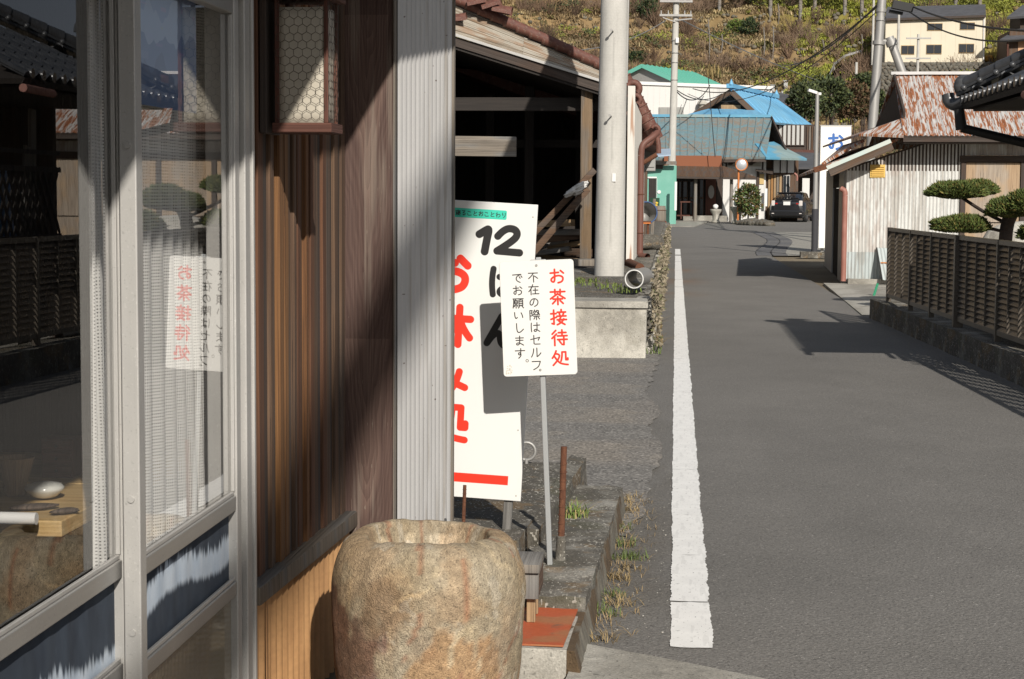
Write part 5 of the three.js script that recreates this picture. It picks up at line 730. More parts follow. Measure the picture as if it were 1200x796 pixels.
{ // odds and ends along the wall top beyond the shed
  const g = Q(762, 193, 37), mb = thing('meter_box', 'grey electric meter box on a brown post beyond the shed', 'meter box', [g.x, 0.65, -37]); part('post', rod(V(-0.1, 0, -0.06), V(-0.1, 1.9, -0.06), 0.05, 0.05, 10), M.woodBrown, mb); part('box', box(-0.12, 0.11, 1.42, 1.86, -0.14, 0.0, 0.02), M.steelGrey, mb); part('cover', box(-0.1, 0.09, 1.5, 1.84, 0.0, 0.02, 0.012), M.steelGrey, mb);
  const s = Q(750, 258, 33), tb = thing('scrap_table', 'small rusty table with orange edge beside the downpipe', 'table', [s.x, 0.64, -33]); part('top', box(-0.35, 0.2, 0.44, 0.47, -0.3, 0.3, 0.004), M.rust, tb); for (const [x, z] of [[-0.3, 0.25], [0.15, 0.25], [-0.3, -0.25], [0.15, -0.25]]) part('leg', rod(V(x, 0, z), V(x, 0.44, z), 0.018, 0.018, 8), M.rust, tb); part('edge_band', box(-0.352, 0.202, 0.425, 0.45, 0.301, 0.306, 0.001), plain(0.45, 0.14, 0.03), tb);
  const bk = Q(758, 249, 35), bu = thing('tipped_bucket', 'tipped grey bucket with blue rim on the wall top', 'bucket', [bk.x, bk.y, -35], 0.3); const bg = new THREE.LatheGeometry([[0.16, -0.35], [0.2, 0], [0.21, 0], [0.17, -0.36], [0, -0.36]].map((q) => new THREE.Vector2(...q)), 28); bg.rotateX(Math.PI / 2 - 0.15); part('body', bg, M.steelGrey, bu); const br = new THREE.TorusGeometry(0.207, 0.014, 8, 28); br.rotateX(-0.15); part('rim', br, plain(0.05, 0.09, 0.2), bu);
  one('grey_stake', bar(Q(764, 264, 36).setY(0.64), Q(767, 233, 36), 0.06, 0.07), M.woodGrey, 'pale grey wooden stake standing beside the tipped bucket', 'stake');
  const r = rng(15); [[752, 276, 0.2], [760, 279, 0.24], [768, 274, 0.2], [757, 270, 0.2], [748, 283, 0.22]].forEach(([px, py, q], i) => { const p = Q(px, py, 31 + i * 0.4), st = uvM(jitter(new THREE.IcosahedronGeometry(q, 2), 0.06, 4, i * 3).toNonIndexed()); st.scale(1, 0.6, 1); const m = one('field_stone', st, M.concDark, 'rough field stone in the heap on the wall top', 'stone', 'field stones heaped beside the downpipe'); m.position.set(p.x, 0.74, p.z); void r; });
  one('rolled_pipe', rod(Q(733, 307, 24.6), Q(750, 314, 23.4), 0.07, 0.06, 12), M.rust, 'rusty orange pipe lying on the terrace behind the big pole', 'pipe');
}

// ---------------------------------------------------------------- right side: kerb, louvre fence, garden
{
  const k = thing('fence_kerb', 'dark mossy concrete kerb under the brown louvre fence', 'kerb');
  part('base', prismBlock([[kerbR(8), 8], [kerbR(8) + 0.3, 8], [kerbR(23.8) + 0.34, 23.9], [kerbR(23.8), 23.8]], -0.05, 0.25, 4, 4, 90, 0.015, 2.5, 3), M.concDark, k);
  const fx = (d) => kerbR(d) + 0.14, ang = Math.atan(-0.0458), fence = thing('louvre_fence', 'brown louvred privacy fence on the kerb along the right of the road', 'fence');
  const posts = [23.2, 21.6, 20.3, 18.85, 17.0, 15.2, 13.4, 11.6, 9.8, 8.2], r = rng(4);
  posts.forEach((d, i) => { const t = i === 3 ? 0.05 : 0.03; part('post', box(fx(d) - t, fx(d) + t, 0.24, 1.2, -d - t, -d + t, 0.004), M.fence, fence); });
  for (let i = 0; i < posts.length - 1; i++) {
    const d0 = posts[i] - 0.035, d1 = posts[i + 1] + 0.035, a = V(fx(d0), 0, -d0), b = V(fx(d1), 0, -d1), L = a.distanceTo(b), g = new THREE.BoxGeometry(0.064, 0.005, L); g.rotateZ(0.98); uvM(g);
    const mid = a.clone().lerp(b, 0.5), ry = Math.atan2(b.x - a.x, b.z - a.z);
    for (let k2 = 0; k2 < 15; k2++) { const m = part('slat', g, M.fence, fence); m.position.set(mid.x, 0.385 + k2 * 0.053, mid.z); m.rotation.y = ry; }
    part('top_rail', bar(V(a.x, 1.175, a.z), V(b.x, 1.175, b.z), 0.05, 0.045), M.fence, fence); part('bottom_rail', bar(V(a.x, 0.335, a.z), V(b.x, 0.335, b.z), 0.045, 0.05), M.fence, fence);
    const nv = Math.round(L / 0.45); for (let q = 1; q < nv; q++) { const p = a.clone().lerp(b, q / nv); part('upright', box(p.x - 0.028, p.x + 0.028, 0.36, 1.152, p.z - 0.008, p.z + 0.008, 0.002), M.fence, fence); }
    void r; void ang;
  }
  // cloud-pruned garden tree behind the fence
  const tr = thing('cloud_pruned_tree', 'cloud pruned evergreen with flat clipped pads behind the louvre fence', 'tree'), rn = rng(91);
  const pad = (px, py, w, h, dep, d) => { const c = Q(px, py, d); const pg = leafQuads(5200, () => { let x, y, z; do { x = rn() * 2 - 1; y = rn() * 2 - 1; z = rn() * 2 - 1; } while (x * x + y * y + z * z > 1); const l = Math.sqrt(x * x + y * y + z * z) || 1, k = 0.8 + 0.22 * rn(); x *= k / l; y *= k / l; z *= k / l; const bump = 1 + 0.3 * (n3(x * 2.5 + px, y * 2.5, z * 2.5) - 0.5); if (y < 0) y *= 0.55; return { p: V(c.x + x * w * bump, c.y + y * h * bump, c.z + z * dep * bump), s: 0.05 + 0.035 * rn(), dir: V(x, Math.abs(y) + 0.5, z), loose: 0.8, asp: 0.3 }; }, rn, () => { const k = 0.55 + 0.7 * rn(), q = rn(); return q < 0.15 ? [0.2 * k, 0.16 * k, 0.04 * k] : [0.085 * k, 0.115 * k, 0.022 * k]; }); part('foliage_pad', pg, M.leaf, tr); const core = jitter(new THREE.SphereGeometry(1, 20, 12), 0.12, 2, px); core.scale(w * 0.78, h * 0.55, dep * 0.78); core.translate(c.x, c.y + h * 0.1, c.z); part('twigs', core, plain(0.035, 0.03, 0.015, 0.95), tr); };
  pad(1120, 227, 0.38, 0.14, 0.36, 25.2); pad(1146, 224, 0.26, 0.12, 0.28, 25.6); pad(1127, 267, 0.38, 0.14, 0.38, 24.6); pad(1184, 248, 0.3, 0.17, 0.32, 24.4); pad(1205, 243, 0.3, 0.2, 0.35, 24.2); pad(1230, 275, 0.35, 0.2, 0.35, 23);
  const tp = Q(1180, 285, 24.6); part('trunk', tube([V(tp.x + 0.05, 0.1, tp.z), V(tp.x - 0.02, 0.7, tp.z), Q(1181, 262, 24.6), Q(1187, 248, 24.5)], 0.09, 16, 10), M.woodDark, tr);
  part('limb', tube([Q(1180, 262, 24.6), Q(1160, 252, 24.8), Q(1140, 240, 25.2), Q(1128, 232, 25.3)], 0.025, 12, 8), M.woodDark, tr); part('limb', tube([Q(1178, 272, 24.6), Q(1160, 268, 24.6), Q(1135, 268, 24.6)], 0.022, 12, 8), M.woodDark, tr);
  const rk = Q(1194, 268, 26), rock = uvM(jitter(new THREE.IcosahedronGeometry(0.55, 3), 0.12, 2.5, 3).toNonIndexed()); rock.scale(1.2, 1.2, 1); const rm = one('garden_rock', rock, M.concWall, 'pale garden rock behind the clipped tree', 'rock'); rm.position.set(rk.x + 0.1, 0.55, rk.z);
  const gb = G(1024, 346, 0.02), gs = one('green_stick', bar(V(gb.x, 0, gb.z), V(gb.x + 0.07, 0.2, gb.z - 0.1), 0.03, 0.03), plain(0.03, 0.25, 0.13, 0.5), 'short bright green stick leaning at the end of the fence kerb', 'stick'); void gs;
}
// ---------------------------------------------------------------- grey corrugated house with rusty roof
{
  const h = thing('corrugated_house', 'grey corrugated metal house with streaky rusted roof', 'house'), D = 33, x0 = 3.07;
  const fz = (x) => -(33 - 0.06 * (x - x0)), P = (x, y) => V(x, y, fz(x));
  { const fw = corrOn(P(x0, 0.36), P(5.1, 0).sub(P(x0, 0)), V(0, 2.5, 0), 0.062, 0.008, 8), q = fw.attributes.position, u = fw.attributes.uv; for (let i = 0; i < q.count; i++) if (q.getY(i) > 1) { const yt = Math.min(2.82, 2.06 + 0.34 * (q.getX(i) - x0)); q.setY(i, yt); u.setY(i, yt - 0.36); } part('front_wall', fw, M.wallCorr, h); }
  const blu = std({ map: tex(256, 256, 1, 1, (u, v) => { const a = fb(u, v, 4, 4, 4, 971), st = fb(u, v, 40, 3, 3, 973); return mix3([0.4, 0.44, 0.44], [0.28, 0.28, 0.26], sstep(0.4, 0.7, a * 0.5 + st * 0.5)); }), roughness: 0.6 });
  part('base_sheet', corrOn(P(x0, 0.02).add(V(0, 0, 0.014)), P(4.2, 0).sub(P(x0, 0)), V(0, 0.56, 0), 0.062, 0.008, 8), blu, h); part('front_backing', [hexa([P(x0, 0).add(V(0, 0, -0.1)), P(9.5, 0).add(V(0, 0, -0.1)), P(9.5, 0).add(V(0, 0, -0.02)), P(x0, 0).add(V(0, 0, -0.02))], [P(x0, 2.0).add(V(0, 0, -0.1)), P(9.5, 2.7).add(V(0, 0, -0.1)), P(9.5, 2.7).add(V(0, 0, -0.02)), P(x0, 2.0).add(V(0, 0, -0.02))])], M.woodDark, h);
  part('footing', prismBlock([[3.12, 32.75], [6, 32.2], [6, 32.9], [3.12, 33]], 0, 0.1, 20, 2, 3, 0.02, 3, 4), M.conc, h);
  // boarded bay with dark posts
  for (const [a, b] of [[5.18, 6.12], [6.22, 7.16], [7.26, 8.2], [8.3, 9.3]]) for (const [y0, y1] of [[0.45, 1.12], [1.14, 2.2]]) part('board_panel', hexa([P(a, y0).add(V(0, 0, -0.01)), P(b, y0).add(V(0, 0, -0.01)), P(b, y0).add(V(0, 0, 0.012)), P(a, y0).add(V(0, 0, 0.012))].map((q) => q), [P(a, y1).add(V(0, 0, -0.01)), P(b, y1).add(V(0, 0, -0.01)), P(b, y1).add(V(0, 0, 0.012)), P(a, y1).add(V(0, 0, 0.012))]), M.plyTan, h);
  for (const x of [5.13, 6.17, 7.21, 8.25]) part('wall_post', box(x - 0.045, x + 0.045, 0.05, 2.32, fz(x) - 0.01, fz(x) + 0.05, 0.005), M.woodDark, h);
  part('lintel', bar(P(5.06, 2.27).add(V(0, 0, 0.03)), P(9.4, 2.27).add(V(0, 0, 0.03)), 0.07, 0.11), M.woodDark, h); part('frieze', corrOn(P(5.1, 2.33), P(9.4, 0).sub(P(5.1, 0)), V(0, 0.5, 0), 0.062, 0.008, 6), M.wallCorr, h);
  // yellow louvre vent
  const v0 = Q(1020, 208, 32.9), v1 = Q(1038, 193, 32.9); const yel = plain(0.62, 0.4, 0.09, 0.5); const vent = part('vent', box(v0.x, v1.x, v0.y, v1.y, fz(v0.x) + 0.012, fz(v0.x) + 0.03, 0.003), yel, h); for (let k = 0; k < 5; k++) { const y = v0.y + 0.03 + k * (v1.y - v0.y - 0.04) / 5; part('vent_slat', box(v0.x + 0.02, v1.x - 0.02, y, y + 0.022, fz(v0.x) + 0.032, fz(v0.x) + 0.05, 0.003), yel, vent); }
  // side wall towards the road, with a door opening
  const s1 = V(3.45, 0, -41.5), s0 = P(x0, 0), sd = s1.clone().sub(s0), at = (t, y) => s0.clone().addScaledVector(sd, t).setY(y); const sideMat = M.woodDark;
  const wallSeg = (t0, t1, y0, y1, m, nm, off = 0) => part(nm, hexa([at(t0, y0).add(V(-0.04 + off, 0, 0)), at(t1, y0).add(V(-0.04 + off, 0, 0)), at(t1, y0).add(V(0.03, 0, 0)), at(t0, y0).add(V(0.03, 0, 0))], [at(t0, y1).add(V(-0.04 + off, 0, 0)), at(t1, y1).add(V(-0.04 + off, 0, 0)), at(t1, y1).add(V(0.03, 0, 0)), at(t0, y1).add(V(0.03, 0, 0))]), m, h);
  wallSeg(0, 0.22, 0, 2.15, M.galv, 'side_wall'); wallSeg(0.22, 0.55, 1.75, 2.15, sideMat, 'side_wall'); wallSeg(0.55, 1, 0, 2.15, M.galv, 'side_wall'); wallSeg(0.22, 0.55, 0, 1.74, M.woodBlack, 'door', 0.03);
  part('downpipe', [rod(V(x0 - 0.02, 0.05, fz(x0) + 0.07), V(x0 - 0.02, 1.6, fz(x0) + 0.07), 0.05, 0.05, 14), tube([V(x0 - 0.02, 1.6, fz(x0) + 0.07), V(x0 - 0.03, 1.68, fz(x0) + 0.07), V(x0 - 0.1, 1.73, fz(x0) + 0.05)], 0.05, 8, 12)], M.pipePink, h);
  // main roof: steep front slope, gable end, skirt and lean-to
  const R0 = Q(1047, 88, 36), E0 = Q(1059, 159, 32.3), R1 = R0.clone().add(V(7, 0, 0.4)), E1 = E0.clone().add(V(7, 0, 0.4)), rid = R0.y - E0.y;
  const front = corrOn(E0, E1.clone().sub(E0), R0.clone().sub(E0), 0.09, 0.008, 6); part('roof_front', front, M.rustRoof, h); part('roof_back', slab([R0, R1, R1.clone().add(V(0, -rid, -4.4)), R0.clone().add(V(0, -rid, -4.4))], 0.04), M.rustRoof, h); part('roof_underlay', slab([E0.clone().add(V(0.02, -0.02, 0)), E1.clone().add(V(0, -0.02, 0)), R1.clone().add(V(0, -0.02, 0)), R0.clone().add(V(0.02, -0.02, 0))], 0.05), M.woodDark, h);
  part('ridge_cap', bar(R0.clone().add(V(-0.05, 0.03, 0)), R1.clone().add(V(0, 0.03, 0)), 0.2, 0.06), M.galv, h);
  const S0 = Q(1007, 157, 32.6), S1 = Q(1057, 138.5, 33.4), Sb = V(0, 0, -8);
  part('skirt_roof', slab([S0, E0, S1, S1.clone().add(Sb), S0.clone().add(Sb)], 0.04), M.rustRoof, h);
  part('gable', hexa([R0.clone().add(V(0.1, -0.05, 0)), R0.clone().add(V(0.3, -0.05, 0)), R0.clone().add(V(0.3, -0.06, 0)), R0.clone().add(V(0.1, -0.06, 0))], [S1.clone().add(V(0.1, -0.05, 0.1)), S1.clone().add(V(0.3, -0.05, 0.1)), S1.clone().add(V(0.3, -0.05, -5.6)), S1.clone().add(V(0.1, -0.05, -5.6))]), M.woodBlack, h);
  part('barge_board', bar(R0.clone().add(V(0.02, -0.02, 0)), S1.clone().add(V(0.02, 0.06, 0.2)), 0.04, 0.12), M.woodDark, h);
  const L0 = Q(953, 199, 32.5), L1 = Q(1052, 162, 32.5);
  part('lean_to_roof', slab([L0, L1, L1.clone().add(V(0, 0, -9)), L0.clone().add(V(0.35, 0, -9))], 0.05), M.rustRoof, h);
  part('verge_strip', bar(Q(969, 197, 32.42), Q(1044, 165, 32.42), 0.03, 0.075), std({ map: tex(128, 128, 1, 1, (u, v) => mix3([0.42, 0.52, 0.5], [0.5, 0.5, 0.44], fb(u, v, 6, 6, 3, 981))), roughness: 0.6 }), h); part('verge_board', bar(Q(972, 203, 32.45), Q(1046, 171, 32.45), 0.05, 0.13), M.woodBrown, h); part('verge_rust', bar(Q(954, 199.5, 32.43), Q(969, 195, 32.43), 0.04, 0.1), M.rust, h);
  part('upper_eave', slab([Q(963, 191, 33.5), Q(1012, 163, 33.3), Q(1012, 163, 33.3).add(V(0, 0, -4)), Q(963, 191, 33.5).add(V(0.3, 0, -4))], 0.05), M.rustRoof, h);
  part('eave_fascia', bar(E0.clone().add(V(0, -0.06, -0.03)), E1.clone().add(V(0, -0.06, -0.03)), 0.04, 0.1), M.woodDark, h); part('eave_soffit', slab([E0.clone().add(V(0.02, -0.11, -0.05)), E1.clone().add(V(0, -0.11, -0.05)), E1.clone().add(V(0, -0.11, -0.9)), E0.clone().add(V(0.02, -0.11, -0.9))], 0.02), M.woodDark, h);
  part('gable_fill', hexa([P(x0, 2.05).add(V(0, 0, -0.09)), P(5.15, 2.05).add(V(0, 0, -0.09)), P(5.15, 2.05), P(x0, 2.05)], [P(x0 + 0.02, 2.06).add(V(0, 0, -0.09)), P(5.15, 2.75).add(V(0, 0, -0.09)), P(5.15, 2.8), P(x0 + 0.02, 2.1)]), M.woodDark, h);
  // sheet leaning at the foot of the wall
  const ls = thing('leaning_sheet', 'pale corrugated sheet with an orange bar leaning on the grey house', 'metal sheet'), a = G(1026, 330, 0.02); part('sheet', corrOn(V(a.x, 0.1, fz(a.x) + 0.5), V(0.42, 0, 0.03), V(-0.06, 0.56, -0.46), 0.062, 0.008, 8), blu, ls); part('orange_bar', bar(V(a.x - 0.01, 0.4, fz(a.x) + 0.28), V(a.x + 0.42, 0.4, fz(a.x) + 0.3), 0.015, 0.02), plain(0.45, 0.17, 0.04), ls); part('dark_edge', bar(V(a.x, 0.1, fz(a.x) + 0.5), V(a.x - 0.06, 0.66, fz(a.x) + 0.04), 0.02, 0.03), M.black, ls);
}
// ---------------------------------------------------------------- tiled roof corner reaching in from the right
{
  const t = thing('tiled_gatehouse', 'small house with glossy black tiled hip roof and curled corner tiles beside the fence', 'house');
  const X0 = 2.86, DF = 18.6, DN = 14.4, Y0 = 2.52, sl = 0.5; // street eave at X0 from DN to DF
  const up = (x, d) => Y0 + sl * Math.min(x - X0, DF - d + 0.0, d - DN);
  // pan tiles: S profile, laid from the eave upwards; street slope
  const pan = (w, l) => { const n = 10, pos = [], idx = []; for (let j = 0; j <= 2; j++) for (let i = 0; i <= n; i++) { const s = i / n, y = s < 0.62 ? -0.02 * Math.sin(s / 0.62 * Math.PI) : 0.035 * Math.sin((s - 0.62) / 0.38 * Math.PI); for (const o of [0, -0.018]) pos.push((s - 0.5) * w, y + o, (j / 2 - 0.5) * l); } const K = 2 * (n + 1); for (let j = 0; j < 2; j++) for (let i = 0; i < n; i++) for (const o of [0, 1]) { const a = j * K + i * 2 + o; o ? idx.push(a, a + K + 2, a + 2, a, a + K, a + K + 2) : idx.push(a, a + 2, a + K + 2, a, a + K + 2, a + K); } for (let i = 0; i < n; i++) for (const j of [0, 2]) { const a = j * K + i * 2; idx.push(a, a + 1, a + 3, a, a + 3, a + 2); } const g = new THREE.BufferGeometry(); g.setAttribute('position', new THREE.Float32BufferAttribute(pos, 3)); g.setIndex(idx); g.computeVertexNormals(); return uvM(toCreasedNormals(g.toNonIndexed(), 0.8)); };
  const pg = pan(0.27, 0.3), ang = Math.atan(sl);
  for (let r = 0; r < 5; r++) for (let d = DN + 0.15 + r * 0.24; d < DF - 0.1 - r * 0.24; d += 0.26) { const m = part('roof_tile', pg, M.tileBlack, t); m.position.set(X0 + 0.14 + r * 0.24, Y0 + 0.03 + sl * (0.14 + r * 0.24), -d); m.rotation.set(0, -Math.PI / 2, 0); m.rotateX(ang * 1.0 + 0.0); }
  for (let r = 0; r < 4; r++) for (let x = X0 + 0.2 + r * 0.24; x < 6.4; x += 0.26) { const m = part('roof_tile', pg, M.tileBlack, t); m.position.set(x, Y0 + 0.03 + sl * (0.14 + r * 0.24), -(DF - 0.14 - r * 0.24)); m.rotation.set(0, Math.PI, 0); m.rotateX(ang); }
  const A = V(X0, Y0, -DF), B = V(X0, Y0, -DN), top = 1.9, A2 = V(X0 + top, Y0 + sl * top, -(DF - top)), B2 = V(X0 + top, Y0 + sl * top, -(DN + top));
  part('roof_deck', slab([A, B, B2, A2], 0.05), M.woodBlack, t); part('roof_deck', slab([A, A2, A2.clone().add(V(3, 0, 0)), A.clone().add(V(5, 0, 0))], 0.05), M.woodBlack, t); part('roof_deck', slab([B, B2, B2.clone().add(V(3, 0, 0)), B.clone().add(V(5, 0, 0))], 0.05), M.woodBlack, t);
  part('upper_roof', slab([A2, B2, B2.clone().add(V(3, 0.05, 0)), A2.clone().add(V(3, 0.05, 0))], 0.05), M.tileBlack, t);
  // hip ridge: two courses of flat tiles with round caps, ending in a curled tile
  const h0 = V(X0 + 0.02, Y0 + 0.1, -(DF - 0.02)), hd = V(1, sl, 1).normalize(), hp = (s, y = 0) => h0.clone().addScaledVector(hd, s).add(V(0, y, 0));
  for (let k = 0; k < 12; k++) { const s = k * 0.2; part('ridge_tile', bar(hp(s - 0.02), hp(s + 0.19), 0.2, 0.035, 0.01), M.tileBlack, t); part('ridge_tile', bar(hp(s + 0.06, 0.045), hp(s + 0.27, 0.045), 0.16, 0.035, 0.01), M.tileBlack, t); part('ridge_cap', rod(hp(s + 0.05, 0.1), hp(s + 0.26, 0.105), 0.075, 0.062, 16), M.tileBlack, t); for (const side of [-1, 1]) { const e = new THREE.SphereGeometry(0.032, 10, 8), p = hp(s + 0.1, 0.03).add(V(0.09 * side, 0, -0.09 * side)); e.translate(p.x, p.y, p.z); part('ridge_stud', e, M.tileBlack, t); } }
  const end = new THREE.SphereGeometry(0.1, 18, 12); end.scale(1, 1.15, 0.8); { const p = hp(0.0, 0.09); end.translate(p.x, p.y, p.z); } part('ridge_end', end, M.tileBlack, t);
  part('corner_tile', tube([hp(0.25, -0.06), hp(0.05, -0.07), hp(-0.1, -0.06), hp(-0.18, 0.0), hp(-0.2, 0.08)], 0.065, 16, 12), M.tileBlack, t);
  { const p = hp(0.95, 0.28), c = new THREE.TorusGeometry(0.1, 0.075, 12, 22, 4); c.rotateY(0.6); c.translate(p.x, p.y, p.z); part('ornament_tile', c, M.tileBlack, t); part('ornament_tile', rod(p.clone().add(V(-0.08, -0.35, 0)), p.clone().add(V(-0.05, 0, 0)), 0.085, 0.08, 16), M.tileBlack, t); }
  // eave-end discs along both eaves
  for (let d = DN + 0.2; d < DF; d += 0.26) { const c = new THREE.CylinderGeometry(0.045, 0.045, 0.04, 14); c.rotateZ(Math.PI / 2); c.translate(X0 - 0.01, Y0 + 0.045, -d + 0.08); part('eave_end_tile', c, M.tileBlack, t); } for (let x = X0 + 0.3; x < 6; x += 0.26) { const c = new THREE.CylinderGeometry(0.045, 0.045, 0.04, 14); c.rotateX(Math.PI / 2); c.translate(x, Y0 + 0.045, -DF - 0.01); part('eave_end_tile', c, M.tileBlack, t); }
  part('gutter', rod(V(X0 - 0.06, Y0 - 0.09, -DN + 0.2), V(X0 - 0.06, Y0 - 0.1, -14.9), 0.035, 0.035, 12), M.pipePink, t);
  part('leader_pipe', rod(Q(1127, 150, 18.5), Q(1235, 176, 18.5), 0.045, 0.045, 12), M.black, t); part('leader_pipe', rod(Q(1127, 152, 18.5), Q(1124, 128, 18.5), 0.06, 0.05, 12), M.black, t);
  for (const x of [3.95, 6.2]) for (const d of [18.0, 14.9]) part('post', box(x - 0.06, x + 0.06, 0, 2.7, -d - 0.06, -d + 0.06, 0.005), M.woodDark, t); part('back_wall', box(6.14, 6.26, 0, 2.8, -18, -14.9, 0.004), M.woodDark, t); part('far_wall', box(4.0, 6.15, 0, 2.75, -18.05, -17.98, 0.004), M.woodDark, t); part('soffit', slab([V(X0 + 0.1, Y0 - 0.05, -18.45), V(X0 + 0.1, Y0 - 0.05, -14.5), V(6.3, Y0 - 0.03, -14.5), V(6.3, Y0 - 0.03, -18.45)], 0.02), M.woodBlack, t); part('floor', box(3.9, 6.3, -0.02, 0.1, -18.1, -14.8, 0.004), M.conc, t);
  // stored under it: lattice panel, blue sheet, boards (mirrored in the shop's glass)
  const la = thing('lattice_panel', 'dark diamond lattice panel under the black tiled roof', 'lattice', [3.32, 1.15, -15.6]); part('frame', [box(-0.02, 0.02, 0, 0.05, -0.9, 0.9, 0.003), box(-0.02, 0.02, 0.62, 0.67, -0.9, 0.9, 0.003), box(-0.02, 0.02, 0.78, 0.82, -0.9, 0.9, 0.003)], M.woodBlack, la); for (let k = -6; k < 6; k++) { part('slat', bar(V(0, 0.05, k * 0.15), V(0, 0.62, k * 0.15 + 0.4), 0.012, 0.04), M.woodBlack, la); part('slat', bar(V(0.014, 0.05, k * 0.15 + 0.4), V(0.014, 0.62, k * 0.15), 0.012, 0.04), M.woodBlack, la); }
  part('leg', box(-0.02, 0.02, -1.0, 0, -0.9, -0.85, 0.003), M.woodBlack, la); part('leg', box(-0.02, 0.02, -1.0, 0, 0.85, 0.9, 0.003), M.woodBlack, la);
  const bt = quad(V(3.5, 0.3, -14.9), V(3.6, 0.3, -16.4), V(3.65, 1.8, -16.4), V(3.55, 1.8, -14.9), 16, 12), bp = bt.attributes.position; for (let i = 0; i < bp.count; i++) bp.setX(i, bp.getX(i) + 0.12 * n2(bp.getZ(i) * 3, bp.getY(i) * 3, 0, 0, 5)); bt.computeVertexNormals(); one('blue_tarpaulin', bt, plain(0.03, 0.2, 0.5, 0.5), 'crinkled blue tarpaulin hung under the black tiled roof', 'tarpaulin');
  one('grey_plank', bar(V(3.42, 0.1, -16.0), V(3.46, 2.35, -16.2), 0.03, 0.14), M.woodGrey, 'long grey plank leaning under the black tiled roof', 'plank'); one('grey_plank', bar(V(3.4, 0.1, -15.7), V(3.45, 2.0, -16.05), 0.03, 0.18), M.woodGrey, 'short broad plank leaning under the black tiled roof', 'plank');
}

// ---------------------------------------------------------------- far end of the street
const yF = 0.33; // ground level there
function fbox(px0, px1, py0, py1, d, th, b = 0.01) { const a = Q(px0, py1, d), c = Q(px1, py0, d); return box(a.x, c.x, a.y, c.y, -d - th, -d, b); } // a box whose front face spans these pixels at depth d
function gbox(px0, px1, py0, d, th, y0 = yF - 0.1, b = 0.01) { const a = Q(px0, 230, d), c = Q(px1, py0, d); return box(a.x, c.x, y0, c.y, -d - th, -d, b); }
function shrub(name, label, cat, px, py, d, w, h, dep, n, size, cols, seed, group) {
  const r = rng(seed), c = Q(px, py, d), t = thing(name, label, cat, [c.x, 0, -d], 0, group);
  const g = leafQuads(n, () => { let x, y, z; do { x = r() * 2 - 1; y = r() * 2 - 1; z = r() * 2 - 1; } while (x * x + y * y + z * z > 1); const l = Math.sqrt(x * x + y * y + z * z) || 1, k = 0.55 + 0.5 * Math.sqrt(r()); x *= k / l; y *= k / l; z *= k / l; const b = 1 + 0.7 * (n3(x * 2.2 + seed, y * 2.2, z * 2.2) - 0.5); if (n3(x * 4 + seed, y * 4, z * 4) < 0.3) return null; return { p: V(x * w * b, c.y + y * h * b, z * dep * b), s: size * (0.7 + 0.6 * r()), dir: V(x, y + 0.4, z), loose: 1 }; }, r, () => { const k = 0.6 + 0.75 * r(), q = cols[Math.floor(r() * cols.length)]; return q.map((v) => v * k); });
  part('crown', g, M.leaf, t); const gy = terr(c.x, d); const st = []; for (let k = 0; k < 5; k++) { const a = r() * 6.28; st.push(tube([V(0.03 * Math.cos(a), gy - 0.1, 0.03 * Math.sin(a)), V(w * 0.2 * Math.cos(a), mixn(gy, c.y, 0.7), dep * 0.2 * Math.sin(a)), V(w * 0.5 * Math.cos(a), c.y + h * 0.3, dep * 0.5 * Math.sin(a))], Math.max(0.015, w * 0.035), 8, 6)); } part('trunk', st, M.woodDark, t); return t;
}
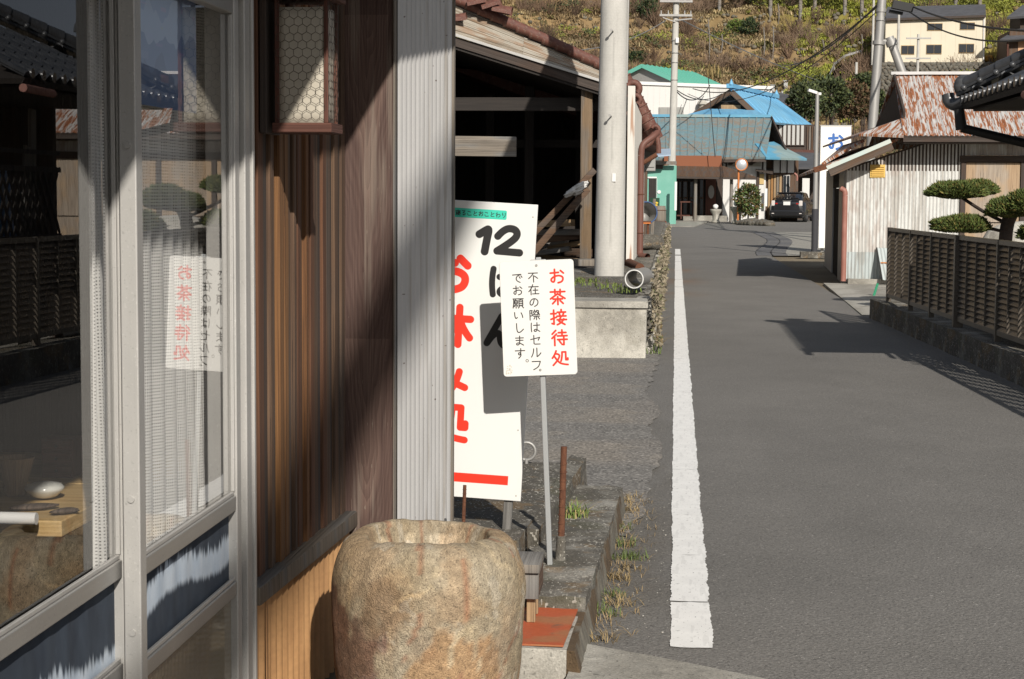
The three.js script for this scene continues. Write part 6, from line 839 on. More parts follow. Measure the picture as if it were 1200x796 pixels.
{ // shop with faded blue rusted roof
  const s = thing('corner_shop', 'low old shop with rusted blue metal roof, timber entrance and white plaster wall', 'shop');
  const W = (px, d) => Q(px, 230, d).x, D = 88;
  const a = Q(744, 137, 92), b = Q(905, 137.5, 92), c = Q(898, 184, 87), e = Q(748, 186, 87);
  part('roof_front', slab([a, b, c, e], 0.12), M.rustBlueRoof, s); part('roof_back', slab([a, b, b.clone().add(V(0.6, -2, -5)), a.clone().add(V(0, -2, -5))], 0.1), M.rustBlueRoof, s); part('roof_ridge', bar(a.clone().add(V(0, 0.06, 0)), b.clone().add(V(0, 0.06, 0)), 0.3, 0.14), M.blueRoofOld, s);
  for (let k = 1; k < 18; k++) part('roof_seam', bar(a.clone().lerp(b, k / 18).add(V(0, 0.02, 0)), e.clone().lerp(c, k / 18).add(V(0, 0.02, 0)), 0.05, 0.05), M.rustBlueRoof, s);
  part('eave_board', bar(e.clone().add(V(0, -0.16, -0.05)), c.clone().add(V(0, -0.16, -0.05)), 0.1, 0.14), M.woodDark, s);
  part('gable_wall', slab([Q(905, 140, 91.7), Q(919, 176, 89), Q(889, 167, 93)], 0.05), M.woodBlack, s); part('barge_board', bar(Q(904, 138.5, 91.9), Q(921, 177, 88.8), 0.08, 0.22), M.woodDark, s); part('gable_patch', fbox(890, 897, 160, 166, 90.2, 0.05), M.whitePlaster, s);
  part('skirt_roof', slab([Q(885, 168, 88.5), Q(907, 166, 90), Q(946, 186, 88), Q(898, 184.5, 86.9)], 0.1), M.blueRoofOld, s);
  part('front_wall', gbox(752, 847, 186, D, 0.2), M.woodDark, s); part('plaster_wall', gbox(847, 898, 186, D, 0.2), M.whitePlaster, s);
  for (const px of [850, 892.5]) part('timber_post', fbox(px, px + 2.6, 186, 203, D - 0.01, 0.12), M.woodDark, s); part('plaster_band', fbox(853, 892, 188, 195, D - 0.01, 0.05), plain(0.36, 0.33, 0.28, 0.9), s);
  for (const px of [856, 880]) { const p = Q(px, 190, D - 0.05); const lf = []; for (let k = 0; k < 5; k++) { const g = new THREE.CircleGeometry(0.1, 10); g.scale(1.2, 0.8, 1); g.translate(p.x + (k - 2) * 0.12, p.y + 0.09 * Math.sin(k * 2.1), p.z); lf.push(g); } part('wall_crest', lf, M.woodDark, s); }
  part('red_fascia', fbox(778, 846, 182.5, 195.5, D - 1.2, 0.1), plain(0.2, 0.065, 0.025, 0.7), s);
  const g0 = Q(776, 193, D - 1), g1 = Q(848, 194.5, D - 1), g2 = Q(886, 207, D - 3.2), g3 = Q(770, 205, D - 3.2); part('porch_roof', slab([g0, g1, g2, g3], 0.07), M.woodBrown, s); part('porch_beam', bar(g3.clone().add(V(0, -0.1, 0)), g2.clone().add(V(0, -0.1, 0)), 0.08, 0.1), M.woodDark, s);
  for (const px of [815, 857]) part('porch_post', rod(V(W(px, D - 2.8), yF - 0.1, -(D - 2.8)), V(W(px, D - 2.8), Q(px, 206, D - 2.8).y, -(D - 2.8)), 0.09, 0.08, 10), M.woodGrey, s);
  part('entrance_recess', fbox(793, 841, 206, 259, D - 0.05, 0.1), M.woodBlack, s);
  for (const [p0, p1, y0] of [[800, 806, 212], [808, 814, 212], [819.5, 825, 207], [795, 799, 212]]) { const f = part('window', fbox(p0, p1, y0, 254, D - 0.12, 0.05), M.woodBrown, s); part('pane', fbox(p0 + 0.8, p1 - 0.8, y0 + 1, 231, D - 0.18, 0.03), M.darkGlass, f); part('pane', fbox(p0 + 0.8, p1 - 0.8, 233, 252, D - 0.18, 0.03), M.darkGlass, f); }
  const dr = part('door', fbox(826.5, 839.5, 206, 256, D - 0.15, 0.08), M.woodRedBrown, s); { const p = Q(833.5, 225, D - 0.25), o = new THREE.CircleGeometry(0.16, 24); o.scale(0.9, 2, 1); o.translate(p.x, p.y, p.z); part('oval_pane', o, plain(0.3, 0.29, 0.26, 0.3), dr); }
  part('railing', [fbox(797, 813, 236, 237.5, D - 2.4, 0.05), fbox(793, 813, 252, 253.5, D - 2.4, 0.05), fbox(797.5, 799, 237, 257, D - 2.4, 0.05), fbox(811.5, 813, 237, 257, D - 2.4, 0.05)], M.woodRedBrown, s);
  part('step', gbox(801, 852, 253, D - 0.8, 0.7, yF - 0.1), M.conc, s);
  const W2 = (px, y) => V(W(px, 87.5), y, 0); void W2;
  // right wing: panels, board door, window
  part('wing_wall', gbox(897, 936, 186, D + 1, 0.2), M.woodBrown, s); for (const [p0, p1] of [[906.5, 914], [915, 922], [923, 931]]) part('wing_panel', fbox(p0, p1, 187.5, 202.5, D + 0.95, 0.06), M.whitePlaster, s); for (const px of [905, 914.2, 922.2, 931.5]) part('wing_post', fbox(px, px + 1, 187, 205, D + 0.9, 0.06), M.woodDark, s);
  part('wing_eave', slab([Q(886, 199, D - 0.5), Q(906, 203, D - 0.5), Q(906, 198, D + 1), Q(886, 196, D + 1)], 0.06), M.woodDark, s);
  for (let k = 0; k < 5; k++) part('door_board', gbox(900 + k * 3.3, 903.1 + k * 3.3, 205, D + 0.9 - 0.02 * (k % 2), 0.06), [M.woodTan, M.woodAmber, M.woodTan, M.woodGrey, M.woodTan][k], s);
  const wn = part('window', fbox(917.5, 926, 205, 236, D + 0.9, 0.05), M.alu, s); part('pane', fbox(918.3, 921.6, 206, 235, D + 0.84, 0.03), M.darkGlass, wn); part('pane', fbox(922.2, 925.3, 206, 235, D + 0.84, 0.03), M.darkGlass, wn);
  part('yellow_board', fbox(890, 895.5, 204, 216, D - 0.06, 0.05), plain(0.5, 0.36, 0.16), s); part('notice_panel', fbox(896, 899.5, 221, 242, D - 0.4, 0.05), M.whitePaint, s); part('corner_post', gbox(886.5, 890, 200, D - 0.1, 0.1), M.woodDark, s);
  part('side_house_wall', gbox(931, 968, 196, D + 6, 0.2), M.woodDark, s); part('side_house_roof', slab([Q(926, 196, D + 3), Q(975, 196, D + 3), Q(975, 180, D + 7), Q(926, 178, D + 7)], 0.1), M.greySlate, s); part('side_house_panel', fbox(940, 949, 209, 232, D + 3.4, 0.1), M.whitePlaster, s); part('wing_downpipe', tube([Q(931, 203, D), Q(934, 206, D), Q(934, 212, D)], 0.05, 8, 8), M.pipePink, s);
}
{ // convex mirror, shrub, pots
  const m = Q(869, 193, 82), mg = thing('traffic_mirror', 'round convex traffic mirror on an orange pole by the corner shop', 'mirror', [m.x, flatY(82), -82]), h = m.y - flatY(82);
  part('pole', rod(V(-0.12, 0, -0.12), V(-0.12, h + 0.1, -0.12), 0.045, 0.045, 12), plain(0.5, 0.16, 0.04, 0.5), mg); const mf = new THREE.SphereGeometry(0.5, 28, 12, 0, 6.283, 0, 0.55); mf.rotateX(Math.PI / 2); mf.translate(0, h, -0.4); part('mirror_face', mf, std({ color: lin(0.55, 0.57, 0.6), metalness: 0.5, roughness: 0.3 }), mg); const rm = new THREE.TorusGeometry(0.26, 0.03, 8, 28); rm.translate(0, h, 0.03); part('rim', rm, plain(0.5, 0.16, 0.04, 0.5), mg); const bk = new THREE.CircleGeometry(0.26, 28); bk.translate(0, h, -0.02); part('back', bk, plain(0.3, 0.1, 0.03), mg);
  shrub('round_shrub', 'dense clipped green shrub in front of the white plaster wall', 'shrub', 877, 233, 82, 0.5, 0.66, 0.45, 2600, 0.14, [[0.06, 0.1, 0.025], [0.1, 0.13, 0.04], [0.14, 0.09, 0.03]], 41);
  const pot = (px, d, s, label) => { const p = Q(px, 250, d), t = thing('stone_urn', label, 'urn', [p.x, flatY(d), -d]); const g = new THREE.LatheGeometry([[0, 0], [0.2, 0], [0.22, 0.08], [0.16, 0.16], [0.18, 0.45], [0.28, 0.6], [0.3, 0.72], [0.25, 0.72], [0.2, 0.5], [0, 0.45]].map((q) => new THREE.Vector2(q[0] * s, q[1] * s)), 20); part('body', g, M.concWall, t); const b = new THREE.SphereGeometry(0.15 * s, 12, 8); b.scale(1, 0.9, 1); b.translate(0, 0.85 * s, 0); part('white_flowers', uvM(jitter(b, 0.06, 6, 3).toNonIndexed()), M.whitePlaster, t); return t; };
  pot(864, 82.6, 1.1, 'pale stone urn with white flowers beside the clipped shrub'); pot(839, 84, 0.9, 'small stone urn by the brown oval window door');
  const r = rng(19); for (let k = 0; k < 9; k++) { const p = Q(868 + k * 4.2, 252, 81 - 0.2 * k), st = uvM(jitter(new THREE.IcosahedronGeometry(0.22 + 0.1 * r(), 1), 0.06, 4, k).toNonIndexed()); st.scale(1.2, 0.7, 1); const m2 = one('border_stone', st, M.concDark, 'rough border stone in the row under the clipped shrub', 'stone', 'border stones under the clipped shrub'); m2.position.set(p.x, flatY(81) + 0.08, p.z); }
}
{ // small teal shop behind the far pole
  const t = thing('teal_kiosk', 'small turquoise painted shop with pale blue awning behind the far utility pole', 'kiosk'), D = 80; 
  part('wall', gbox(757, 793, 194, D, 3), M.teal, t); const a = Q(750, 184, D - 1.2), b = Q(786, 181, D - 1.2); part('awning', slab([a, b, Q(786, 174, D + 1), Q(750, 176, D + 1)], 0.06), plain(0.36, 0.46, 0.58, 0.4), t); part('awning_beam', fbox(752, 793, 189, 193, D - 0.4, 0.1), M.woodGrey, t); part('shade_board', fbox(755, 777, 192, 198, D - 0.2, 0.08), M.woodDark, t);
  const d = part('door', fbox(760, 769, 209, 258, D - 0.04, 0.06), M.woodBlack, t); part('door_frame', [fbox(759, 769.8, 207.2, 209, D - 0.06, 0.05), fbox(769, 770.2, 209, 258, D - 0.06, 0.05)], M.whitePaint, d); part('round_plate', (() => { const g = new THREE.CylinderGeometry(0.08, 0.08, 0.02, 16); g.rotateX(Math.PI / 2); const p = Q(772.5, 225, D - 0.03); g.translate(p.x, p.y, p.z); return g; })(), M.whitePaint, t); part('brick_base', gbox(762, 781, 259, D - 0.5, 0.4), plain(0.3, 0.1, 0.06), t);
  const bt = canvasTex(128, 256, (c) => { c.fillStyle = '#123b26'; c.fillRect(0, 0, 128, 256); c.save(); c.translate(74, 130); c.rotate(-1.35); c.fillStyle = '#d8b43a'; for (let k = 0; k < 6; k++) { c.fillRect(-88 + k * 30, -16, 18, 34); c.fillRect(-92 + k * 30, -6, 26, 7); } c.restore(); });
  const p0 = Q(762, 256, D - 0.8), p1 = Q(773, 232, D - 0.8), bw = p1.x - p0.x, bh = p1.y - p0.y, bn = one('green_banner', (() => { const g = new THREE.PlaneGeometry(bw, bh, 6, 8), q = g.attributes.position; for (let i = 0; i < q.count; i++) q.setZ(i, 0.03 * Math.sin(q.getX(i) * 12 + q.getY(i) * 3)); g.computeVertexNormals(); return g; })(), std({ map: bt, roughness: 0.8 }), 'dark green banner with yellow lettering hanging at the turquoise shop', 'banner'); bn.position.set((p0.x + p1.x) / 2, (p0.y + p1.y) / 2, -(D - 0.8));
  const br = Q(773.5, 246, D - 1.2), bar2 = thing('grey_barrel', 'weathered grey barrel beside the turquoise shop', 'barrel', [br.x, flatY(D), -(D - 1.2)]); part('body', new THREE.LatheGeometry([[0, 0], [0.24, 0], [0.28, 0.3], [0.27, 0.62], [0.24, 0.85], [0, 0.85]].map((q) => new THREE.Vector2(...q)), 18), M.woodGrey, bar2); for (const y of [0.18, 0.66]) { const h = new THREE.TorusGeometry(0.275, 0.015, 6, 20); h.rotateX(Math.PI / 2); h.translate(0, y, 0); part('hoop', h, M.rust, bar2); }
  one('white_planter', gbox(790.5, 793.5, 213, 79, 0.15, 0.9), M.whitePaint, 'narrow white panel fixed beside the far utility pole', 'panel');
}
{ // house with bright blue roof behind
  const h = thing('blue_roof_house', 'two storey wooden house with bright blue metal hip and gable roof', 'house'), D = 97;
  const top = Q(857, 103, D), tb = Q(910, 115, D + 8), el = Q(806, 137, D + 1), er = Q(897, 142, D), eb = Q(955, 148.5, D + 7);
  part('roof_right', slab([top, tb, eb, er], 0.12), M.blueRoof, h); part('roof_left', slab([top, tb, Q(812, 140, D + 8), el], 0.12), M.blueRoof, h); part('ridge', bar(top.clone().add(V(-0.1, 0.1, 0.2)), tb.clone().add(V(0, 0.08, 0)), 0.35, 0.22), M.blueRoof, h); part('ridge_end', (() => { const g = new THREE.ConeGeometry(0.14, 0.32, 8); g.translate(top.x, top.y + 0.32, top.z + 0.15); return g; })(), M.blueRoof, h); part('ridge_end', (() => { const g = new THREE.ConeGeometry(0.14, 0.3, 8); g.translate(tb.x, tb.y + 0.35, tb.z); return g; })(), M.blueRoof, h);
  for (let k = 1; k < 12; k++) part('roof_seam', bar(top.clone().lerp(tb, k / 12).add(V(0, 0.03, 0)), er.clone().lerp(eb, k / 12).add(V(0, 0.03, 0)), 0.06, 0.05), M.blueRoof, h);
  part('gable_wall', slab([top.clone().add(V(0, -0.4, -0.5)), er.clone().add(V(0, 0, -0.5)), el.clone().add(V(0, 0, -0.5))], 0.1), M.woodBlack, h); part('barge_board', bar(top.clone().add(V(0, -0.18, -0.05)), er.clone().add(V(0, -0.12, -0.05)), 0.1, 0.28), M.woodBrown, h); part('barge_board', bar(top.clone().add(V(0, -0.18, -0.05)), el.clone().add(V(0, -0.12, -0.05)), 0.1, 0.28), M.woodBrown, h); part('gable_boards', fbox(845, 868, 123, 128.5, D + 0.4, 0.05), M.woodTan, h);
  part('skirt_roof', slab([Q(830, 127.5, D + 0.3), Q(882, 128, D + 0.3), Q(905, 138, D - 2.5), Q(788, 138.5, D - 2.5)], 0.1), M.blueRoof, h);
  part('upper_wall', gbox(830, 955, 146, D + 3, 5, yF), M.woodDark, h); 
  const wn = part('window', fbox(911, 944, 146, 171, D + 2.9, 0.08), M.woodDark, h); for (let k = 0; k < 6; k++) part('pane', fbox(912.5 + k * 5.2, 916.3 + k * 5.2, 147, 170, D + 2.85, 0.04), plain(0.42, 0.42, 0.4, 0.4), wn); for (let k = 0; k < 4; k++) part('wall_board', fbox(945.5 + k * 2.6, 947.8 + k * 2.6, 148, 176, D + 2.92, 0.06), [M.woodBrown, M.woodGrey][k % 2], h); part('lower_eave', slab([Q(900, 180, D), Q(958, 183, D), Q(958, 176, D + 3), Q(905, 174, D + 3)], 0.1), M.tileRed, h);
}
{ // long white building and green-roofed hall
  const w = thing('white_building', 'long plain white metal clad building behind the blue roofed house', 'building'), D = 113; part('wall', (() => { const a = Q(722, 96, D), b = Q(905, 103, D); return hexa([V(a.x, yF, -D - 6), V(b.x, yF, -D - 6), V(b.x, yF, -D), V(a.x, yF, -D)], [V(a.x, a.y, -D - 6), V(b.x, b.y, -D - 6), V(b.x, b.y, -D), V(a.x, a.y, -D)]); })(), M.whitePlaster, w);
  part('roof_edge', bar(Q(721, 96.4, D - 0.05), Q(906, 103, D - 0.05), 0.12, 0.2), M.whitePaint, w); for (let k = 0; k < 26; k++) part('cladding_rib', fbox(724 + k * 7, 724.5 + k * 7, 101 + k * 0.15, 150, D - 0.02, 0.05, 0.003), M.whitePlaster, w);
  const wn = part('window', fbox(772, 801, 125.5, 142, D - 0.08, 0.06), M.aluGrey, w); for (let k = 0; k < 3; k++) part('pane', fbox(773.2 + k * 9.3, 781.6 + k * 9.3, 126.6, 141, D - 0.12, 0.04), plain(0.3, 0.3, 0.28, 0.2), wn);
  const v = Q(823, 132, D - 0.3); part('roof_vent', [rod(v, v.clone().add(V(0, 0.5, 0)), 0.22, 0.2, 12), (() => { const g = new THREE.SphereGeometry(0.32, 14, 8, 0, 6.283, 0, 1.57); g.translate(v.x, v.y + 0.5, v.z); return g; })()], M.concWall, w);
  const g = thing('green_roof_hall', 'hall with turquoise green metal gable roof behind the white building', 'hall'), E = 120, ap = Q(752.5, 75.3, E), rd = V(3.6, 0, -8), ac = V(0.914, 0, 0.406), sl2 = 0.436, r = ap.clone().addScaledVector(ac, 3.4).add(V(0, -3.4 * sl2, 0)), l = ap.clone().addScaledVector(ac, -2.6).add(V(0, -2.6 * sl2, 0));
  part('roof', slab([ap, ap.clone().add(rd), r.clone().add(rd), r], 0.15), M.greenRoof, g); part('roof', slab([ap, ap.clone().add(rd), l.clone().add(rd), l], 0.15), M.greenRoof, g); for (let k = 1; k < 12; k++) part('roof_seam', bar(ap.clone().addScaledVector(rd, k / 12).add(V(0, 0.03, 0)), r.clone().addScaledVector(rd, k / 12).add(V(0, 0.03, 0)), 0.05, 0.05), M.greenRoof, g);
  { const inn = rd.clone().multiplyScalar(0.05), a2 = ap.clone().add(inn), r3 = r.clone().add(inn), l3 = l.clone().add(inn); part('gable_wall', slab([a2.clone().add(V(0, -0.12, 0)), r3.clone().add(V(0, -0.12, 0)), l3.clone().add(V(0, -0.12, 0))], 0.1), M.steelGrey, g); const th = rd.clone().multiplyScalar(0.9); part('body', hexa([V(l3.x, yF, l3.z), V(r3.x, yF, r3.z), V(r3.x + th.x, yF, r3.z + th.z), V(l3.x + th.x, yF, l3.z + th.z)], [l3.clone().add(V(0, -0.15, 0)), r3.clone().add(V(0, -0.15, 0)), r3.clone().add(th).add(V(0, -0.15, 0)), l3.clone().add(th).add(V(0, -0.15, 0))]), M.steelGrey, g); part('verge_trim', bar(ap.clone().add(V(0, -0.1, 0)), r.clone().add(V(0, -0.1, 0)), 0.1, 0.25), M.greenRoof, g); part('verge_trim', bar(ap.clone().add(V(0, -0.1, 0)), l.clone().add(V(0, -0.1, 0)), 0.1, 0.25), M.greenRoof, g); }
  const s = thing('dark_roof_house', 'small house with dark slate roof below the hillside', 'house'); part('roof', slab([Q(904, 107, 124), Q(922, 110, 124), Q(952, 122, 119), Q(904, 122, 119)], 0.15), M.greySlate, s); part('wall', gbox(903, 946, 123, 120, 4), M.woodBrown, s); part('eave', bar(Q(904, 123, 118.9), Q(953, 123.5, 118.9), 0.1, 0.14), M.tileRed, s);
}
// ---------------------------------------------------------------- poles, wires, lamp
const cableMat = plain(0.02, 0.02, 0.022, 0.6), wireMat = plain(0.2, 0.2, 0.2, 0.5);
{
  const b = Q(785.5, 260, 84), tp = Q(792.6, 0, 84), p = thing('utility_pole', 'slim concrete utility pole with two crossarms beside the turquoise shop', 'utility pole', [b.x, flatY(84), -84]); p.rotation.z = -(tp.x - b.x) / (tp.y - b.y);
  part('shaft', rod(V(0, -0.2, 0), V(0, 11.6, 0), 0.19, 0.13, 20), M.pole, p); const yAt = (py) => (260 - py) / (2100 / 84); for (const py of [5.5, 21.5]) { part('crossarm', box(-0.75, 0.75, yAt(py) - 0.05, yAt(py) + 0.05, 0.16, 0.27, 0.005), M.steelGrey, p); for (const x of [-0.68, -0.35, 0.4, 0.68]) part('insulator', rod(V(x, yAt(py) + 0.05, 0.21), V(x, yAt(py) + 0.22, 0.21), 0.035, 0.025, 8), M.steelGrey, p); }
  part('bracket', [bar(V(-0.6, yAt(24), 0.2), V(0, yAt(29), 0.16), 0.04, 0.04), bar(V(0.75, yAt(25), 0.2), V(0, yAt(27), 0.16), 0.05, 0.06)], M.steelGrey, p); part('junction_box', box(0.02, 0.17, yAt(53), yAt(47), 0.15, 0.28, 0.01), M.whitePaint, p); for (const py of [50, 64, 75, 95]) { const t = new THREE.TorusGeometry(0.165, 0.02, 6, 18); t.rotateX(Math.PI / 2); t.translate(0, yAt(py), 0); part('band', t, M.steelGrey, p); }
}
{
  const b = Q(1019.5, 230, 60), t0 = Q(1022.5, 150, 60), t1 = Q(1033.5, 2, 60), dir = t1.clone().sub(t0).normalize(), base = t0.clone().addScaledVector(dir, -(t0.y - 0.2) / dir.y), p = thing('steel_pole', 'leaning grey steel utility pole behind the rusted roof house', 'utility pole');
  part('shaft', rod(base, t1.clone().addScaledVector(dir, 1.5), 0.17, 0.14, 18), M.steelGrey, p); const band = (py, r) => { const c = t0.clone().lerp(t1, (150 - py) / 148); part('band', rod(c.clone().addScaledVector(dir, -0.06), c.clone().addScaledVector(dir, 0.06), r, r, 16), M.steelGrey, p); }; band(50, 0.2); band(22, 0.18); band(12, 0.17);
  const c1 = Q(1043, 45, 60), c0 = Q(1058, 86, 60), dd = c0.clone().sub(c1).normalize(); part('strut', rod(c1.clone().addScaledVector(dd, -0.05), c1.clone().addScaledVector(dd, 7), 0.14, 0.15, 14), M.steelGrey, p); part('strut_collar', [bar(Q(1030, 49, 60), Q(1046, 49, 60), 0.1, 0.14), rod(c1.clone().addScaledVector(dd, 0.05), c1.clone().addScaledVector(dd, 0.25), 0.19, 0.19, 14)], M.steelGrey, p); part('cable_joint_box', [bar(Q(1046, 5, 59.5), Q(1070, 10, 59.5), 0.3, 0.26), bar(Q(1042, 13, 59.6), Q(1058, 16, 59.6), 0.12, 0.1)], M.darkRubber, p); void b;
  const L = Q(958, 108, 47), lp = thing('street_lamp', 'slim grey street lamp with white lamp head by the white sign', 'street lamp', [L.x, 0, -47]); part('shaft', rod(V(0, 0, 0), V(0, L.y, 0), 0.075, 0.05, 14), M.steelGrey, lp); part('lamp_head', [bar(V(-0.02, L.y - 0.02, 0), V(-0.24, L.y + 0.05, 0.05), 0.12, 0.07)], M.whitePaint, lp); part('sensor', box(0.02, 0.1, L.y - 0.08, L.y - 0.01, -0.04, 0.04, 0.01), M.whitePaint, lp); part('base_sleeve', rod(V(0, 0, 0), V(0, 1.25, 0), 0.08, 0.08, 14), plain(0.04, 0.04, 0.045), lp);
}
{
  const wire = (name, label, a, b, sag, r, grp, mat = cableMat) => { const m = one(name, cable(a, b, sag, r, 30), mat, label, 'cable', grp); return m; };
  const pT = Q(1034, 3, 60);
  wire('overhead_cable', 'thick black cable bundle sweeping down from the steel pole to the white building', pT, Q(812, 104, 112), 1.2, 0.028); wire('overhead_cable', 'second black cable running beside the cable bundle from the steel pole', Q(1034, 8, 60), Q(806, 110, 112), 1.5, 0.018);
  wire('overhead_wire', 'thin grey wire from the crossarms of the slim pole towards the gravestones', Q(800, 24, 84), Q(975, 100, 130), 0.2, 0.028, undefined, wireMat); wire('overhead_wire', 'thin grey wire from the slim pole crossing behind the big pole', Q(780, 24, 84), Q(640, 60, 60), 0.4, 0.02, undefined, wireMat);
  wire('service_drop', 'looped service wire from the slim pole to the white building', Q(790, 104, 84), Q(832, 100, 112), 0.7, 0.03); wire('service_drop', 'slack service wire from the slim pole to the blue roof', Q(791, 104, 84), Q(846, 110, 97), 0.4, 0.025); wire('service_drop', 'vertical stay wire hanging in front of the rusted blue roof', Q(830, 90, 86), Q(838, 184, 86), 0, 0.02);
  wire('overhead_cable', 'upper black cable from the joint box to the right', Q(1070, 8, 59.5), Q(1260, 36, 40), 0.25, 0.03); wire('overhead_cable', 'lower black cable from the joint box to the right', Q(1066, 14, 59.5), Q(1260, 34, 40), 0.55, 0.024); wire('overhead_cable', 'cable from the joint box leading left up the hill', Q(1030, 4, 60), Q(905, 74, 120), 0.8, 0.03);
}
{ // unseen cable bundle and pole, added to cast a soft shadow on the planks
  const A = V(-0.7, 5.0, -22), B = V(3.95, 8.95, 9.9), p = thing('utility_pole', 'unseen concrete pole on the right roadside added to carry the shadow casting cables', 'utility pole', [3.95, 0, 9.95]); part('shaft', rod(V(0, -0.2, 0), V(0, 9.05, 0), 0.17, 0.12, 20), M.pole, p); part('bracket', box(-0.2, 0.2, 8.85, 8.93, -0.1, 0.1, 0.01), M.steelGrey, p);
  const off = [[0, 0], [0.075, 0.05], [-0.06, 0.07], [0.02, -0.08]]; one('added_shadow_cable', off.map(([x, y], i) => cable(A.clone().add(V(x, y, 0)), B.clone().add(V(x, y, 0)), 0.02 + 0.01 * i, 0.045, 20)), cableMat, 'unseen bundle of black cables crossing the street added to shade the plank wall', 'cable');
}
// ---------------------------------------------------------------- white pillar sign
{
  const D = 50, a = Q(959, 291, D), b = Q(998, 148, D), w = b.x - a.x, h = b.y - a.y;
  const t = canvasTex(512, 2000, (c, W, H) => { c.fillStyle = '#e6e3db'; c.fillRect(0, 0, W, H); speckle(c, W, H, 500, 6, ['#d2cec2', '#dedad0']); const X = (px) => (px - 959) / 39 * W, Y = (py) => (py - 148) / 143 * H; glyph(c, 'お', X(978.5), Y(166), 290, 44, '#2f62a8'); const dk = '#26344f'; c.strokeStyle = dk; c.lineWidth = 26; c.strokeRect(X(983), Y(252), 90, 130); c.beginPath(); c.moveTo(X(983), Y(256.5)); c.lineTo(X(990), Y(256.5)); c.stroke(); c.lineWidth = 16; for (const [x, y] of [[979, 280], [985, 280]]) { c.beginPath(); c.arc(X(x), Y(y), 18, 0, 6.3); c.stroke(); } c.beginPath(); c.moveTo(X(980), Y(270)); c.lineTo(X(983), Y(266)); c.lineTo(X(986), Y(270)); c.moveTo(X(986), Y(267)); c.lineTo(X(990), Y(267)); c.stroke(); c.strokeStyle = '#3d78bd'; c.lineWidth = 22; c.beginPath(); c.moveTo(X(970), Y(220)); c.lineTo(X(976), Y(212)); c.stroke(); });
  const s = thing('pillar_sign', 'tall white pillar sign with blue hiragana standing behind the rusty lean-to', 'sign', [a.x, 0, -D]); part('cabinet', box(0, w, a.y, b.y, -0.35, 0, 0.01), M.whitePaint, s); const f = new THREE.PlaneGeometry(w - 0.02, h - 0.02); f.translate(w / 2, a.y + h / 2, 0.006); part('printed_face', f, std({ map: t, roughness: 0.5 }), s); for (const x of [0.08, w - 0.16]) part('leg', box(x, x + 0.08, -0.02, a.y, -0.22, -0.14, 0.004), M.steelGrey, s); part('cap', box(-0.01, w + 0.01, b.y + 0.001, b.y + 0.03, -0.36, 0.01, 0.005), M.alu, s);
  struct('lot_kerb', prismBlock([[3.2, 46.3], [7, 46], [7, 46.4], [3.2, 46.7]], 0, 0.16, 20, 2, 2, 0.01, 3, 6), M.concDark);
}
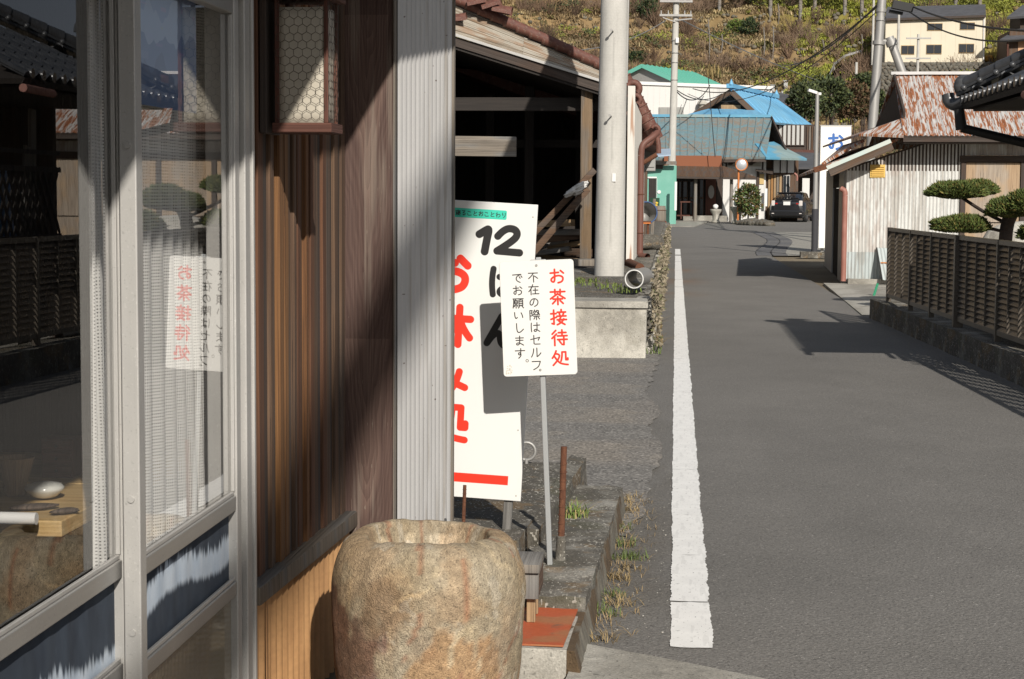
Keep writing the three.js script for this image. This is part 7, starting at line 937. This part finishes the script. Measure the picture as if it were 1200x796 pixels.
// ---------------------------------------------------------------- black hatchback parked by the corner shop
{
  const c0 = Q(931, 260, 88), car = thing('parked_car', 'black hatchback car parked in front of the corner shop', 'car', [c0.x, flatY(86) + 0.005, -89.2], -0.2);
  const paint = new THREE.MeshPhysicalMaterial({ color: lin(0.008, 0.008, 0.01), roughness: 0.35, clearcoat: 1, clearcoatRoughness: 0.04, side: THREE.DoubleSide });
  // the car points down -z; stations along its length (z from the tail), section half width w, heights
  const st = [[2.2, 0.62, 0.42, 0.78, 0.9], [2.16, 0.76, 0.28, 0.82, 0.98], [2.02, 0.83, 0.24, 0.88, 1.06], [1.7, 0.865, 0.23, 0.92, 1.1], [1.0, 0.872, 0.23, 0.92, 1.0], [0, 0.872, 0.23, 0.9, 0.96], [-0.9, 0.87, 0.23, 0.88, 0.93], [-1.5, 0.86, 0.24, 0.82, 0.9], [-1.95, 0.8, 0.26, 0.7, 0.78], [-2.18, 0.66, 0.3, 0.6, 0.66], [-2.25, 0.5, 0.36, 0.52, 0.55]];
  const ring = (s) => { const [z, w, y0, yb, yt] = s; return [[-w * 0.9, y0], [-w, y0 + 0.12], [-w, yb - 0.12], [-w * 0.95, yb], [-w * 0.8, yt - 0.02], [0, yt], [w * 0.8, yt - 0.02], [w * 0.95, yb], [w, yb - 0.12], [w, y0 + 0.12], [w * 0.9, y0]].map(([x, y]) => V(x, y, z)); };
  const loft = (rs) => { const pos = [], idx = [], m = rs[0].length; rs.forEach((r) => r.forEach((p) => pos.push(p.x, p.y, p.z))); for (let j = 0; j < rs.length - 1; j++) for (let i = 0; i < m; i++) { const a = j * m + i, b = j * m + (i + 1) % m; idx.push(a, b, a + m, b, b + m, a + m); } for (const j of [0, rs.length - 1]) for (let i = 1; i < m - 1; i++) idx.push(j * m, j * m + i, j * m + i + 1); const g = new THREE.BufferGeometry(); g.setAttribute('position', new THREE.Float32BufferAttribute(pos, 3)); g.setIndex(idx); return toCreasedNormals(g.toNonIndexed(), 0.6); };
  part('body', loft(st.map(ring)), paint, car);
  const cab = [[1.95, 0.66, 1.02, 1.1], [1.55, 0.64, 1.05, 1.28], [1.0, 0.62, 1.0, 1.42], [0.3, 0.62, 0.98, 1.485], [-0.35, 0.62, 0.95, 1.46], [-0.95, 0.62, 0.93, 1.2], [-1.4, 0.68, 0.9, 0.93]]; const cring = ([z, w, yb, yt]) => [[-w - 0.13, yb - 0.06], [-w - 0.08, yb + 0.02], [-w + 0.02, yt - 0.06], [-w + 0.14, yt], [w - 0.14, yt], [w - 0.02, yt - 0.06], [w + 0.08, yb + 0.02], [w + 0.13, yb - 0.06]].map(([x, y]) => V(x, y, z));
  part('cabin', loft(cab.map(cring)), paint, car);
  const gl = new THREE.MeshPhysicalMaterial({ color: lin(0.01, 0.012, 0.016), roughness: 0.03, clearcoat: 1, clearcoatRoughness: 0.02, side: THREE.DoubleSide });
  part('rear_window', quad(V(-0.6, 1.12, 1.945), V(0.6, 1.12, 1.945), V(0.52, 1.43, 1.0), V(-0.52, 1.43, 1.0)), gl, car); for (const s of [-1, 1]) { part('side_window', quad(V(0.725 * s, 1.05, 1.2), V(0.725 * s, 1.04, 0.35), V(0.625 * s, 1.42, 0.35), V(0.63 * s, 1.36, 0.9)), gl, car); part('side_window', quad(V(0.725 * s, 1.03, 0.28), V(0.725 * s, 1.0, -0.8), V(0.63 * s, 1.37, -0.45), V(0.625 * s, 1.42, 0.28)), gl, car); }
  part('spoiler', box(-0.62, 0.62, 1.4, 1.44, 0.85, 1.15, 0.015), paint, car); part('rear_bumper', box(-0.82, 0.82, 0.3, 0.58, 2.1, 2.24, 0.06), paint, car);
  const lampM = new THREE.MeshPhysicalMaterial({ color: lin(0.6, 0.55, 0.52), roughness: 0.15, clearcoat: 1, side: THREE.DoubleSide }), redM = plain(0.35, 0.015, 0.01, 0.2); for (const s of [-1, 1]) { const l = part('tail_light', box(0.66 * s - 0.085, 0.66 * s + 0.085, 0.78, 1.04, 2.02, 2.2, 0.03), lampM, car); part('red_lens', box(0.5 * s - 0.06, 0.5 * s + 0.06, 0.86, 0.92, 2.1, 2.205, 0.012), redM, l); part('reflector', box(0.66 * s - 0.06, 0.66 * s + 0.06, 0.4, 0.44, 2.2, 2.25, 0.008), lampM, car); }
  part('licence_plate', box(-0.165, 0.165, 0.82, 0.985, 2.195, 2.21, 0.004), M.whitePaint, car); part('hatch_handle', box(-0.2, 0.2, 1.0, 1.03, 2.17, 2.2, 0.008), M.aluGrey, car); for (const s of [-1, 1]) { part('door_mirror', box(0.88 * s - 0.1, 0.88 * s + 0.1, 0.98, 1.1, -0.75, -0.62, 0.03), paint, car); }
  for (const [x, z] of [[-0.78, 1.32], [0.78, 1.32], [-0.78, -1.35], [0.78, -1.35]]) { const w = new THREE.Group(); w.name = 'wheel'; car.add(w); w.position.set(x, 0.31, z); const ty = new THREE.LatheGeometry([[0.2, -0.1], [0.27, -0.1], [0.31, -0.07], [0.312, 0], [0.31, 0.07], [0.27, 0.1], [0.2, 0.1]].map((q) => new THREE.Vector2(...q)), 28); ty.rotateZ(Math.PI / 2); part('tyre', ty, M.darkRubber, w); const rm = new THREE.CylinderGeometry(0.21, 0.21, 0.17, 24); rm.rotateZ(Math.PI / 2); part('rim', rm, std({ color: lin(0.55, 0.55, 0.56), metalness: 0.7, roughness: 0.3 }), w); }
  part('underside', box(-0.75, 0.75, 0.2, 0.3, -2, 2.05, 0.02), M.black, car);
}

// ---------------------------------------------------------------- hillside
function hillAt(px, py) { const r = ray(px, py); for (let d = 118; d < 420; d += 0.2) { const p = V(0, 1.6, 0).addScaledVector(r, d / -r.z); if (p.y < terr(p.x, d)) return p; } return V(0, 1.6, 0).addScaledVector(r, 300 / -r.z); }
{
  const r = rng(501), dummy = new THREE.Object3D(), col = new THREE.Color();
  const scatter = (name, label, cat, geo, n, pick, mat = M.leafWhite) => { const list = []; for (let i = 0; i < n * 3 && list.length < n; i++) { const d = 126 + 112 * r() ** 1.15, x = d * (-0.16 + 0.4 * r()), k = pick(x, d); if (k) list.push([x, d, k]); } const m = new THREE.InstancedMesh(geo, mat, list.length); list.forEach(([x, d, k], i) => { dummy.position.set(x, terr(x, d) - 0.06, -d); dummy.rotation.set(0.25 * (r() - 0.5), r() * 6.28, 0.25 * (r() - 0.5)); dummy.scale.set(k.s, k.s * (k.h ?? 1), k.s); dummy.updateMatrix(); m.setMatrixAt(i, dummy.matrix); col.setRGB(...k.c); m.setColorAt(i, col); }); m.name = name; m.userData = { kind: 'stuff', label, category: cat }; scene.add(m); return m; };
  const tuft = bladeTuft(18, 0.4, 0.5, 0.08, rng(3), 1.2), tall = bladeTuft(14, 0.35, 1.6, 0.05, rng(4), 0.5);
  const green = (x, d) => sstep(0.5, 0.72, n2(x * 0.07 + 3, d * 0.05, 0, 0, 35) * 0.42 + n2(x * 0.35, d * 0.4, 0, 0, 32) * 0.26 + 0.42 * sstep(5, 16, x) * sstep(150, 168, d));
  scatter('dry_grass', 'dry tan grass and weeds covering the terraced hillside', 'grass', tuft, 34000, (x, d) => { const a = n2(x * 0.22, d * 0.3, 0, 0, 61), b = n2(x * 0.9, d * 1.1, 0, 0, 62), k = 0.6 + 0.7 * r(); const g = green(x, d); let c = a < 0.42 ? [0.2, 0.145, 0.075] : a < 0.62 ? [0.3, 0.235, 0.125] : [0.15, 0.11, 0.06]; if (b > 0.8) c = [0.14, 0.125, 0.045]; if (r() < g * 0.85) c = [0.2, 0.21, 0.03]; return { s: 0.55 + 0.7 * r(), h: 0.7 + 0.5 * r(), c: c.map((v) => v * k * 1.3) }; });
  scatter('tall_reeds', 'tall yellowish reeds and bamboo grass on the hillside', 'reeds', tall, 1000, (x, d) => { if (n2(x * 0.1 + 30, d * 0.08, 0, 0, 63) < (x < -12 ? 0.35 : 0.66)) return null; const k = 0.65 + 0.6 * r(); return { s: 0.6 + 0.6 * r(), c: (r() < 0.5 ? [0.26, 0.19, 0.075] : [0.17, 0.16, 0.05]).map((v) => v * k) }; });
  // bare twiggy brush
  const tw = []; { const q = rng(9); for (let i = 0; i < 34; i++) { const a = q() * 6.28, e = 0.5 + 0.9 * q(), l = 0.7 + 0.9 * q(), b = V(0.15 * (q() - 0.5), 0, 0.15 * (q() - 0.5)), t = b.clone().add(V(Math.cos(a) * Math.cos(e) * l, Math.sin(e) * l, Math.sin(a) * Math.cos(e) * l)); tw.push(rod(b, t, 0.022, 0.008, 3, true)); const m = b.clone().lerp(t, 0.55), t2 = m.clone().add(V(0.5 * (q() - 0.5), 0.4 * q(), 0.5 * (q() - 0.5))); tw.push(rod(m, t2, 0.012, 0.005, 3, true)); } }
  scatter('bare_brush', 'bare brown winter brush on the terrace banks', 'brush', join(tw), 1700, (x, d) => { if (n2(x * 0.16 + 7, d * 0.22, 0, 0, 64) < 0.5) return null; const k = 0.6 + 0.7 * r(); return { s: 0.8 + 0.9 * r(), c: (r() < 0.5 ? [0.15, 0.095, 0.06] : [0.22, 0.15, 0.1]).map((v) => v * k) }; });
  const leafy = leafQuads(70, () => { const q = rng(1); void q; const a = r() * 6.28, e = r() * 1.5, l = 0.5 + 0.4 * r(); return { p: V(Math.cos(a) * Math.cos(e) * l, 0.1 + Math.sin(e) * l * 0.9, Math.sin(a) * Math.cos(e) * l), s: 0.22, dir: V(Math.cos(a), 0.6, Math.sin(a)), loose: 1 }; }, r, () => [1, 1, 1]); leafy.deleteAttribute('color');
  scatter('low_shrubs', 'low green and brown shrubs scattered over the hillside', 'shrubs', leafy, 2600, (x, d) => { const g = green(x, d), n = n2(x * 0.2 + 40, d * 0.2, 0, 0, 65); if (n < 0.52 - 0.25 * g) return null; const k = 0.55 + 0.8 * r(); return { s: 0.6 + 0.8 * r(), c: (r() < 0.25 + 0.6 * g ? [0.22, 0.24, 0.04] : r() < 0.4 ? [0.065, 0.075, 0.03] : [0.2, 0.13, 0.065]).map((v) => v * k) }; });
  // stones of the terrace walls
  const rock = jitter(new THREE.IcosahedronGeometry(0.2, 1), 0.06, 4, 2); rock.scale(1.2, 0.8, 1);
  scatter('terrace_stones', 'grey stones of the old terrace walls', 'stones', rock, 5200, (x, d) => { const sl = terr(x, d + 0.8) - terr(x, d - 0.8); if (sl < 0.85) return null; const k = 0.6 + 0.7 * r(); return { s: 0.6 + 0.7 * r(), c: [0.13 * k, 0.115 * k, 0.085 * k] }; });
}
{ // evergreen clumps that stand out singly
  const E = [[0.03, 0.05, 0.018], [0.05, 0.07, 0.02], [0.02, 0.035, 0.012]], sp = (name, label, cat, px, py, wpx, hpx, n, seed, cols = E, size = 0.3) => { const p = hillAt(px, py + hpx / 2), d = -p.z, k = d / 2100; return shrub(name, label, cat, px, py, d, wpx / 2 * k, hpx / 2 * k, wpx / 2 * k, n, size, cols, seed); };
  sp('evergreen_bush', 'round dark evergreen bush alone on the brown slope above the big pole', 'bush', 760, 10, 22, 22, 900, 61); sp('evergreen_bush', 'dark green bush on the middle terrace left of the black one', 'bush', 862, 32, 18, 12, 700, 62, [[0.1, 0.14, 0.02], [0.07, 0.1, 0.02]]); sp('evergreen_bush', 'almost black round bush on the middle terrace', 'bush', 879, 34, 20, 18, 900, 63); sp('evergreen_bush', 'low dark hedge at the foot of the brown slope', 'bush', 744, 68, 24, 12, 700, 64);
  const big = [[945, 118, 38, 34], [972, 112, 42, 38], [1000, 118, 36, 40], [1022, 122, 30, 30], [935, 130, 30, 24], [1012, 100, 24, 24]]; const lb = ['leftmost round broadleaf tree beside the street lamp head', 'tall dark broadleaf tree behind the street lamp', 'broadleaf tree with reddish brown leaves beside the steel pole', 'dense tree behind the steel pole foot', 'low dark tree above the dark slate roof', 'small tree at the foot of the concrete ramp'];
  big.forEach(([px, py, w, h], i) => { const d = 112 + 3 * i, k = d / 2100; shrub('broadleaf_tree', lb[i], 'tree', px, py, d, w / 2 * k, h / 2 * k, w / 2 * k, 2200, 0.26, i === 2 ? [[0.1, 0.06, 0.03], [0.06, 0.06, 0.02], [0.12, 0.07, 0.035]] : [[0.045, 0.065, 0.02], [0.07, 0.085, 0.025], [0.028, 0.04, 0.015]], 70 + i); });
  // conifers along the top of the slope: trunks enter the picture from above
  const r = rng(33), trunks = [[843, 14], [903, 16], [938, 22], [955, 14], [990, 16], [1010, 20], [1120, 10], [1148, 16], [800, 6], [720, 2], [640, 4], [575, 8], [1178, 4]];
  trunks.forEach(([px, py], i) => { const p = hillAt(px, py), h = 13 + 5 * r(), t = thing('conifer', 'tall bare trunked conifer along the upper edge of the hillside', 'tree', [p.x, p.y - 0.3, p.z], 0, 'conifers along the top of the slope'); part('trunk', tube([V(0, 0, 0), V(0.15 * (r() - 0.5), h * 0.5, 0), V(0.2 * (r() - 0.5), h, 0)], 0.2, 10, 8), M.woodGrey, t); const cg = leafQuads(900, () => { const y = 0.42 + 0.6 * r(), a = r() * 6.28, rr = (1.05 - y) * 3.4 * Math.sqrt(r()) + 0.2; return { p: V(Math.cos(a) * rr, y * h, Math.sin(a) * rr), s: 0.6, dir: V(Math.cos(a), -0.3, Math.sin(a)), loose: 0.8 }; }, r, () => { const k = 0.6 + 0.7 * r(); return [0.035 * k, 0.055 * k, 0.02 * k]; }); part('crown', cg, M.leaf, t); void i; });
  // thin bare stems that read singly on the slope
  [[831, 22, 75], [895, 32, 70], [905, 30, 72], [902, 8, 24], [912, 4, 30], [845, 40, 62], [965, 46, 64], [1010, 40, 68]].forEach(([px, y0, y1], i) => { const p = hillAt(px, y1), d = -p.z, tp = Q(px + (i % 3) - 1, y0, d); one('bare_stem', tube([p, p.clone().lerp(tp, 0.5).add(V(0.1, 0, 0)), tp], 0.07, 8, 6), M.woodGrey, 'thin bare grey tree stem standing on the terraced slope', 'tree stem', 'bare stems on the terraced slope'); });
}
{ // gravestones on the terrace
  const grey = std({ map: tex(128, 128, 1, 1, (u, v) => { const k = 0.3 + 0.14 * fb(u, v, 6, 6, 4, 990); return [k, k, k * 0.98]; }), roughness: 0.7 });
  const p0 = hillAt(912, 99), d = -p0.z - 1.5; const y = terr(p0.x, d) + 0.15; const k = d / 2100;
  const ter = one('grave_terrace', (() => { const a = Q(886, 100, d), b = Q(936, 96, d); return box(a.x, b.x, y - 2.5, y + 0.15, -d - 3, -d, 0.02); })(), grey, 'grey stone terrace carrying the gravestones on the hillside', 'terrace'); void ter;
  [[897, 80, 7, 'plain low'], [907, 73, 9, 'broad stepped'], [915, 84, 6, 'small squat'], [922.5, 71, 9, 'tallest capped'], [931, 84, 5, 'narrow single']].forEach(([px, py, w, kind], i) => { const t = thing('gravestone', kind + ' grey gravestone on the hillside terrace', 'gravestone', [Q(px, 90, d - 1 + 0 * i).x, y + 0.14, -(d + 0.9)]), h = [0.9, 1.5, 0.8, 1.9, 0.9][i], ww = w * k; part('plinth', box(-ww * 0.75, ww * 0.75, 0, h * 0.32, -ww * 0.6, ww * 0.6, 0.02), grey, t); part('base', box(-ww * 0.55, ww * 0.55, h * 0.32, h * 0.5, -ww * 0.45, ww * 0.45, 0.02), grey, t); part('stone', box(-ww * 0.25, ww * 0.25, h * 0.5, h * 0.96, -ww * 0.2, ww * 0.2, 0.02), grey, t); part('cap', box(-ww * 0.33, ww * 0.33, h * 0.962, h, -ww * 0.28, ww * 0.28, 0.02), grey, t); });
}
{ // concrete ramp road up the hill
  const pts = [[985, 113, 24], [986, 100, 26], [990, 88, 24], [1000, 78, 20], [1018, 72, 16]].map(([px, py, w]) => { const p = hillAt(px, py); return [p, w * -p.z / 2100]; });
  const L = [], R = []; pts.forEach(([p, w], i) => { L.push(V(p.x - w / 2, p.y + 0.5, p.z)); R.push(V(p.x + w / 2, p.y + 0.5, p.z)); void i; }); const gs = []; for (let i = 0; i < pts.length - 1; i++) gs.push(uvM(hexa([L[i], R[i], R[i + 1], L[i + 1]].map((p) => p.clone().add(V(0, -1.4, 0))), [L[i], R[i], R[i + 1], L[i + 1]]))); struct('ramp_road', gs, M.concWall);
  const rail = thing('ramp_guardrail', 'low dark guard rail beside the concrete ramp on the hillside', 'guard rail'); for (let i = 0; i < pts.length - 1; i++) part('rail', bar(L[i].clone().add(V(0, 0.5, 0)), L[i + 1].clone().add(V(0, 0.5, 0)), 0.08, 0.2), M.steelGrey, rail); for (const p of L) part('post', rod(p.clone().add(V(0, -0.2, 0)), p.clone().add(V(0, 0.6, 0)), 0.06, 0.06, 8), M.steelGrey, rail);
}
{ // cream house on its stone wall
  const D = 166, h = thing('cream_house', 'two storey cream coloured house with dark slate roof high on the hillside', 'house'), a = Q(1037, 75, D), b = Q(1154, 70, D), tl = Q(1037, 22, D), tr = Q(1154, 18, D);
  part('wall', hexa([V(a.x, a.y - 2, -D - 7), V(b.x, a.y - 2, -D - 7), V(b.x, a.y - 2, -D), V(a.x, a.y - 2, -D)], [V(a.x, tl.y, -D - 7), V(b.x, tr.y, -D - 7), V(b.x, tr.y, -D), V(a.x, tl.y, -D)]), M.cream, h); { const g = h.children[0].geometry; h.children[0].geometry = uvM(g); }
  part('roof', slab([Q(1037, 22, D - 0.4), Q(1155.5, 17.5, D - 0.4), Q(1155, 5, D + 5), Q(1040, 8, D + 5)], 0.2), M.greySlate, h); part('roof', slab([Q(1155, 5, D + 5), Q(1040, 8, D + 5), Q(1040, 24, D + 10), Q(1155, 20, D + 10)], 0.2), M.greySlate, h); part('fascia', bar(Q(1036.5, 23, D - 0.35), Q(1155.8, 18.8, D - 0.35), 0.12, 0.2), M.woodDark, h); part('downpipe', rod(Q(1153.2, 19, D - 0.1), Q(1152.6, 71, D - 0.1), 0.05, 0.05, 8), M.whitePaint, h);
  for (const [x0, x1, y0, y1] of [[1086.5, 1105, 27, 36], [1125, 1143, 26, 35], [1056, 1072, 53, 64], [1085.5, 1104, 52, 63.5], [1123.5, 1142, 51, 62.5]]) { const f = part('window', fbox(x0, x1, y0, y1, D - 0.06, 0.1), plain(0.42, 0.3, 0.16), h), n = 2; for (let k = 0; k < n; k++) part('pane', fbox(x0 + 0.7 + k * (x1 - x0 - 0.8) / n, x0 + 0.4 + (k + 1) * (x1 - x0 - 0.8) / n, y0 + 0.7, y1 - 1, D - 0.12, 0.05), plain(0.03, 0.033, 0.038, 0.15), f); }
  const w = thing('hill_stone_wall', 'rough grey stone retaining wall under the cream house', 'wall'), r = rng(6); const A = Q(1030, 74, D - 3), B = Q(1200, 70, D - 3); part('core', box(A.x, B.x + 8, A.y - 5, A.y + 0.1, -D + 0.0, -D + 2.8, 0.02), M.concDark, w); const rg = jitter(new THREE.IcosahedronGeometry(0.2, 1), 0.08, 5, 2); rg.scale(1.4, 0.9, 0.6); const ug = uvM(rg.toNonIndexed()); const im = []; for (let row = 0; row < 12; row++) for (let x = A.x; x < B.x + 6; x += 0.46) { const g = ug.clone(); g.rotateZ(r() * 6); g.translate(x + (row % 2) * 0.23 + 0.16 * r(), A.y - 0.15 - row * 0.3 + 0.08 * r(), -D + 2.8 + 0.06 * r()); im.push(g); } const pm = part('stones', im, M.concDark, w); pm.userData.kind = 'stuff';
  const bin = one('orange_tank', fbox(1154.5, 1165.5, 64.5, 72.5, D + 1, 1, 0.2), plain(0.55, 0.27, 0.02, 0.5), 'small orange yellow tank beside the cream house', 'tank'); void bin;
  const n = thing('tiled_farmhouse', 'traditional house with grey tiled roofs beside the cream house', 'house'), E = 160; part('wall', gbox(1178, 1240, 36, E, 6, Q(1180, 80, E).y), M.woodBrown, n); part('upper_wall', gbox(1190, 1240, 14, E + 2, 5, Q(1190, 40, E).y), M.woodDark, n); part('roof_lower', slab([Q(1172, 46, E - 1), Q(1240, 44, E - 1), Q(1240, 32, E + 2), Q(1192, 34, E + 2)], 0.2), M.greySlate, n); part('roof_upper', slab([Q(1180, 20, E + 1), Q(1240, 16, E + 1), Q(1240, 2, E + 4), Q(1198, 6, E + 4)], 0.2), M.greySlate, n); part('porch_post', rod(Q(1181, 48, E - 0.5), Q(1181, 74, E - 0.5), 0.09, 0.09, 8), M.woodRedBrown, n); part('plaster_panel', fbox(1193, 1210, 46, 64, E - 0.05, 0.1), plain(0.5, 0.3, 0.18), n); part('terrace', box(Q(1160, 80, E).x, Q(1240, 80, E).x, Q(1160, 80, E).y - 4, Q(1160, 76, E).y, -E - 8, -E + 1.2, 0.02), M.concDark, n);
  // poles up there
  const hp = (px, y0, y1, d, label, arms) => { const a0 = Q(px, y1, d), t0 = Q(px, y0, d), t = thing('hill_pole', label, 'utility pole', [a0.x, a0.y, -d]), h2 = t0.y - a0.y; part('shaft', rod(V(0, -2, 0), V(0, h2, 0), 0.13, 0.1, 12), M.pole, t); for (const py of arms) { const y = Q(px, py, d).y - a0.y; part('crossarm', box(-1.0, 1.0, y - 0.06, y + 0.06, 0.1, 0.22, 0.01), M.steelGrey, t); } };
  hp(1075.5, 40, 80, 150, 'short concrete pole with two crossarms before the cream house', [45, 68.5]); hp(1052, 15, 84, 152, 'thin grey pole at the corner of the cream house', []); hp(1023, 0, 50, 165, 'thin pole on the green slope beside the cream house', []); hp(1003, 73, 110, 140, 'low lamp post on the concrete ramp', []);
}

scene.traverse((o) => { if (o.isMesh) { o.castShadow = true; o.receiveShadow = true; } });
renderer.render(scene, camera);
